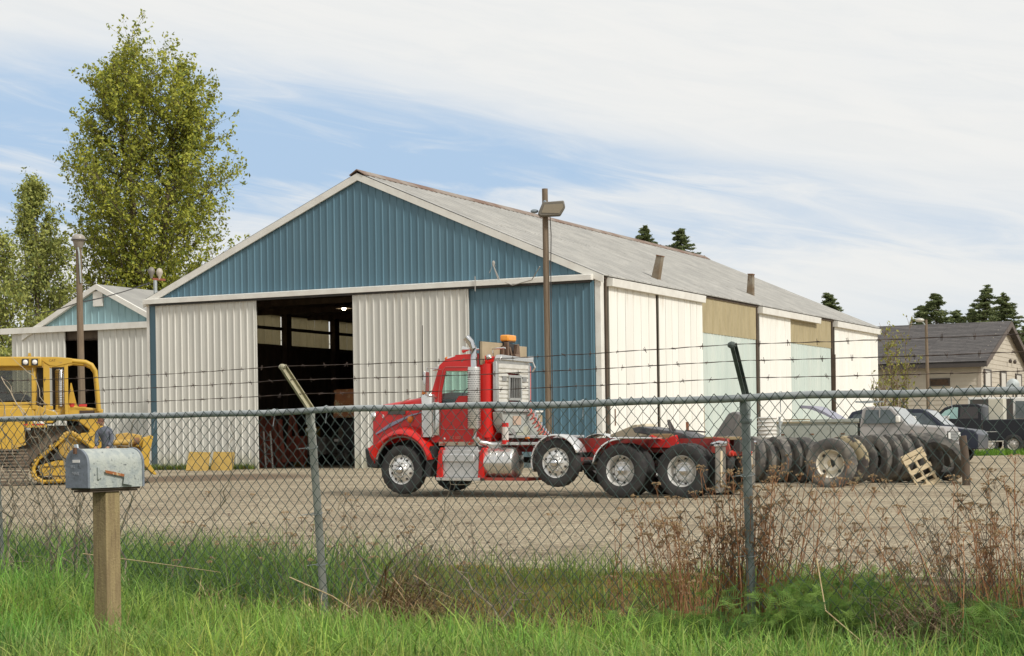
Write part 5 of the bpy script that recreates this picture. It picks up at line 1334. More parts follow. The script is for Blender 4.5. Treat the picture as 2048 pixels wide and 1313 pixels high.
MB().prism([(1.2, 0.1), (0.85, 0.08), (0.62, 0.55), (0.80, 0.62)], -1.0, -0.7, 'xz').build('mud_flap', M('tan_flap', (0.32, 0.28, 0.19), rough=0.8), truck)
mb = MB(); mb.beam((-0.75, 0.2, 1.2), (-0.62, 0.3, 1.48), 0.05, 0.05); mb.beam((-0.75, 0.45, 1.2), (-0.62, 0.3, 1.48), 0.04, 0.04); mb.beam((-0.9, 0.1, 1.28), (-1.3, 0.0, 1.25), 0.03)
mb.build('release_handle', DARK, truck)
# rear: tail lamps, light bar, mud flaps with chrome figure
MB().bb(-2.04, -1.99, -0.58, 0.62, 0.80, 0.90).build('light_bar', RED2, truck, bevel=0.02)
for yy in (0.52, 0.36, -0.32, -0.48): MB().lathe([(0, 0), (0.05, 0.0), (0.055, 0.03)], 12, c=(-2.075, yy, 0.85), axis='x').build('tail_lamp', M('tail_red', (0.5, 0.02, 0.01), rough=0.2), truck, smooth=60)
for yc in (0.93, -0.72):
    f_ = MB().bb(-1.98, -1.95, yc - 0.25, yc + 0.25, 0.12, 0.98).build('mud_flap', M('grey_flap', (0.13, 0.12, 0.10), (0.20, 0.18, 0.15), 4, rough=0.8), truck, bevel=0.006)
    MB().prism([(yc - 0.05, 0.90), (yc + 0.05, 0.90), (yc + 0.055, 0.60), (yc + 0.03, 0.42), (yc + 0.035, 0.24), (yc - 0.02, 0.24), (yc - 0.03, 0.42), (yc - 0.055, 0.6)], -1.99, -1.981, 'yz').build('flap_ornament', M('cream_ornament', (0.62, 0.52, 0.36), rough=0.35), f_)
    mb = MB(); mb.bb(-2.0, -1.93, yc - 0.27, yc + 0.27, 0.98, 1.02); mb.build('flap_hanger', CHR2, truck, bevel=0.01)
    mb = MB(); mb.tube([(-1.75, yc - .1, 1.02), (-1.95, yc, 1.06), (-2.1, yc, 1.04)], 0.035, 8); mb.build('chrome_arm', CHROME, truck, smooth=60)
mb = MB(); mb.bb(1.72, 1.98, 0.55, 0.75, 0.62, 0.82); mb.build('white_box', M('white_box', (0.6, 0.6, 0.58)), truck, bevel=0.01)

# ------------------------------------------------------------------ bulldozer (local x to the right of the picture and slightly away, y away)
DZ = math.radians(13); dzp = at(60, 880, 50)
dz = empty('bulldozer', (dzp.x, dzp.y, 0.10), DZ, 'big yellow tracked bulldozer with glazed cab, brush guard and raised blade', 'bulldozer')
YEL = M('machine_yellow', (0.52, 0.32, 0.035), (0.46, 0.28, 0.035), 2.2, rough=0.5, c3=(0.26, 0.16, 0.07), s3=5, lo3=0.60, hi3=0.78)
YEL2 = M('dusty_yellow', (0.50, 0.32, 0.07), (0.42, 0.27, 0.07), 3, rough=0.6, c3=(0.22, 0.15, 0.08), s3=6, lo3=0.55, hi3=0.72)
MUD = M('muddy_steel', (0.13, 0.095, 0.065), (0.20, 0.155, 0.11), 5, rough=0.9, bump=0.4, c3=(0.07, 0.05, 0.04), s3=12, lo3=0.55, hi3=0.65)
# near track: side frame and chain loop running up to the high sprocket
loop = [(0.02, 0.45), (0.08, 0.20), (0.30, 0.06), (2.10, 0.06), (2.32, 0.20), (2.36, 0.42), (2.24, 0.62), (1.30, 1.32), (1.12, 1.42), (0.94, 1.40), (0.80, 1.26), (0.16, 0.72)]
def smooth_loop(L, n=5):
    P = []
    for i in range(len(L)):
        a, b_ = Vector((*L[i], 0)), Vector((*L[(i + 1) % len(L)], 0))
        for k in range(n): P.append(a.lerp(b_, k / n))
    return P
def track(yc, w, mat, matl):
    P = smooth_loop(loop, 6)
    tot = sum((P[(i + 1) % len(P)] - P[i]).length for i in range(len(P))); n = int(tot / 0.19)
    pts = []; i = 0; acc = 0; step = tot / n; nxt = 0
    for i in range(len(P)):
        a, b_ = P[i], P[(i + 1) % len(P)]; L = (b_ - a).length
        while nxt < acc + L - 1e-6 and len(pts) < n:
            pts.append((a.lerp(b_, (nxt - acc) / L), (b_ - a).normalized())); nxt += step
        acc += L
    key = 'trackshoe%d' % (w * 100)
    if key not in MATS:
        mb = MB(); mb.bb(-0.085, 0.085, -w / 2, w / 2, -0.02, 0.012); mb.bb(-0.085, -0.055, -w / 2, w / 2, 0.012, 0.07)
        me_ = mb.mesh('track_shoe'); me_.materials.append(mat); MATS[key] = me_
        mb = MB(); mb.prism([(-0.085, -0.11), (-0.02, -0.13), (0.08, -0.11), (0.095, -0.02), (0.06, 0.045), (-0.05, 0.045), (-0.09, -0.03)], -w / 2 - 0.07, -w / 2 + 0.02, 'xz'); mb.tube([(0.0, -w / 2 - 0.10, -0.04), (0.0, -w / 2 + 0.02, -0.04)], 0.045, 8)
        me2 = mb.mesh('track_link'); me2.materials.append(matl); MATS[key + 'l'] = me2
    for p, d in pts:
        # loop runs counter-clockwise in xz (outward normal is to the right of travel)
        nrm = Vector((d.y, -d.x, 0))
        X = Vector((d.x, 0, d.y)); Z = Vector((nrm.x, 0, nrm.y))
        Y = Z.cross(X)
        m = Matrix(((X.x, Y.x, Z.x, p.x), (X.y, Y.y, Z.y, yc), (X.z, Y.z, Z.z, p.y), (0, 0, 0, 1)))
        sh = link('track_shoe', MATS[key], dz, matrix=m)
        m2 = Matrix.Diagonal((1, -1, 1, 1))
        link('track_link', MATS[key + 'l'], sh)
track(0.30, 0.50, MUD, YEL2)
CP = [(p.x, -0.03, p.y) for p in smooth_loop(loop, 5)]; CP.append(CP[0])
cc_ = Vector((1.2, -0.03, 0.6))
MB().tube([Vector(p) + (cc_ - Vector(p)).normalized() * 0.05 for p in CP], 0.055, 6).build('track_chain', YEL, dz, smooth=60)
mbk = MB()
for i_, p in enumerate(CP[::2]): mbk.ell(Vector(p) + Vector((0, -0.03, 0)), (0.05, 0.04, 0.05), 8, 6)
mbk.build('chain_pins', YEL2, dz, smooth=60)['kind'] = 'stuff'
track(2.10, 0.50, MUD, YEL2)
for yc in (0.12, 1.92):
    MB().prism([(0.26, 0.24), (2.1, 0.24), (2.16, 0.42), (1.9, 0.62), (0.7, 0.66), (0.24, 0.54)], yc - 0.04, yc + 0.3, 'xz').build('track_frame', YEL, dz, bevel=0.015)
    MB().prism([(0.34, 0.50), (1.9, 0.60), (1.9, 0.66), (0.34, 0.57)], yc - 0.09, yc - 0.041, 'xz').build('frame_flange', YEL, dz)
    MB().prism([(0.5, 0.68), (1.9, 0.70), (1.3, 1.28), (1.0, 1.25)], yc + 0.05, yc + 0.3, 'xz').build('dark_guard', DARK, dz)
    MB().lathe([(0, 0.0), (0.10, 0.0), (0.12, 0.03), (0.30, 0.04), (0.34, 0.06), (0.35, 0.16), (0, .16)], 22, c=(1.08, yc - 0.04, 1.02), axis='y').build('sprocket', YEL2, dz, smooth=35)
    for k in range(6): MB().lathe([(0, 0.0), (0.10, 0.01), (0.11, 0.1), (0, .1)], 14, c=(0.66 + k * 0.22, yc, 0.17), axis='y').build('roller', YEL2, dz, smooth=35)
# belly, hull and mud covered sides
mb = MB(); mb.bb(0.0, 2.0, 0.50, 1.90, 0.55, 1.62); mb.bb(-1.6, 0.05, 0.45, 2.0, 0.45, 1.5); mb.build('hull', MUD, dz, bevel=0.05)
# broad front of a second track to the left: stacked grouser bars
for k in range(12):
    MB().bb(-1.05, -0.05, -0.30 - 0.02 * (k % 3), 0.02, 0.0 + k * 0.085, 0.055 + k * 0.085).build('track_shoe', MUD, dz, bevel=0.008)
MB().prism([(-1.0, 0.95), (-0.30, 0.95), (-0.30, 1.10), (-0.12, 1.18), (-0.16, 1.74), (-0.95, 1.74)], -0.32, 0.3, 'xz').build('side_box', YEL, dz, bevel=0.02)
MB().prism([(-0.42, 1.00), (-0.10, 1.10), (-0.10, 1.16), (-0.42, 1.08)], -0.34, -0.3, 'xz').build('foot_rail', YEL2, dz)
# body deck under the cab
MB().bb(-1.2, 0.12, -0.15, 1.9, 1.74, 2.10).build('deck', YEL, dz, bevel=0.03)
MB().prism([(0.1, 1.68), (0.60, 1.68), (0.72, 1.80), (0.78, 1.95), (0.1, 2.2)], -0.12, 1.7, 'xz').build('deck', YEL, dz, bevel=0.02)
mb = MB(); mb.prism([(0.62, 1.78), (1.25, 1.74), (1.55, 1.50), (1.62, 1.10), (1.9, 1.05), (1.9, 1.7), (1.96, 2.05), (1.2, 2.14), (0.7, 2.2)], 0.1, 1.6, 'xz'); mb.build('engine_cover', YEL, dz, bevel=0.03)
for q in range(3): MB().bb(0.16 + q * 0.13, 0.18 + q * 0.13, -0.135, -0.12, 1.85, 2.15).build('louvre', YEL2, dz)
MB().bb(1.32, 1.72, 0.085, 0.10, 1.80, 2.02).build('grille', M('brown_dark', (0.05, 0.028, 0.018)), dz)
# decals: white letters with red bars
WP = M('decal_white', (0.75, 0.72, 0.66)); RP = M('decal_red', (0.5, 0.03, 0.02)); BP = M('decal_black', (0.03, 0.025, 0.02))
for (a, b_, lt, c) in ((-0.50, -0.05, 'KOMA', BP), (0.06, 0.36, 'D85', WP)):
    MB().bb(a, b_, -0.155, -0.151, 1.63, 1.665).build('red_bar', RP, dz)
MB().bb(-0.55, 0.45, -0.15, -0.09, 1.56, 1.74).build('side_beam', YEL, dz, bevel=0.01)
fz = Matrix(((1, 0, 0, 0), (0, 0, -1, 0), (0, 1, 0, 0), (0, 0, 0, 1)))
text('lettering', 'GAY', 0.10, BP, dz, Matrix.Translation((-0.28, -0.152, 1.70)) @ fz, 0.002) if False else None
for q, xx in enumerate((0.09, 0.19, 0.27, 0.33)): MB().bb(xx, xx + 0.06, -0.155, -0.151, 1.67, 1.735).build('decal', WP, dz)
for q, xx in enumerate((-0.48, -0.36, -0.24, -0.12)): MB().bb(xx, xx + 0.07, -0.155, -0.151, 1.67, 1.735).build('decal', BP, dz)
# ripper / arm with stencilled figures, right of the sprocket
MB().prism([(1.35, 1.40), (1.70, 1.42), (1.86, 1.55), (1.92, 1.62), (2.02, 1.40), (1.98, 1.05), (1.75, 0.92), (1.42, 1.18), (1.30, 1.3)], -0.02, 0.12, 'xz').build('push_arm_plate', YEL, dz, bevel=0.015)
mtx6 = Matrix.Translation((1.60, -0.026, 1.25)) @ Matrix.Rotation(-0.0, 4, 'X') @ fz @ Matrix.Rotation(math.radians(-35), 4, 'Z')
text('number', '6', 0.22, BP, dz, mtx6, 0.003); 
text('lettering', 'R', 0.20, BP, dz, Matrix.Translation((1.82, -0.026, 1.14)) @ fz @ Matrix.Rotation(math.radians(-35), 4, 'Z'), 0.003)
MB().prism([(1.25, 0.95), (1.95, 0.75), (2.0, 0.95), (1.4, 1.2)], -0.01, 0.1, 'xz').build('dark_guard', DARK, dz)
# cab
cb = MB(); GY2 = M('cab_glass_dark', (0.06, 0.07, 0.06), rough=0.08)
for xx in (-0.90, 0.12):
    for yy in (-0.12, 1.3): cb.bb(xx - 0.055, xx + 0.055, yy - 0.05, yy + 0.05, 2.05, 3.30)
cb.bb(-0.95, 0.17, -0.14, -0.06, 2.06, 2.26); cb.bb(-0.95, 0.17, -0.13, -0.06, 3.12, 3.24)
cb.build('cab_frame', YEL, dz, bevel=0.015)['kind'] = 'stuff'
MB().bb(-1.4, 0.34, -0.32, 1.6, 3.22, 3.48).build('cab_roof', YEL, dz, bevel=0.03)
MB().bb(-0.845, 0.065, -0.11, -0.10, 2.30, 3.12).build('side_window', glass('hazy_glass', (0.72, 0.72, 0.66), 0.93, 0.12), dz)
MB().bb(-0.85, 0.1, 1.28, 1.29, 2.1, 3.2).build('far_window', glass('hazy_glass', (0.55, 0.56, 0.50)), dz)
mb = MB(); mb.bb(-0.8, -0.3, 0.3, 0.9, 2.1, 2.5); mb.bb(-0.85, -0.65, 0.3, 0.9, 2.5, 3.0); mb.ell((-0.3, 0.3, 2.35), (0.35, 0.2, 0.16), 10, 8)
mb.build('seat', M('seat_blue', (0.06, 0.065, 0.08)), dz, bevel=0.03)
for (a, b_) in ((-0.16, 0.0), (0.09, 0.24)):
    l_ = MB().bb(a - 0.01, b_ + 0.01, -0.37, -0.325, 3.24, 3.42).build('work_lamp', BLACK, dz, bevel=0.01)
    MB().lathe([(0, -0.02), (0.045, -0.015), (0.065, 0.0)], 14, c=((a + b_) / 2, -0.375, 3.33), axis='y').build('lens', M('work_lens', (0.75, 0.72, 0.68), rough=0.1), l_, smooth=50)
MB().prism([(-0.02, 3.49), (0.08, 3.49), (0.06, 3.58), (0.0, 3.58)], -0.3, -0.25, 'xz').build('lifting_eye', YEL, dz)
# brush guard: tapered beam, posts, curved sweep
MB().prism([(0.26, 3.48), (0.75, 3.48), (1.15, 3.44), (1.15, 3.32), (0.72, 3.22), (0.55, 3.24), (0.30, 3.40)], -0.1, 0.05, 'xz').build('guard_beam', YEL, dz, bevel=0.015)
MB().prism([(0.26, 3.48), (0.75, 3.48), (1.15, 3.44), (1.15, 3.32), (0.72, 3.22), (0.55, 3.24), (0.30, 3.40)], 1.45, 1.6, 'xz').build('guard_beam', YEL, dz, bevel=0.015)
text('lettering', 'CAT', 0.09, M('brown_ink', (0.12, 0.05, 0.01)), dz, Matrix.Translation((0.62, -0.102, 3.38)) @ fz, 0.002)
for yc in (0.0, 1.5):
    mb = MB(); mb.tube([(1.10, yc, 3.38), (1.50, yc, 3.34), (1.66, yc, 3.26), (1.76, yc, 3.10), (1.80, yc, 2.6), (1.84, yc, 2.0)], 0.062, 10); mb.build('sweep', YEL, dz, smooth=60)
MB().tube([(1.5, 0.0, 3.34), (1.5, 1.5, 3.34)], 0.05, 8).build('crossbar', YEL, dz, smooth=60)
for (xx, w_) in ((0.46, 0.17), (0.98, 0.10)): MB().bb(xx - w_ / 2, xx + w_ / 2, -0.08, 0.06, 2.05 if xx < .6 else 1.9, 3.32).build('guard_post', YEL, dz, bevel=0.012)
MB().bb(0.36, 0.62, -0.1, 0.1, 2.05, 2.15).build('post_foot', YEL, dz, bevel=0.01)
# silencer and air cleaner cylinders behind the posts
for (xx, mt, r_) in ((0.28, M('stack_dark', (0.12, 0.12, 0.11), (0.35, 0.35, 0.32), 9, rough=0.4, metal=0.5), 0.085), (0.80, YEL2, 0.12), (0.84, CHR2, 0.075)):
    yb = 0.25 if mt is not CHR2 else 0.1
    MB().lathe([(0, 2.12), (r_, 2.14), (r_, 3.12), (r_ * .6, 3.16), (0, 3.16)], 16, c=(xx, yb, 0)).build('exhaust_cylinder', mt, dz, smooth=40)
mb = MB(); mb.bb(0.20, 0.40, 0.15, 0.4, 2.12, 3.2); mb.bb(0.60, 0.95, 0.3, 0.5, 2.05, 3.22); mb.build('dark_backing', DARK, dz)
for k in range(16): MB().tube([(0.70, -0.02, 2.12 + k * 0.065), (0.93, -0.02, 2.12 + k * 0.065)], 0.005, 3).build('guard_wire', DARK, dz)
MB().prism([(1.03, 2.10), (1.30, 2.10), (1.24, 2.22), (1.12, 2.78), (1.09, 2.78), (1.05, 2.4)], 0.3, 0.34, 'xz').build('lever_guard', YEL, dz)
MB().bb(1.05, 1.5, 0.1, 1.2, 2.02, 2.12).build('fuel_cap_plate', YEL, dz, bevel=0.01)
MB().tube([(1.12, 0.15, 2.12), (1.12, 0.15, 2.22)], 0.07, 10).build('red_cap', RP, dz); MB().bb(1.3, 1.52, 0.1, 0.3, 2.12, 2.2).build('red_box', RP, dz, bevel=0.01)
# blade on the right with lift cylinder
mb = MB(); mb.prism([(3.02, 1.20), (3.20, 1.32), (3.28, 1.28), (3.18, 0.85), (3.16, 0.55), (3.36, 0.24), (3.30, 0.22), (3.0, 0.5), (2.95, 0.85)], -0.35, 2.6, 'xz'); mb.build('blade', YEL, dz, bevel=0.01)
MB().prism([(2.28, 1.36), (2.6, 1.40), (3.0, 1.32), (3.02, 0.42), (2.72, 0.50), (2.62, 0.95), (2.30, 0.98)], 0.4, 0.6, 'xz').build('blade_back', YEL2, dz, bevel=0.02)
MB().tube([(2.2, 0.28, 1.12), (2.85, 0.28, 1.14)], 0.085, 12).build('lift_cylinder', YEL2, dz, smooth=60)
MB().tube([(2.78, 0.25, 1.15), (2.92, 0.25, 1.15)], 0.11, 12).build('cylinder_head', RUST, dz, smooth=60)
MB().prism([(2.8, 1.0), (3.12, 1.0), (3.12, 1.28), (2.95, 1.24)], 0.18, 0.4, 'xz').build('blade_lug', YEL, dz, bevel=0.02)
MB().beam((1.4, 0.1, 0.55), (3.0, -0.05, 0.45), 0.16, 0.2).build('push_arm', YEL2, dz)
for k in range(0): MB().ell((2.35 + k * 0.28, 0.38, 1.33), (0.1, 0.05, 0.09), 8, 6).build('blade_knob', YEL, dz, smooth=60)

# mechanic bending over beside the dozer
def skin_figure(name, verts, edges, radii, mat, parent, sub=2):
    me = D.meshes.new(name); me.from_pydata([tuple(v) for v in verts], edges, []); me.materials.append(mat)
    o = link(name, me, parent)
    md = o.modifiers.new('skin', 'SKIN')
    for i, r_ in enumerate(radii): me.skin_vertices[0].data[i].radius = (r_, r_) if not isinstance(r_, tuple) else r_
    me.skin_vertices[0].data[0].use_root = True
    md.branch_smoothing = 0.6; md.use_smooth_shade = True
    s = o.modifiers.new('sub', 'SUBSURF'); s.levels = sub; s.render_levels = sub
    return o
pp = at(212, 880, 48.5); gz = g1(pp.x, pp.y)
per = empty('person', (pp.x, pp.y, gz), 0, 'worker in blue-grey coveralls and brown cap leaning forward beside the bulldozer', 'person')
CLO = M('coverall', (0.085, 0.095, 0.12), (0.13, 0.14, 0.17), 9, rough=0.9, bump=0.4, bscale=25); SKN = M('skin', (0.42, 0.25, 0.17), rough=0.55)
V_ = [(0.04, 0.02, 0.96), (0.03, 0.0, 1.15), (0.0, -0.04, 1.36), (-0.04, -0.07, 1.50), (-0.07, -0.10, 1.58),      # pelvis, waist, chest, shoulders, neck
      (0.13, 0.04, 0.90), (0.15, 0.0, 0.50), (0.15, 0.08, 0.12), (-0.08, 0.03, 0.90), (-0.12, -0.04, 0.50), (-0.12, 0.05, 0.12),
      (0.14, -0.08, 1.45), (0.19, -0.12, 1.20), (0.12, -0.27, 1.04), (-0.20, -0.08, 1.43), (-0.22, -0.15, 1.19), (-0.18, -0.31, 1.05)]
E_ = [(0, 1), (1, 2), (2, 3), (3, 4), (0, 5), (5, 6), (6, 7), (0, 8), (8, 9), (9, 10), (3, 11), (11, 12), (12, 13), (3, 14), (14, 15), (15, 16)]
Rr = [0.17, 0.17, 0.20, 0.15, 0.075, 0.11, 0.085, 0.07, 0.11, 0.085, 0.07, 0.075, 0.06, 0.048, 0.075, 0.06, 0.048]
bod = skin_figure('body', V_, E_, Rr, CLO, per)
hd = MB().ell((0, 0, 0), (0.078, 0.095, 0.115), 16, 12).ell((0, -0.095, -0.01), (0.014, 0.022, 0.02), 8, 6).ell((0.078, 0, -0.01), (0.012, 0.02, 0.03), 8, 6).ell((-0.078, 0, -0.01), (0.012, 0.02, 0.03), 8, 6).build('head', SKN, per, smooth=60, loc=(-0.09, -0.13, 1.69))
hd.rotation_euler = (0.5, 0, -0.3)
for s_ in (-1, 1): MB().ell((s_ * 0.03, -0.086, 0.02), (0.012, 0.008, 0.007), 8, 6).build('eye', DARK, hd)
MB().ell((0, -0.088, -0.045), (0.025, 0.008, 0.006), 8, 6).build('mouth', M('lips', (0.3, 0.12, 0.09)), hd)
MB().ell((0, 0, 0.045), (0.086, 0.10, 0.085), 14, 8).bb(-0.06, 0.06, -0.17, -0.06, 0.04, 0.052).build('cap', M('brown_cap', (0.16, 0.07, 0.045), rough=0.9), hd, smooth=50)
for hx, hy, hz_, s_ in ((0.11, -0.29, 1.01, 1), (-0.18, -0.33, 1.02, -1)):
    mb = MB(); mb.ell((hx, hy - 0.03, hz_), (0.04, 0.05, 0.025), 10, 8)
    for k in range(4):
        a = -0.45 + 0.3 * k; Lk = (0.06, 0.07, 0.068, 0.055)[k]
        p0 = Vector((hx - 0.03 + 0.02 * k, hy - 0.065, hz_)); p1 = p0 + Vector((math.sin(a) * 0.3 * Lk, -Lk * 0.6, -0.01)); p2 = p1 + Vector((0, -Lk * 0.3, -0.03))
        mb.tube([p0, p1, p2], [0.0095, 0.009, 0.007], 6)
    mb.tube([(hx + s_ * 0.035, hy - 0.01, hz_), (hx + s_ * 0.06, hy - 0.045, hz_ - 0.01), (hx + s_ * 0.055, hy - 0.07, hz_ - 0.02)], [0.012, 0.01, 0.008], 6)
    mb.build('hand', SKN, per, smooth=60)
for fx in (0.15, -0.14):
    MB().prism([(-0.16, 0), (0.12, 0), (0.12, 0.09), (0.02, 0.13), (-0.06, 0.08), (-0.16, 0.06)], fx - 0.045, fx + 0.045, 'yz').build('boot', BLACK, per, bevel=0.015)

# ------------------------------------------------------------------ yellow panels, box and pipes by the barn front
PLY = M('yellow_ply', (0.42, 0.27, 0.06), (0.36, 0.23, 0.05), 4, rough=0.7)
for px0, lab in ((372, 'left of two yellow plywood sheets leaning on the cream barn door'), (421, 'right of two yellow plywood sheets leaning on the cream barn door')):
    a = at(px0, 943, 70.2)
    pts = [at(px0, 942, 70.0), at(px0 + 44, 944, 69.5), at(px0 + 49, 906, 70.3), at(px0 + 7, 905, 70.8)]
    c = sum(pts, Vector()) / 4; o = D.objects.new('x', None)
    vs = [p - c for p in pts]; nrm = (vs[1] - vs[0]).cross(vs[3] - vs[0]).normalized() * 0.03
    ob = MB().add(vs + [v + nrm for v in vs], [(0, 1, 2, 3), (7, 6, 5, 4), (0, 4, 5, 1), (1, 5, 6, 2), (2, 6, 7, 3), (3, 7, 4, 0)]).build('plywood_sheet', PLY, loc=c)
    D.objects.remove(o); tag(ob, lab, 'plywood')

# ------------------------------------------------------------------ tipper truck and clutter inside the barn (barn coordinates)
def bpt(x, y, z): 
    v = Vector((3.231 + bc * x - bsn * y, 65.7 + bsn * x + bc * y, z)); return v
tip = empty('tipper_truck', bpt(-14.9, 6.2, 0.13), BANG, 'old truck with rusty tipper body parked inside the dark barn', 'truck')
RB = M('rusty_body', (0.58, 0.25, 0.11), (0.42, 0.18, 0.09), 1.6, rough=0.8, c3=(0.8, 0.68, 0.42), s3=2.2, lo3=0.54, hi3=0.60, bump=0.3)
MB().prism([(0.0, 2.05), (0.12, 3.15), (0.18, 3.25), (2.6, 3.25), (2.5, 2.05)], 0, 5.2, 'xz').build('tipper_body', RB, tip, bevel=0.03)
for k in range(3): MB().bb(0.1, 2.5, -0.06, -0.001, 2.1 + k * 0.5, 2.22 + k * 0.5).build('body_rib', RB, tip, bevel=0.01)
MB().bb(0.3, 2.3, 0.3, 6.5, 0.75, 2.0).build('chassis', DARK, tip)
MB().bb(0.1, 2.4, 5.6, 7.4, 0.9, 2.7).build('cab', M('old_red', (0.12, 0.03, 0.02), rough=0.6), tip, bevel=0.1)
for xx in (0.35, 0.75, 1.85, 2.25): wheel(tip, (xx, 0.9, 0.52), 0.52, 0.27, 0.29, 'drive', rz=-math.pi / 2, key=('tip',), rimmat=DARK, tyre=DTYRE)
for xx in (0.45, 2.15): wheel(tip, (xx, 6.2, 0.52), 0.52, 0.27, 0.29, 'drive', rz=-math.pi / 2, key=('tip',))
MB().bb(0.1, 0.3, -0.08, 0, 1.05, 1.15).build('tail_lamp', TRIM, tip)
RFR = M('red_frame', (0.36, 0.08, 0.045), (0.20, 0.08, 0.05), 4, rough=0.7)
def clutter(name, x, y, label, cat, f):
    r = empty(name, bpt(x, y, 0.13), BANG, label, cat); f(r); return r
def f1(r):
    for a, b_ in (((0, 0, 0), (0.1, 0, 2.3)), ((0.9, 0, 0), (0.6, 0, 2.2)), ((0.1, 0, 2.3), (0.6, 0, 2.2)), ((1.1, 0, 0.2), (0.7, 0.3, 2.0))): MB().beam(a, b_, 0.16, 0.12).build('frame_bar', RFR, r)
    MB().bb(-0.2, 0.5, 0.2, 0.9, 0, 2.0).build('panel', RFR, r)
clutter('red_rack', -17.2, 4.2, 'rusty red steel frame standing just inside the left of the barn opening', 'frame', f1)
clutter('red_rack', -16.9, 5.6, 'second rusty red steel frame, deeper inside and right of the first', 'frame', lambda r: (MB().beam((0, 0, 0), (0.35, 0, 2.2), 0.14).build('frame_bar', RFR, r), MB().beam((0.9, 0, 0), (0.4, 0, 2.2), 0.12).build('frame_bar', RFR, r), MB().bb(0.1, .9, .1, .3, .2, 1.3).build('panel', RFR, r)))
clutter('ladder', -15.9, 2.4, 'pale aluminium ladder rails standing in the barn opening', 'ladder', lambda r: [MB().beam((x0, 0, 0), (x0 - 0.16, 0.1, 1.5), 0.05).build('rail', TRIM, r) for x0 in (0.1, 0.42)] + [MB().beam((0.08 - k * .03, 0.02, 0.3 + k * 0.28), (0.40 - k * .03, 0.02, 0.3 + k * 0.28), 0.03).build('rung', GALV, r) for k in range(4)])
def f2(r):
    mb = MB(); mb.bb(0, 1.4, 0, 1.0, 0.5, 1.25); mb.build('bench', M('bench_dark', (0.22, 0.20, 0.17)), r, bevel=0.02)
    MB().lathe([(0, 0), (0.28, 0), (0.29, 0.4), (0.28, 0.85), (0, 0.86)], 16, c=(0.3, -0.3, 0)).build('drum', M('yellow_drum', (0.6, 0.42, 0.06)), r, smooth=40)
    MB().ell((0.7, 0.2, 1.5), (0.3, 0.2, 0.25), 10, 8).build('machine', M('machine_grey', (0.32, 0.31, 0.28)), r)
    MB().bb(0.5, 1.1, -0.2, 0.1, 1.25, 1.7).build('machine_box', M('machine_yellow2', (0.25, 0.18, 0.03)), r, bevel=0.02)
clutter('workbench', -17.3, 7.2, 'dark workbench with drum and machine parts inside the barn', 'workbench', f2)
def f3(r):
    mb = MB(); mb.prism([(0, 0), (1.8, 0), (1.9, 1.2), (1.4, 1.9), (0.2, 1.7)], 0, 1.4, 'xz'); mb.build('hulk', M('hulk_grey', (0.25, 0.23, 0.20), (0.36, 0.24, 0.15), 2, rough=0.8), r, bevel=0.08)
    for x0 in (0.3, 1.5): wheel(r, (x0, -0.1, 0.45), 0.45, 0.25, 0.25, 'car', key=('hulk',), flip=-1)
clutter('old_machine', -16.9, 9.6, 'grey machine hulk standing in the shade of the barn opening', 'machine', f3)

# ------------------------------------------------------------------ vehicles behind the tyres
def car_body(parent, prof, hw, mat, belt, tumble=0.16, name='body', bevel=0.04):
    """prof: closed side outline (x,z); sides narrow above the belt line"""
    def wy(z): return hw - max(0.0, z - belt) * tumble
    n = len(prof); vs = [(x, wy(z), z) for x, z in prof] + [(x, -wy(z), z) for x, z in prof]
    mb = MB().add(vs, [tuple(range(n)), tuple(range(2 * n - 1, n - 1, -1))] + [(i, (i + 1) % n, n + (i + 1) % n, n + i) for i in range(n)])
    return mb.build(name, mat, parent, bevel=bevel, seg=3), wy
def side_glass(parent, pts, wy, mat, s_, name='window', off=0.012):
    vs = [(x, s_ * (wy(z) + off), z) for x, z in pts]; vs2 = [(x, s_ * (wy(z) - 0.03), z) for x, z in pts]; n = len(pts)
    return MB().add(vs + vs2, [tuple(range(n)), tuple(range(2 * n - 1, n - 1, -1))] + [(i, (i + 1) % n, n + (i + 1) % n, n + i) for i in range(n)]).build(name, mat, parent)
AG = M('auto_glass', (0.10, 0.12, 0.12), (0.05, 0.055, 0.055), 1.5, rough=0.06)
AGL = M('pale_auto_glass', (0.30, 0.32, 0.31), (0.22, 0.23, 0.23), 2, rough=0.08)
# grey service-body pickup: front right corner at px 1893; x forwards
pa = math.radians(-25)
pz = 54.0; fc_ = at(1893, 880, pz)
pk = empty('pickup_truck', (fc_.x, fc_.y, g1(fc_.x, fc_.y)), pa, 'faded grey pickup with a grey-green utility body behind the row of tyres', 'pickup')
GP = M('faded_grey_paint', (0.30, 0.29, 0.28), (0.35, 0.33, 0.31), 1.4, rough=0.45, c3=(0.36, 0.30, 0.27), s3=3, lo3=0.55, hi3=0.7)
GU = M('grey_green_paint', (0.31, 0.33, 0.29), (0.37, 0.385, 0.34), 2.0, rough=0.6, c3=(0.20, 0.19, 0.14), s3=5, lo3=0.6, hi3=0.72)
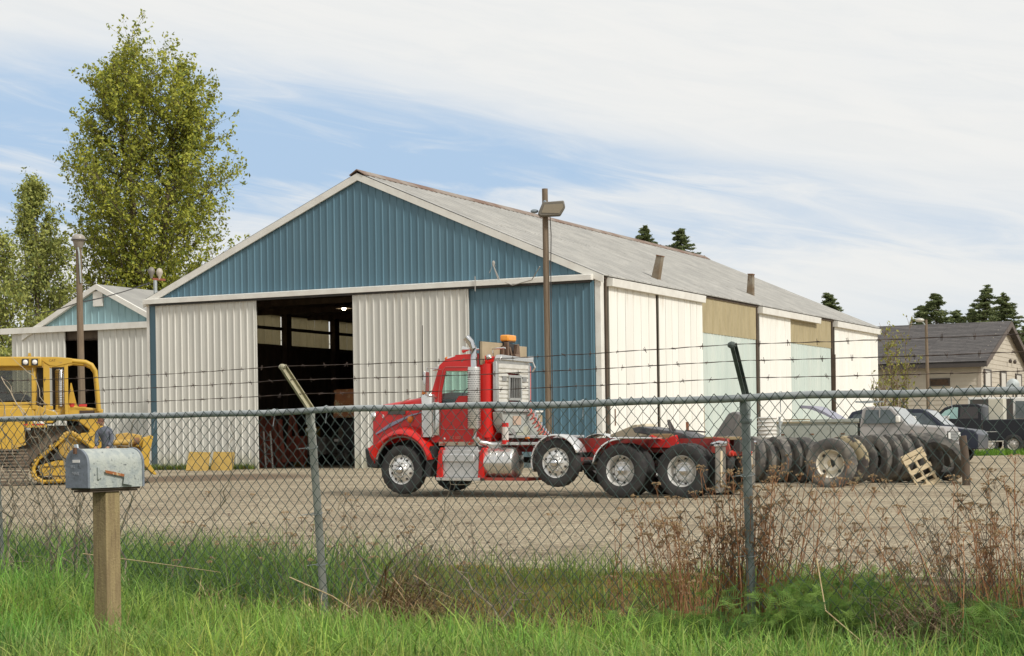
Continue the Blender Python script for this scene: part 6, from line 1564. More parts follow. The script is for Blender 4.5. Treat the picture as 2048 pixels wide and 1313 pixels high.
# local: x=0 front, y=0 right side plane (towards viewer is -y); body spans y 0..1.85
pkb = empty('x'); D.objects.remove(pkb)
off = Matrix.Translation((0, 0.92, 0))
prof_ = [(0.0, 0.55), (0.0, 1.08), (-0.05, 1.22), (-1.15, 1.32), (-1.62, 1.82), (-1.80, 1.87), (-2.40, 1.87), (-2.52, 1.80), (-2.58, 1.30), (-2.58, 0.55)]
b_, wy = car_body(pk, prof_, 0.92, GP, 1.3, 0.22); b_.location = (0, 0.92, 0)
for s_ in (-1, 1):
    g_ = side_glass(b_, [(-1.32, 1.36), (-1.68, 1.76), (-2.40, 1.77), (-2.46, 1.36)], wy, AG, s_)
    MB().bb(-2.0, -1.97, s_ * 0.86 - .02, s_ * 0.86 + .02, 1.36, 1.76).build('pillar', GP, b_)
    MB().bb(-1.45, -1.33, s_ * 1.04 - 0.1, s_ * 1.04 + 0.08, 1.38, 1.58).build('mirror', M('white_mirror', (0.7, 0.68, 0.62)), b_, bevel=0.03)
wsn = MB().add([(-1.17, .80, 1.345), (-1.17, -.80, 1.345), (-1.585, -.72, 1.80), (-1.585, .72, 1.80), (-1.15, .80, 1.30), (-1.15, -.80, 1.30)], [(0, 1, 2, 3), (0, 1, 5, 4)]).build('windscreen', AGL, b_)
wsn.location = (0.012, 0, 0.012)
gr_ = MB().bb(0.0, 0.035, -0.80, 0.80, 0.80, 1.10).build('grille', M('grille_grey', (0.12, 0.11, 0.10), rough=0.5), b_)
for k in range(6): MB().bb(0.036, 0.05, -0.55, 0.55, 0.83 + k * 0.045, 0.85 + k * 0.045).build('grille_bar', GALV, gr_)
for s_ in (-1, 1): MB().bb(0.03, 0.06, s_ * 0.72 - 0.12, s_ * 0.72 + 0.12, 0.86, 1.06).build('headlight', M('lamp_clear', (0.7, 0.7, 0.66), rough=0.15), b_, bevel=0.01)
MB().bb(-0.05, 0.14, -0.92, 0.92, 0.48, 0.66).build('bumper', GALV, b_, bevel=0.02)
ub = MB().bb(-5.35, -2.66, 0.0, 0.42, 0.60, 1.38).build('utility_body', GU, pk, bevel=0.015)
MB().bb(-5.35, -2.66, 1.43, 1.85, 0.60, 1.38).build('utility_body', GU, pk, bevel=0.015)
MB().bb(-5.35, -2.66, 0.42, 1.43, 0.8, 0.95).build('bed_floor', GU, pk)
for k, (a, b2_) in enumerate(((-5.3, -4.62), (-4.58, -3.5), (-3.46, -2.72))):
    d = MB().bb(a, b2_, -0.02, -0.001, 0.70, 1.32).build('locker_door', GU, pk, bevel=0.006)
    MB().bb((a + b2_) / 2 - .06, (a + b2_) / 2 + .06, -0.035, -0.02, 1.05, 1.09).build('handle', RUST, d)
MB().bb(-5.38, -2.60, -0.03, 0.45, 1.385, 1.42).build('top_rail', M('olive_rail', (0.17, 0.16, 0.11)), pk)
MB().bb(-4.1, -2.62, 0.0, 0.5, 1.421, 1.52).build('upper_box', GU, pk, bevel=0.01)
mb = MB(); mb.bb(-5.2, -4.2, 0.1, 0.8, 1.42, 1.47); mb.build('load_board', M('tan_board2', (0.33, 0.27, 0.17), rough=0.8), pk)
MB().bb(-5.0, -4.3, 0.2, 0.7, 1.50, 1.54).build('load_board', M('tan_board3', (0.28, 0.25, 0.17), rough=0.8), pk)
mb = MB(); mb.beam((-2.7, 0.1, 2.02), (-2.7, 1.7, 2.02), 0.05)
for k in range(6): mb.beam((-2.72, 0.1 + k * 0.32, 2.02), (-2.25, 0.1 + k * 0.32, 2.04), 0.03)
mb.build('roof_rack', GALV, pk)
for xx in (-0.85, -4.3):
    for yy, s_ in ((0.14, -1), (1.71, 1)): wheel(pk, (xx, yy, 0.36), 0.36, 0.22, 0.20, 'car', key=('pk', s_), flip=s_)
# dark SUV behind it
sp = at(1838, 880, 60); 
suv = empty('suv', (sp.x, sp.y, g1(sp.x, sp.y)), pa, 'dark blue estate car with tinted windows between the grey and black pickups', 'car')
DKB = M('dark_blue_paint', (0.016, 0.020, 0.034), rough=0.35, coat=0.2, spec=0.35)
pr_ = [(1.9, 0.45), (1.9, 0.95), (1.75, 1.08), (0.85, 1.20), (0.20, 1.74), (0.0, 1.80), (-1.9, 1.82), (-2.25, 1.74), (-2.65, 1.15), (-2.7, 0.45)]
b_, wy = car_body(suv, pr_, 0.90, DKB, 1.15, 0.22); b_.location = (0, 0.9, 0)
for s_ in (-1, 1):
    for q in ([(0.55, 1.26), (0.10, 1.66), (-0.55, 1.68), (-0.6, 1.26)], [(-0.68, 1.26), (-0.65, 1.68), (-1.45, 1.69), (-1.5, 1.26)], [(-1.58, 1.27), (-1.55, 1.68), (-2.15, 1.66), (-2.42, 1.27)]):
        side_glass(b_, q, wy, AG, s_)
w_ = MB().add([(0.80, .74, 1.25), (0.80, -.74, 1.25), (0.22, -.68, 1.725), (0.22, .68, 1.725)], [(0, 1, 2, 3)]).build('windscreen', AGL, b_); w_.location = (0.012, 0, 0.014)
w_.modifiers.new('t', 'SOLIDIFY').thickness = 0.006
for xx in (1.1, -1.7):
    for yy, s_ in ((0.12, -1), (1.68, 1)): wheel(suv, (xx, yy, 0.34), 0.34, 0.2, 0.2, 'car', key=('suv', s_), flip=s_)
# open bonnet of a lilac car, seen beyond the utility body
ob_ = at(1632, 842, 60)
lil = empty('old_car', (ob_.x, ob_.y, g1(ob_.x, ob_.y)), pa, 'lilac-grey old car with its bonnet propped open beyond the utility body', 'car')
LIL = M('lilac_paint', (0.24, 0.24, 0.30), (0.30, 0.29, 0.35), 2, rough=0.4)
zc = ob_.z - g1(ob_.x, ob_.y)
pts = [(-0.62, 0.44), (-0.50, 0.54), (-0.15, 0.50), (0.25, 0.30), (0.75, -0.02), (0.72, -0.06), (0.25, 0.20), (-0.15, 0.38), (-0.45, 0.45)]
MB().prism([(a, zc + b2 * .95) for a, b2 in pts], 0.1, 1.5, 'xz').build('bonnet', LIL, lil, smooth=30)
cp, wy = car_body(lil, [(-0.9, 0.4), (-0.9, 0.85), (0.7, 1.0), (1.2, 1.45), (2.4, 1.48), (2.9, 1.05), (3.6, 0.95), (3.6, 0.4)], 0.85, LIL, 1.0, 0.25); cp.location = (0, 0.85, 0)
for s_ in (-1, 1): side_glass(cp, [(0.95, 1.05), (1.30, 1.38), (2.32, 1.40), (2.6, 1.05)], wy, AG, s_)
for xx in (-0.2, 2.8):
    for yy, s_ in ((0.12, -1), (1.58, 1)): wheel(lil, (xx, yy, 0.33), 0.33, 0.2, 0.19, 'car', key=('suv', s_), flip=s_)
# black pickup facing left, rear wheel near the right edge
bo = at(2027, 880, 74)
bp_ = empty('pickup_truck', (bo.x, bo.y, g1(bo.x, bo.y)), pa, 'black extended-cab pickup facing left at the right edge of the yard', 'pickup')
BLK = M('black_paint', (0.010, 0.011, 0.015), rough=0.4, coat=0.15, spec=0.3)
prb = [(1.35, 0.55), (1.35, 1.25), (1.32, 1.42), (-1.22, 1.40), (-1.25, 1.95), (-1.45, 2.05), (-2.35, 2.05), (-2.75, 1.93), (-3.35, 1.42), (-4.5, 1.28), (-4.75, 1.1), (-4.8, 0.55)]
b_, wy = car_body(bp_, prb, 0.98, BLK, 1.4, 0.2); b_.location = (0, 0.92, 0)
for s_ in (-1, 1):
    side_glass(b_, [(-1.38, 1.46), (-1.40, 1.94), (-2.10, 1.94), (-2.12, 1.46)], wy, M('tinted_glass', (0.035, 0.03, 0.028), rough=0.1), s_)
    side_glass(b_, [(-2.20, 1.46), (-2.20, 1.93), (-2.40, 1.93), (-2.72, 1.80), (-3.05, 1.48)], wy, M('teal_auto_glass', (0.22, 0.36, 0.34), (0.30, 0.45, 0.42), 3, rough=0.1), s_)
    MB().bb(-2.72, -2.5, s_ * 1.08 - 0.08, s_ * 1.08 + 0.08, 1.42, 1.60).build('mirror', CHR2, b_, bevel=0.03)
    MB().bb(-3.4, -0.6, s_ * 0.985 - .01, s_ * 0.985 + .01, 0.90, 0.93).build('side_strip', CHR2, b_)
    MB().bb(-1.24, -1.20, s_ * 0.985 - .003, s_ * 0.985 + .003, 0.6, 1.4).build('door_gap', DARK, b_)
for xx in (0.0, -3.75):
    for yy, s_ in ((0.0, -1), (1.84, 1)): wheel(bp_, (xx, yy + s_ * 0.02, 0.40), 0.40, 0.24, 0.22, 'car', key=('bp', s_), flip=s_, rimmat=M('dusty_rim', (0.45, 0.42, 0.38), rough=0.4, metal=0.4))
mb = MB(); mb.bb(-0.55, 0.55, -0.075, -0.055, 0.86, 0.92)
bx = MB().bb(-1.05, -0.45, 0.4, 1.1, 1.3, 2.25).build('load_box', M('cream_box', (0.55, 0.52, 0.42), rough=0.6), bp_, bevel=0.02)
# white van behind, right edge
vo = at(2058, 880, 84)
van = empty('van', (vo.x, vo.y, g1(vo.x, vo.y)), math.radians(-20), 'white vehicle with sloping windscreen partly behind the black pickup', 'van')
WV = M('van_white', (0.62, 0.61, 0.57), rough=0.3)
b_, wy = car_body(van, [(2.3, 0.45), (2.3, 1.3), (1.2, 1.5), (0.0, 2.45), (-2.6, 2.5), (-2.6, 0.45)], 1.0, WV, 1.4, 0.12)
for s_ in (-1, 1): side_glass(b_, [(1.0, 1.5), (0.0, 2.28), (-0.5, 2.3), (-0.5, 1.5)], wy, AG, s_)
MB().add([(1.17, .8, 1.56), (1.17, -.8, 1.56), (0.06, -.76, 2.42), (0.06, .76, 2.42)], [(0, 1, 2, 3)]).build('windscreen', AGL, b_).location = (0.02, 0, 0.02)
MB().bb(-2.5, -0.6, -1.02, -0.99, 1.45, 2.4).build('dark_panel', M('dark_panel', (0.05, 0.045, 0.04)), b_)
for xx in (1.4, -1.6):
    for yy, s_ in ((-0.88, -1), (0.88, 1)): wheel(van, (xx, yy, 0.35), 0.35, 0.2, 0.2, 'car', key=('suv', s_), flip=s_)

# ------------------------------------------------------------------ tyres standing in a row
tyre_me = tyre_mesh(0.52, 0.27, 0.29, seg=40, lug=0.016); tyre_me.materials.append(DTYRE)
inner = MB().lathe([(0.30, -0.1), (0.285, 0.0), (0.30, 0.1)], 24, axis='y').mesh('bead'); inner.materials.append(DARK)
def loose_tyre(px, Z, yaw, tilt, label, R=0.52, roll=0.0, name='tyre', group='loose tyres standing in a row'):
    """yaw: heading of the axle (0 = axle points towards the viewer); tilt leans it over"""
    p = at(px, 880, Z); s_ = R / 0.52
    gz = g1(p.x, p.y)
    o = D.objects.new(name, tyre_me); COL.objects.link(o)
    m = Matrix.Translation((p.x, p.y, gz + R * math.cos(tilt) + 0.13 * s_ * abs(math.sin(tilt)))) @ Matrix.Rotation(yaw, 4, 'Z') @ Matrix.Rotation(tilt, 4, 'X') @ Matrix.Rotation(roll, 4, 'Y') @ Matrix.Scale(s_, 4)
    o.matrix_world = m
    tag(o, label, 'tyre', group)
    return o
ords = ['first', 'second', 'third', 'fourth', 'fifth', 'sixth', 'seventh', 'eighth', 'ninth', 'tenth']
k = 0
for i, px in enumerate((1460, 1482, 1506, 1530, 1556, 1582, 1606, 1630)):
    loose_tyre(px, 41.5 - i * 0.12, math.radians(-66 + rnd.uniform(-4, 4)), rnd.uniform(-.05, .05), '%s from the left in the row of standing dusty tyres' % ords[i], R=0.50 + rnd.uniform(-.045, .04), roll=rnd.uniform(0, 6))
wdr = wheel(None, (0, 0, 0), 0.54, 0.29, 0.29, 'dish', key=('dish',), rimmat=M('rusty_white', (0.66, 0.63, 0.54), (0.60, 0.54, 0.43), 6, rough=0.6, c3=(0.22, 0.12, 0.06), s3=14, lo3=0.62, hi3=0.74), flip=-1, name='wheel', tyre=DTYRE)
p = at(1662, 880, 38.6)
wdr.matrix_world = Matrix.Translation((p.x, p.y, 0.54)) @ Matrix.Rotation(math.radians(-22), 4, 'Z') @ Matrix.Rotation(0.04, 4, 'X')
tag(wdr, 'big tyre mounted on a white rusty rim facing the fence', 'wheel', 'loose tyres standing in a row')
MUDT = M('muddy_tyre', (0.34, 0.28, 0.17), (0.06, 0.05, 0.045), 4, rough=0.9, lo=0.48, hi=0.56)
for q, (px, Z) in enumerate(((1687, 39.1), (1706, 39.6))):
    o = loose_tyre(px, Z, math.radians(-22 - 2 * q), 0.02, ('mud-caked tyre directly behind the white rusty rim', 'worn tyre, second behind the white rusty rim')[q], R=0.53)
    if q == 0:
        me_ = tyre_me.copy(); me_.materials.clear(); me_.materials.append(MUDT); o.data = me_
for i, px in enumerate((1750, 1773, 1796, 1820)):
    loose_tyre(px, 40.2 - i * 0.05, math.radians(-58 - i * 2), 0.03 - i * 0.05, '%s dark tyre to the right of the white rusty rim' % ords[i], R=0.53, roll=i * 1.1)
loose_tyre(1842, 40.0, math.radians(-52), 0.30, 'pale leaning tyre partly behind the wooden pallet', R=0.53)
loose_tyre(1868, 40.9, math.radians(-55), 0.48, 'knobbly tyre leaning between the pallet and the last tyre', R=0.55)
loose_tyre(1888, 39.7, math.radians(-50), 0.58, 'last tyre on the right, leaning far over with its hole showing', R=0.53)
# far row behind (only tops seen)
for i, px in enumerate((1496, 1522, 1548)):
    loose_tyre(px, 43.5, math.radians(-60), 0.03, '%s tyre of the back row behind the steel post' % ords[i], R=0.50, roll=i)
# pallet leaning on the tyres
pl = empty('pallet', at(1862, 966, 38.9), 0, 'small broken pale wooden pallet leaning on the tyres', 'pallet')
PW = M('pallet_wood', (0.52, 0.42, 0.27), (0.42, 0.33, 0.20), 8, (1, 1, 3), 0.85)
pl.location.z = 0.02; pl.rotation_euler = (math.radians(-14), math.radians(-24), math.radians(12))
for k in range(3): MB().bb(-0.27 + k * 0.22, -0.22 + k * 0.22, 0.0, 0.06, 0.0, 0.80).build('bearer', PW, pl)
for z_ in (0.0, 0.21, 0.38, 0.62, 0.74): MB().bb(-0.29, 0.24, -0.025, -0.001, z_, z_ + (0.10 if z_ not in (0.21,) else 0.06)).build('slat', PW, pl)
for z_ in (0.05, 0.68): MB().bb(-0.29, 0.24, 0.061, 0.085, z_, z_ + 0.09).build('slat', PW, pl)
# corrugated culvert section (white rings)
cv = at(1535, 880, 45.5)
cu_ = empty('culvert_pipe', (cv.x, cv.y, g1(cv.x, cv.y)), 0, 'short upright corrugated white pipe beside the grey steel fence post', 'pipe')
prc = []; z_ = 0.7
while z_ < 1.52: prc += [(0.225, z_), (0.25, z_ + 0.03), (0.225, z_ + 0.06)]; z_ += 0.095; 
MB().lathe([(0.2, 0.0)] + [(0.22, 0.6)] + prc + [(0.21, prc[-1][1]), (0.20, 0.6)], 28).build('pipe', M('white_plastic', (0.55, 0.53, 0.48), (0.62, 0.60, 0.55), 5, rough=0.5), cu_, smooth=25)
mb = MB(); mb.tube([(0.30, -0.05, 0.0), (0.30, -0.05, 1.52)], 0.03, 6); mb.tube([(0.30, -0.05, 1.3), (0.36, -0.05, 1.4)], 0.03, 6); mb.build('valve_stem', GALV, cu_)
# dark bonnet / scrap panel leaning, post and bits behind the truck's frame
q = at(1434, 872, 46)
sc = empty('scrap_panel', (q.x, q.y, g1(q.x, q.y)), pa, 'dark grey scrap body panel tilted up behind the truck frame', 'scrap')
zc = q.z - g1(q.x, q.y)
MB().prism([(-0.35, 0.2), (0.05, 0.2), (0.62, zc + 0.52), (0.46, zc + 0.60), (0.30, zc + 0.55), (-0.2, zc - 0.15)], 0, 0.9, 'xz').build('panel', M('scrap_grey', (0.12, 0.115, 0.11), (0.17, 0.16, 0.15), 4, rough=0.6), sc, bevel=0.03)
mb = MB(); mb.beam((-0.75, 0, 0), (-0.78, 0, zc + 0.36), 0.06); mb.build('rusty_post', M('post_rust', (0.25, 0.10, 0.05), rough=0.8), sc)
# rusty gate post and standing post at right of the tyres
q = at(1932, 880, 38.5)
o = MB().tube([(0, 0, -0.1), (-0.02, 0, 0.6), (-0.07, 0, 1.08)], [0.09, 0.09, 0.08], 8).build('timber_post', DARKW, smooth=60, loc=(q.x, q.y, 0)); tag(o, 'short weathered leaning timber post right of the last tyre', 'post')
# door hardware on the sunlit doors
for yy in (0.9, 10.0): MB().bb(0.135, 0.15, yy - 0.03, yy + 0.03, 1.6, 2.2).build('door_latch', RUST, barn)
# grass mound behind near the black pickup

# ------------------------------------------------------------------ verge vegetation (u along the fence, w behind it)
def visible(x, y, m=0.5):
    a = x / y
    return (a > -0.2783 - m / y) & (a < 0.2783 + m / y) & (y > 6)
def blades(name, u, w, h, wid, lean, cols, seed, nseg=3, kink=0.0, mat=LEAF, az=None, tipc=None, z0=None, mul=None):
    """curved tapering blades rooted on the ground"""
    rg = np.random.default_rng(seed); n = len(u)
    x, y = fw(u, w); z = gh(x, y) - 0.015 if z0 is None else z0
    a = rg.uniform(0, 2 * np.pi, n) if az is None else az + rg.normal(0, 0.6, n)
    fa = rg.uniform(0, 2 * np.pi, n)                               # facing of the flat side
    side = np.stack([np.cos(fa), np.sin(fa), np.zeros(n)], 1)
    ln = lean * rg.gamma(2.0, 0.5, n)
    base = np.stack([x, y, z], 1); pts = []
    for k in range(nseg + 1):
        f = k / nseg
        bend = ln * f ** 2.0
        dz = h * (f - 0.35 * bend * f)
        pts.append(base + np.stack([np.cos(a) * h * bend * 0.9, np.sin(a) * h * bend * 0.9, dz], 1))
    V = []
    for k in range(nseg):
        w0 = wid * (1 - (k / nseg) ** 1.6) * 0.5; w1 = wid * (1 - ((k + 1) / nseg) ** 1.6) * 0.5
        if k == nseg - 1: w1 = wid * 0.04
        V.append(np.stack([pts[k] - side * w0[:, None], pts[k] + side * w0[:, None], pts[k + 1] + side * w1[:, None] if np.ndim(w1) else pts[k + 1], pts[k + 1] - side * w1[:, None]], 1))
    V = np.concatenate(V, 0)
    c = np.asarray(cols, float); k_ = rg.integers(0, len(c), n); k2 = rg.integers(0, len(c), n); f = rg.uniform(0, 1, (n, 1))
    cc = (c[k_] * f + c[k2] * (1 - f)) * rg.uniform(0.8, 1.2, (n, 1))
    if mul is not None: cc = cc * mul
    cc = np.concatenate([cc * 0.9, cc, cc * 1.12][:nseg] if nseg == 3 else [cc] * nseg, 0)
    return quads(name, V, cc, mat, None, 'stuff')
def scatter(n, ur, wr, seed, dens=None):
    rg = np.random.default_rng(seed); u = rg.uniform(*ur, n); w = rg.uniform(*wr, n)
    x, y = fw(u, w); k = visible(x, y)
    if dens is not None: k &= rg.uniform(0, 1, n) < dens(u, w)
    return u[k], w[k]
def patch(u, w, s=1.0, ph=0.0):
    return 0.5 + 0.25 * np.sin(u * 2.3 * s + ph + 1.3 * np.sin(w * 1.7)) + 0.25 * np.sin(w * 2.9 * s - u * 1.1 + 2 * ph)
rg0 = np.random.default_rng(5)
BRG = [(0.14, 0.25, 0.05), (0.20, 0.34, 0.065), (0.28, 0.38, 0.09), (0.09, 0.17, 0.035), (0.25, 0.31, 0.09), (0.16, 0.30, 0.055), (0.08, 0.16, 0.04)]
MDG = [(0.09, 0.18, 0.04), (0.15, 0.25, 0.05), (0.065, 0.135, 0.04), (0.20, 0.28, 0.07)]
OLV = [(0.19, 0.20, 0.04), (0.26, 0.24, 0.055), (0.13, 0.15, 0.035), (0.24, 0.16, 0.05), (0.17, 0.22, 0.04)]
STR_ = [(0.42, 0.31, 0.16), (0.33, 0.22, 0.11), (0.20, 0.12, 0.06), (0.50, 0.40, 0.23)]
BRN_ = [(0.13, 0.075, 0.04), (0.19, 0.115, 0.06), (0.09, 0.055, 0.035)]
# 1 bright foreground grass
u, w = scatter(100000, (-6.5, 9.5), (-5.2, -0.40), 101, lambda u, w: np.clip(0.10 + (-w - 0.40) * 1.5, 0, 1) * (0.35 + 0.65 * patch(u, w, 1.9)))
hh = (0.20 + 0.15 * patch(u, w, 1.1, 1.0) + 0.20 * ss(1.5, -3.2, u) + 0.05 * ss(-1.0, -2.5, w)) * rg0.uniform(0.45, 1.25, len(u)) + 0.10 * (rg0.uniform(0, 1, len(u)) < 0.05)
blades('verge_grass', u, w, hh, rg0.uniform(0.005, 0.0165, len(u)), 0.75, BRG, 1, mul=1.27 * np.stack([0.78 + 0.5 * patch(u, w, 0.7, 3.0), 0.86 + 0.28 * patch(u, w, 0.9, 1.5), 0.9 + 0 * u], 1))
u, w = scatter(9000, (-6.5, 9.5), (-5.0, -0.45), 111)
blades('dry_blades', u, w, rg0.uniform(0.12, 0.36, len(u)), rg0.uniform(0.004, 0.008, len(u)), 0.9, [(0.42, 0.36, 0.16), (0.34, 0.26, 0.12), (0.36, 0.38, 0.13)], 12)
u, w = scatter(26000, (-6.5, 9.5), (-4.5, -0.6), 102)
blades('grass_thatch', u, w, rg0.uniform(0.06, 0.16, len(u)), rg0.uniform(0.004, 0.007, len(u)), 1.3, [(0.20, 0.19, 0.06), (0.30, 0.25, 0.10), (0.15, 0.18, 0.04)], 2)
# 2 deeper green coarse grass on the left, both sides of the fence
u, w = scatter(17000, (-7.0, 0.8), (-1.4, 1.9), 103, lambda u, w: ss(0.5, -1.2, u + 0.35 * w) * (0.4 + 0.6 * patch(u, w, 1.8, .5)))
hh = (0.36 + 0.22 * patch(u, w, 1.2) + 0.10 * ss(-1, -4, u)) * rg0.uniform(0.55, 1.2, len(u))
blades('tall_grass', u, w, hh, rg0.uniform(0.008, 0.021, len(u)), 0.85, MDG + [(0.17, 0.27, 0.055)], 3)
# 3 sparse grass along the gravel edge and behind the fence
u, w = scatter(26000, (-8, 9.5), (0.9, 4.0), 104, lambda u, w: (patch(u, w, 1.3, 2) > 0.36) * 0.8 * ss(4.3, 2.6, w) + 0.05)
blades('sparse_grass', u, w, (0.11 + 0.17 * patch(u, w, 2) + 0.10 * ss(0, -3, u)) * rg0.uniform(0.4, 1.5, len(u)), rg0.uniform(0.004, 0.010, len(u)), 0.5, [(0.14, 0.22, 0.04), (0.22, 0.30, 0.07), (0.10, 0.17, 0.04)], 4)
# 4 low mossy growth behind the fence
u, w = scatter(60000, (-7, 9.5), (0.35, 3.3), 105, lambda u, w: 0.35 + 0.65 * patch(u, w, 2.2))
blades('low_growth', u, w, rg0.uniform(0.03, 0.10, len(u)), rg0.uniform(0.007, 0.015, len(u)), 1.4, OLV, 5, nseg=2, mul=np.stack([0.75 + 0.75 * patch(u, w, 1.3, 4), 0.80 + 0.25 * patch(u, w, 1.3, 4), 0.8 + 0 * u], 1))
# 5 dead leaves, straw and thatch at the foot of the fence
u, w = scatter(42000, (-5, 9.5), (-0.75, 0.65), 106, lambda u, w: ss(-2.2, -0.4, u) * (0.35 + 0.65 * patch(u, w, 2.5, 1)))
blades('dead_thatch', u, w, rg0.uniform(0.03, 0.16, len(u)), rg0.uniform(0.004, 0.012, len(u)), 1.8, BRN_ + [STR_[1], STR_[2]], 6, mat=DRY)
u, w = scatter(14000, (-2.9, 9.5), (-0.75, 0.6), 112, lambda u, w: 0.2 + 0.8 * patch(u, w, 2.1, 2.2))
blades('leaf_litter', u, w, rg0.uniform(0.02, 0.07, len(u)), rg0.uniform(0.015, 0.04, len(u)), 2.2, [(0.22, 0.12, 0.06), (0.14, 0.08, 0.045), (0.34, 0.22, 0.12), (0.10, 0.06, 0.04)], 13, nseg=2, mat=DRY)
u, w = scatter(9000, (-1.5, 9.5), (-0.3, 1.0), 113, lambda u, w: (patch(u, w, 1.7, 5) > 0.5) * 0.8)
blades('orange_grass', u, w, rg0.uniform(0.08, 0.24, len(u)), rg0.uniform(0.003, 0.007, len(u)), 1.0, [(0.40, 0.24, 0.06), (0.32, 0.26, 0.07), (0.45, 0.33, 0.13)], 14, mat=DRY)
# green grass patch under the right-hand weeds, and at far right
u, w = scatter(26000, (2.6, 9.5), (-0.9, 1.3), 107, lambda u, w: np.clip(np.exp(-((u - 4.05) / 0.35) ** 2) + ss(5.2, 5.7, u) + 0.10, 0, 1) * (0.3 + 0.6 * patch(u, w, 2.6, .7)))
hh = (0.20 + 0.22 * patch(u, w, 1.9) + 0.30 * ss(5.2, 5.8, u)) * rg0.uniform(0.5, 1.25, len(u))
blades('tall_grass', u, w, hh, rg0.uniform(0.006, 0.019, len(u)), 0.85, MDG + [(0.20, 0.32, 0.07), (0.14, 0.25, 0.05)], 7)
# green margin along barn foot
n = 2600; rgb = np.random.default_rng(9)
xx = rgb.uniform(-BW, -14.6, n); yy = rgb.uniform(-0.45, -0.2, n)
gx = 3.231 + bc * xx - bsn * yy; gy = 65.7 + bsn * xx + bc * yy
uu = (gx - FX) * FD[0] + (gy - FY) * FD[1]; ww = (gx - FX) * FN[0] + (gy - FY) * FN[1]
blades('foot_grass', uu, ww, rgb.uniform(0.08, 0.34, n), rgb.uniform(0.02, 0.04, n), 0.6, MDG + OLV, 10, nseg=2)
n = 2500; gx = rgb.normal(18.6, 1.3, n); gy = rgb.normal(72.0, 0.6, n)
uu = (gx - FX) * FD[0] + (gy - FY) * FD[1]; ww = (gx - FX) * FN[0] + (gy - FY) * FN[1]
blades('weed_patch', uu, ww, rgb.uniform(0.1, 0.38, n), rgb.uniform(0.02, 0.05, n), 0.8, [(0.09, 0.20, 0.02), (0.16, 0.28, 0.03)], 11, nseg=2)

def P3(u, w, z): 
    x, y = fw(u, w); return Vector((x, y, z))
def gz_(u, w):
    x, y = fw(u, w); return g1(x, y)
# dead weed clumps: woody stalks topped by flat seed heads
WEEDM = M('weed_stalk', (0.27, 0.115, 0.05), (0.42, 0.22, 0.105), 25, rough=0.9, vary=0.15)
WEEDM2 = M('weed_stalk_grey', (0.20, 0.155, 0.11), (0.13, 0.095, 0.065), 25, rough=0.9)
HEADM = M('seed_head', (0.38, 0.26, 0.14), (0.26, 0.17, 0.09), 30, rough=0.95)
def weed_clump(u0, w0, n, hmin, hmax, spread, lean, label, seed, heads=True, mat=WEEDM, group=None, r0=0.0032, green=400, leanu=0.0):
    rr = random.Random(seed); rg = np.random.default_rng(seed)
    b = P3(u0, w0, gz_(u0, w0)); r = empty('dead_weed_clump', b, 0, label, 'weeds', group)
    mb = MB(); hd = MB(); HC = []
    for k in range(n):
        du, dw = rr.gauss(0, spread), rr.gauss(0, spread * 0.6); h = rr.uniform(hmin, hmax)
        bx, by = FD[0] * du + FN[0] * dw, FD[1] * du + FN[1] * dw
        s_ = rr.gauss(0, lean) + leanu + du * 0.45; t_ = rr.gauss(0, lean * 0.6)
        lx_, ly_ = FD[0] * s_ + FN[0] * t_, FD[1] * s_ + FN[1] * t_
        P = []
        kx, ky = rr.gauss(0, .012), rr.gauss(0, .012)
        for q in range(6):
            f = q / 5; P.append(Vector((bx + lx_ * f * h + kx * math.sin(f * 5), by + ly_ * f * h + ky * math.sin(f * 4), h * f - 0.03)))
        mb.tube(P, [r0 * (1.15 - 0.65 * q / 5) for q in range(6)], 4)
        tops = [P[-1]]
        for q in range(rr.randint(2, 5)):            # side twigs
            f = rr.uniform(0.35, 0.95); i = min(4, int(f * 5)); p = P[i].lerp(P[i + 1], f * 5 - i)
            L = rr.uniform(0.05, 0.18); a = rr.uniform(0, 6.28)
            e = p + Vector((math.cos(a) * L * 0.55, math.sin(a) * L * 0.55, L * 0.8)); m_ = p.lerp(e, .5) + Vector((0, 0, -0.01))
            mb.tube([p, m_, e], [r0 * .5, r0 * .42, r0 * .3], 3)
            if f > 0.6: tops.append(e)
        if heads:
            for tp in tops:
                if rr.random() < (0.85 if tp is P[-1] else 0.30):
                    R = rr.uniform(0.022, 0.055) if tp is P[-1] else rr.uniform(0.012, 0.028)
                    for q in range(int(6 + R * 260)):
                        a = rr.uniform(0, 6.28); d = R * math.sqrt(rr.random()); c = tp + Vector((math.cos(a) * d, math.sin(a) * d, 0.018 - d * 0.25 + rr.gauss(0, 0.004)))
                        if q % 3 == 0: mb.tube([tp - Vector((0, 0, R * .9)), c], [0.0012, 0.0009], 3, caps=False)
                        hd.box(c, (rr.uniform(.006, .011), rr.uniform(.006, .011), rr.uniform(.004, .008)), Matrix.Rotation(a, 3, 'Z'))
    mb.build('stalks', mat, r)['kind'] = 'stuff'
    if hd.v: hd.build('seed_heads', HEADM, r)['kind'] = 'stuff'
    return r
weed_clump(3.52, 0.12, 85, 0.55, 1.20, 0.13, 0.12, 'dense brown dead weeds growing up around the grey steel fence post', 201, r0=0.0036)
weed_clump(3.28, -0.12, 50, 0.45, 1.12, 0.11, 0.13, 'dead weeds just left of the grey steel fence post', 202, leanu=-0.05)
weed_clump(3.78, 0.22, 34, 0.6, 1.25, 0.12, 0.16, 'dead weeds with broad seed heads just right of the grey steel fence post', 203, leanu=0.16)
weed_clump(4.30, 0.3, 16, 0.5, 1.0, 0.12, 0.18, 'thin dead weeds leaning right below the white rusty rim', 204, leanu=0.30)
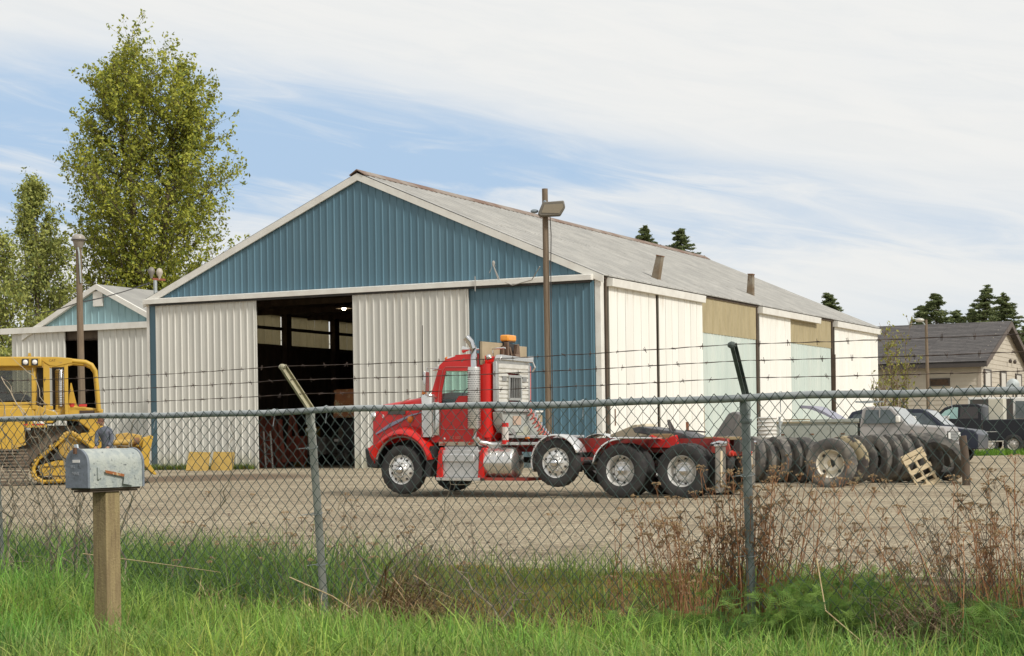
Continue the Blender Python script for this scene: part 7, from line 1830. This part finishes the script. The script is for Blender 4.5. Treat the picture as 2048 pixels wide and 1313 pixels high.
weed_clump(4.95, 0.35, 26, 0.5, 0.98, 0.10, 0.12, 'greyish bare stems fanning left out of the thatch heap', 205, mat=WEEDM2, leanu=-0.34, heads=False)
weed_clump(5.15, 0.1, 30, 0.6, 1.18, 0.16, 0.18, 'dead weeds below the leaning timber post near the right edge', 206, leanu=-0.05)
weed_clump(5.65, -0.05, 80, 0.6, 1.28, 0.20, 0.12, 'dense thicket of dead weeds at the right edge of the fence', 207, r0=0.0038)
weed_clump(5.35, 0.25, 40, 0.5, 1.1, 0.2, 0.22, 'straggly dead weeds left of the right-edge thicket', 208, mat=WEEDM2, leanu=-0.22)
weed_clump(2.45, 0.5, 8, 0.35, 0.85, 0.2, 0.2, 'few thin dead stems in front of the second truck wheels', 209)
weed_clump(1.55, 0.4, 16, 0.35, 0.9, 0.25, 0.3, 'thin bare twigs in front of the raised truck wheel', 210, heads=False, mat=WEEDM2, r0=0.0024)
weed_clump(0.75, 0.3, 22, 0.35, 1.12, 0.16, 0.20, 'bare tan stems in front of the front truck wheel', 211, heads=False, mat=WEEDM2, r0=0.0026)
weed_clump(0.25, 0.5, 20, 0.4, 0.85, 0.28, 0.25, 'spindly dark weeds right of the leaning fence post', 212, mat=WEEDM2, r0=0.0022)
weed_clump(-0.55, 0.45, 18, 0.4, 0.95, 0.28, 0.22, 'spindly dark weeds left of the leaning fence post', 213, mat=WEEDM2, r0=0.0022)
weed_clump(-1.6, 0.6, 8, 0.4, 0.75, 0.3, 0.2, 'very sparse stalks in the grass right of the mailbox post', 214, mat=WEEDM2, r0=0.002)
# heaps of fallen straw stalks
def straw_heap(u0, w0, n, su, sw, hmax, label, seed, az_=None, cols=STR_, L=(0.15, 0.5)):
    rr = random.Random(seed)
    rg = np.random.default_rng(seed); Vs = []; Cs = []
    for k in range(n):
        u_, w__ = u0 + rr.gauss(0, su), w0 + rr.gauss(0, sw); p = P3(u_, w__, gz_(u_, w__) + rr.uniform(0, hmax) * math.exp(-((u_ - u0) / (su * 1.3)) ** 2))
        a = rr.uniform(0, 6.28) if az_ is None else rr.gauss(az_, 0.5); el_ = rr.gauss(0.35, 0.4); l_ = rr.uniform(*L)
        d = Vector((math.cos(a) * math.cos(el_), math.sin(a) * math.cos(el_), math.sin(el_))) * l_
        wv = Vector((0, 0, 1)).cross(d).normalized() * rr.uniform(0.0015, 0.004)
        m_ = p + d * 0.5 + Vector((0, 0, 0.05 * l_)); e = p + d - Vector((0, 0, l_ * 0.18))
        Vs += [[p - wv, p + wv, m_ + wv, m_ - wv], [m_ - wv, m_ + wv, e + wv * .4, e - wv * .4]]
        c = np.array(rr.choice(cols)) * rr.uniform(0.7, 1.15); Cs += [c, c]
    o = quads('straw_heap', np.array([[tuple(v) for v in q] for q in Vs]), np.array(Cs), DRY, None, 'stuff')
    return o
straw_heap(0.95, -0.05, 900, 0.22, 0.16, 0.42, '', 301, az_=-0.6, cols=STR_ + BRN_[:2])
straw_heap(0.55, -0.35, 500, 0.35, 0.15, 0.15, '', 302)
straw_heap(5.0, -0.05, 1500, 0.26, 0.22, 0.38, '', 303, cols=[(0.20, 0.14, 0.085), (0.30, 0.22, 0.13), (0.13, 0.09, 0.06), (0.38, 0.29, 0.17)])
straw_heap(-0.6, -0.3, 500, 0.5, 0.2, 0.16, '', 304, cols=STR_ + BRN_)
straw_heap(2.4, 0.15, 420, 0.5, 0.3, 0.08, '', 305, cols=BRN_ + STR_[:1])
straw_heap(-4.0, 0.2, 260, 0.8, 0.3, 0.3, '', 306)
# single long pale straws
def straw(pts, r_, label):
    o = MB().tube([P3(*p) for p in pts], [r_, r_ * .8, r_ * .5][:len(pts)] if len(pts) == 3 else r_, 4).build('straw', M('pale_straw', (0.50, 0.40, 0.22), (0.36, 0.25, 0.13), 20, rough=0.8)); tag(o, label, 'straw')
straw([(-2.0, -0.4, 0.30), (-1.3, -0.3, 0.24), (-0.6, -0.3, 0.19)], 0.004, 'long pale straw lying level over the green grass left of the leaning post')
straw([(-1.65, -0.5, 0.34), (-1.5, -0.5, 0.22), (-1.35, -0.55, 0.10)], 0.004, 'pale bent straw sticking up in the grass left of the leaning post')
straw([(0.05, -0.25, 0.17), (0.55, -0.35, 0.06), (1.05, -0.45, -0.12)], 0.005, 'long orange straw slanting down to the right of the leaning post')
straw([(4.28, -0.3, 0.42), (4.36, -0.35, 0.12), (4.85, -0.55, -0.15)], 0.005, 'kinked pale straw in front of the brown thatch heap')
straw([(2.75, -0.2, 0.02), (3.3, -0.5, -0.08), (3.7, -0.6, -0.14)], 0.004, 'pale straw lying at the foot of the grey steel post')
straw([(5.5, -0.6, -0.02), (5.8, -0.6, -0.02), (6.2, -0.7, -0.04)], 0.004, 'pale straw at the right edge above the bright grass')
# ferny tansy leaves
def ferns(u0, w0, n, su, sw, hr, seed, cols=((0.11, 0.21, 0.04), (0.19, 0.31, 0.06), (0.07, 0.15, 0.035))):
    rr = random.Random(seed); Vs = []; Cs = []
    for k in range(n):
        u_, w__ = u0 + rr.gauss(0, su), w0 + rr.gauss(0, sw); z0 = gz_(u_, w__)
        a = rr.uniform(0, 6.28); L = rr.uniform(0.08, 0.16); z1 = z0 + rr.uniform(*hr); b = P3(u_, w__, z1)
        d = Vector((math.cos(a), math.sin(a), rr.uniform(0.1, 2.6))).normalized(); sd_ = d.cross(Vector((rr.gauss(0, .8), rr.gauss(0, .8), 0.8))).normalized()
        col = np.array(cols[0]) * (1 - (f := rr.random())) + np.array(cols[1]) * f
        if rr.random() < .2: col = np.array(cols[2])
        for q in range(1, 8):
            f = q / 8; c = b + d * L * f - Vector((0, 0, L * f * f * 0.45)); ll = L * 0.36 * math.sin(math.pi * (0.18 + 0.8 * f)) + 0.008
            for s_ in (-1, 1):
                tip = c + sd_ * s_ * ll + d * ll * 0.55 + Vector((0, 0, -ll * .15)); wv = d * 0.0022
                Vs.append([c - wv, c + wv, tip + wv * .3, tip - wv * .3]); Cs.append(col * rr.uniform(.85, 1.15))
        Vs.append([b - sd_ * .002, b + sd_ * .002, b + d * L + sd_ * .001 - Vector((0, 0, L * .45)), b + d * L - sd_ * .001 - Vector((0, 0, L * .45))]); Cs.append(col)
        if z1 - z0 > 0.1: Vs.append([P3(u_, w__, z0) - sd_ * .002, P3(u_, w__, z0) + sd_ * .002, b + sd_ * .002, b - sd_ * .002]); Cs.append(col * .8)
    quads('ferny_leaves', np.array([[tuple(v) for v in q] for q in Vs]), np.array(Cs), LEAF, None, 'stuff')
ferns(3.35, -0.35, 420, 0.30, 0.12, (0.03, 0.26), 401)
ferns(4.05, 0.15, 950, 0.26, 0.30, (0.03, 0.44), 402, cols=((0.16, 0.28, 0.06), (0.26, 0.38, 0.085), (0.10, 0.20, 0.05)))
ferns(5.5, -0.3, 380, 0.3, 0.2, (0.05, 0.38), 403)
ferns(-4.2, -2.0, 560, 0.7, 0.45, (0.06, 0.26), 404, cols=((0.08, 0.24, 0.035), (0.14, 0.34, 0.05), (0.06, 0.16, 0.03)))
ferns(-3.2, -2.7, 260, 0.5, 0.3, (0.05, 0.2), 405)
# dead woody vine climbing the fence on the left
VINE = M('vine_bark', (0.36, 0.29, 0.20), (0.46, 0.38, 0.27), 18, rough=0.9)
def vine(u0, label, seed, n=5, hmax=1.9, du=0.5):
    rr = random.Random(seed); r = empty('dead_vine', P3(u0, 0.05, gz_(u0, 0.05)), fang, label, 'vine'); mb = MB()
    for k in range(n):
        x_ = rr.gauss(0, 0.12); z_ = -0.03; P = []; dx = rr.gauss(0, 0.05)
        H_ = rr.uniform(0.65 * hmax, hmax); R = rr.uniform(0.005, 0.014)
        while z_ < H_:
            P.append((x_, rr.gauss(0, 0.025) - 0.03, z_)); z_ += 0.06; dx = dx * 0.85 + rr.gauss(0, 0.016) + du * 0.004; x_ += dx
        mb.tube(P, [R * (1 - 0.75 * i / len(P)) for i in range(len(P))], 5)
        for q in range(9):
            i = rr.randrange(len(P) // 4, len(P) - 1); p = Vector(P[i]); a = rr.uniform(0, 6.28); L = rr.uniform(0.1, 0.4); Q = [p]
            dd = Vector((math.cos(a), rr.gauss(0, .15), math.sin(a) * 0.9))
            for s in range(5): dd = (dd + Vector((rr.gauss(0, .25), rr.gauss(0, .1), rr.gauss(0, .25)))).normalized(); Q.append(Q[-1] + dd * L / 5)
            mb.tube(Q, [R * .35 * (1 - s / 6.5) + .0006 for s in range(6)], 3)
    mb.build('stems', VINE, r, smooth=70)['kind'] = 'stuff'
vine(-2.95, 'tangle of dead woody stems on the fence above the mailbox', 501, 6, 2.05, -1.2)
vine(-3.35, 'thick dead vine stem at the left edge in front of the bulldozer track', 502, 5, 1.5, 0.3)
vine(-2.45, 'dead woody stems just right of the mailbox in the mesh', 503, 4, 1.9, -2.0)
vine(-1.75, 'wiry dead twig arching over the top rail in front of the cream door', 504, 2, 1.75, 0.6)
vine(0.55, 'dead twigs tangled in the mesh in front of the front truck wheel', 505, 3, 1.15, 0.4)
vine(1.85, 'dead twigs tangled in the mesh under the fuel tank', 506, 2, 0.95, -1.5)
# old timbers edging the gravel
TIM = M('old_timber', (0.17, 0.135, 0.09), (0.26, 0.21, 0.145), 3, (1, 1, 1), 0.9, bump=0.5, bscale=30, c3=(0.08, 0.065, 0.04), s3=7, lo3=0.5, hi3=0.65)
for (ua, ub, wa, wb, lab) in ((2.9, 4.5, 3.05, 3.15, 'weathered split timber edging the gravel below the rear truck wheels'), (4.75, 6.6, 3.1, 3.0, 'weathered timber edging the gravel at the right behind the weeds')):
    a, b_ = P3(ua, wa, gz_(ua, wa) + 0.0), P3(ub, wb, gz_(ub, wb) - 0.01); c = (a + b_) / 2
    mb = MB(); n = 14
    P = [a.lerp(b_, k / n) - c + Vector((0, rnd.gauss(0, .006), rnd.gauss(0, .006))) for k in range(n + 1)]
    mb.tube(P, [0.085 + rnd.uniform(-.008, .008) for _ in P], 7)
    mb.beam(P[3] + Vector((0, -0.07, 0.05)), P[9] + Vector((0, -0.05, 0.065)), 0.03, 0.02)
    o = mb.build('edging_timber', TIM, loc=c); tag(o, lab, 'timber')
# scattered clods and twigs on the gravel
rr = random.Random(77); mb = MB()
for k in range(2600):
    Y = 15.5 + 22 * rr.random() ** 1.6; X = rr.uniform(-0.285, 0.285) * Y
    w_k = (X - FX) * FN[0] + (Y - FY) * FN[1]
    if w_k < 3.2: continue
    s_ = rr.uniform(0.008, 0.026)
    mb.box((X, Y, g1(X, Y) + s_ * 0.3), (s_ * rr.uniform(.8, 1.6), s_, s_ * 0.8), Matrix.Rotation(rr.uniform(0, 3), 3, 'Z') @ Matrix.Rotation(rr.uniform(-.6, .6), 3, 'X'))
o = mb.build('loose_stones', M('stone', (0.30, 0.25, 0.18), (0.46, 0.40, 0.30), 3, rough=0.95, c3=(0.14, 0.10, 0.07), s3=5, lo3=0.5, hi3=0.6)); o['kind'] = 'stuff'
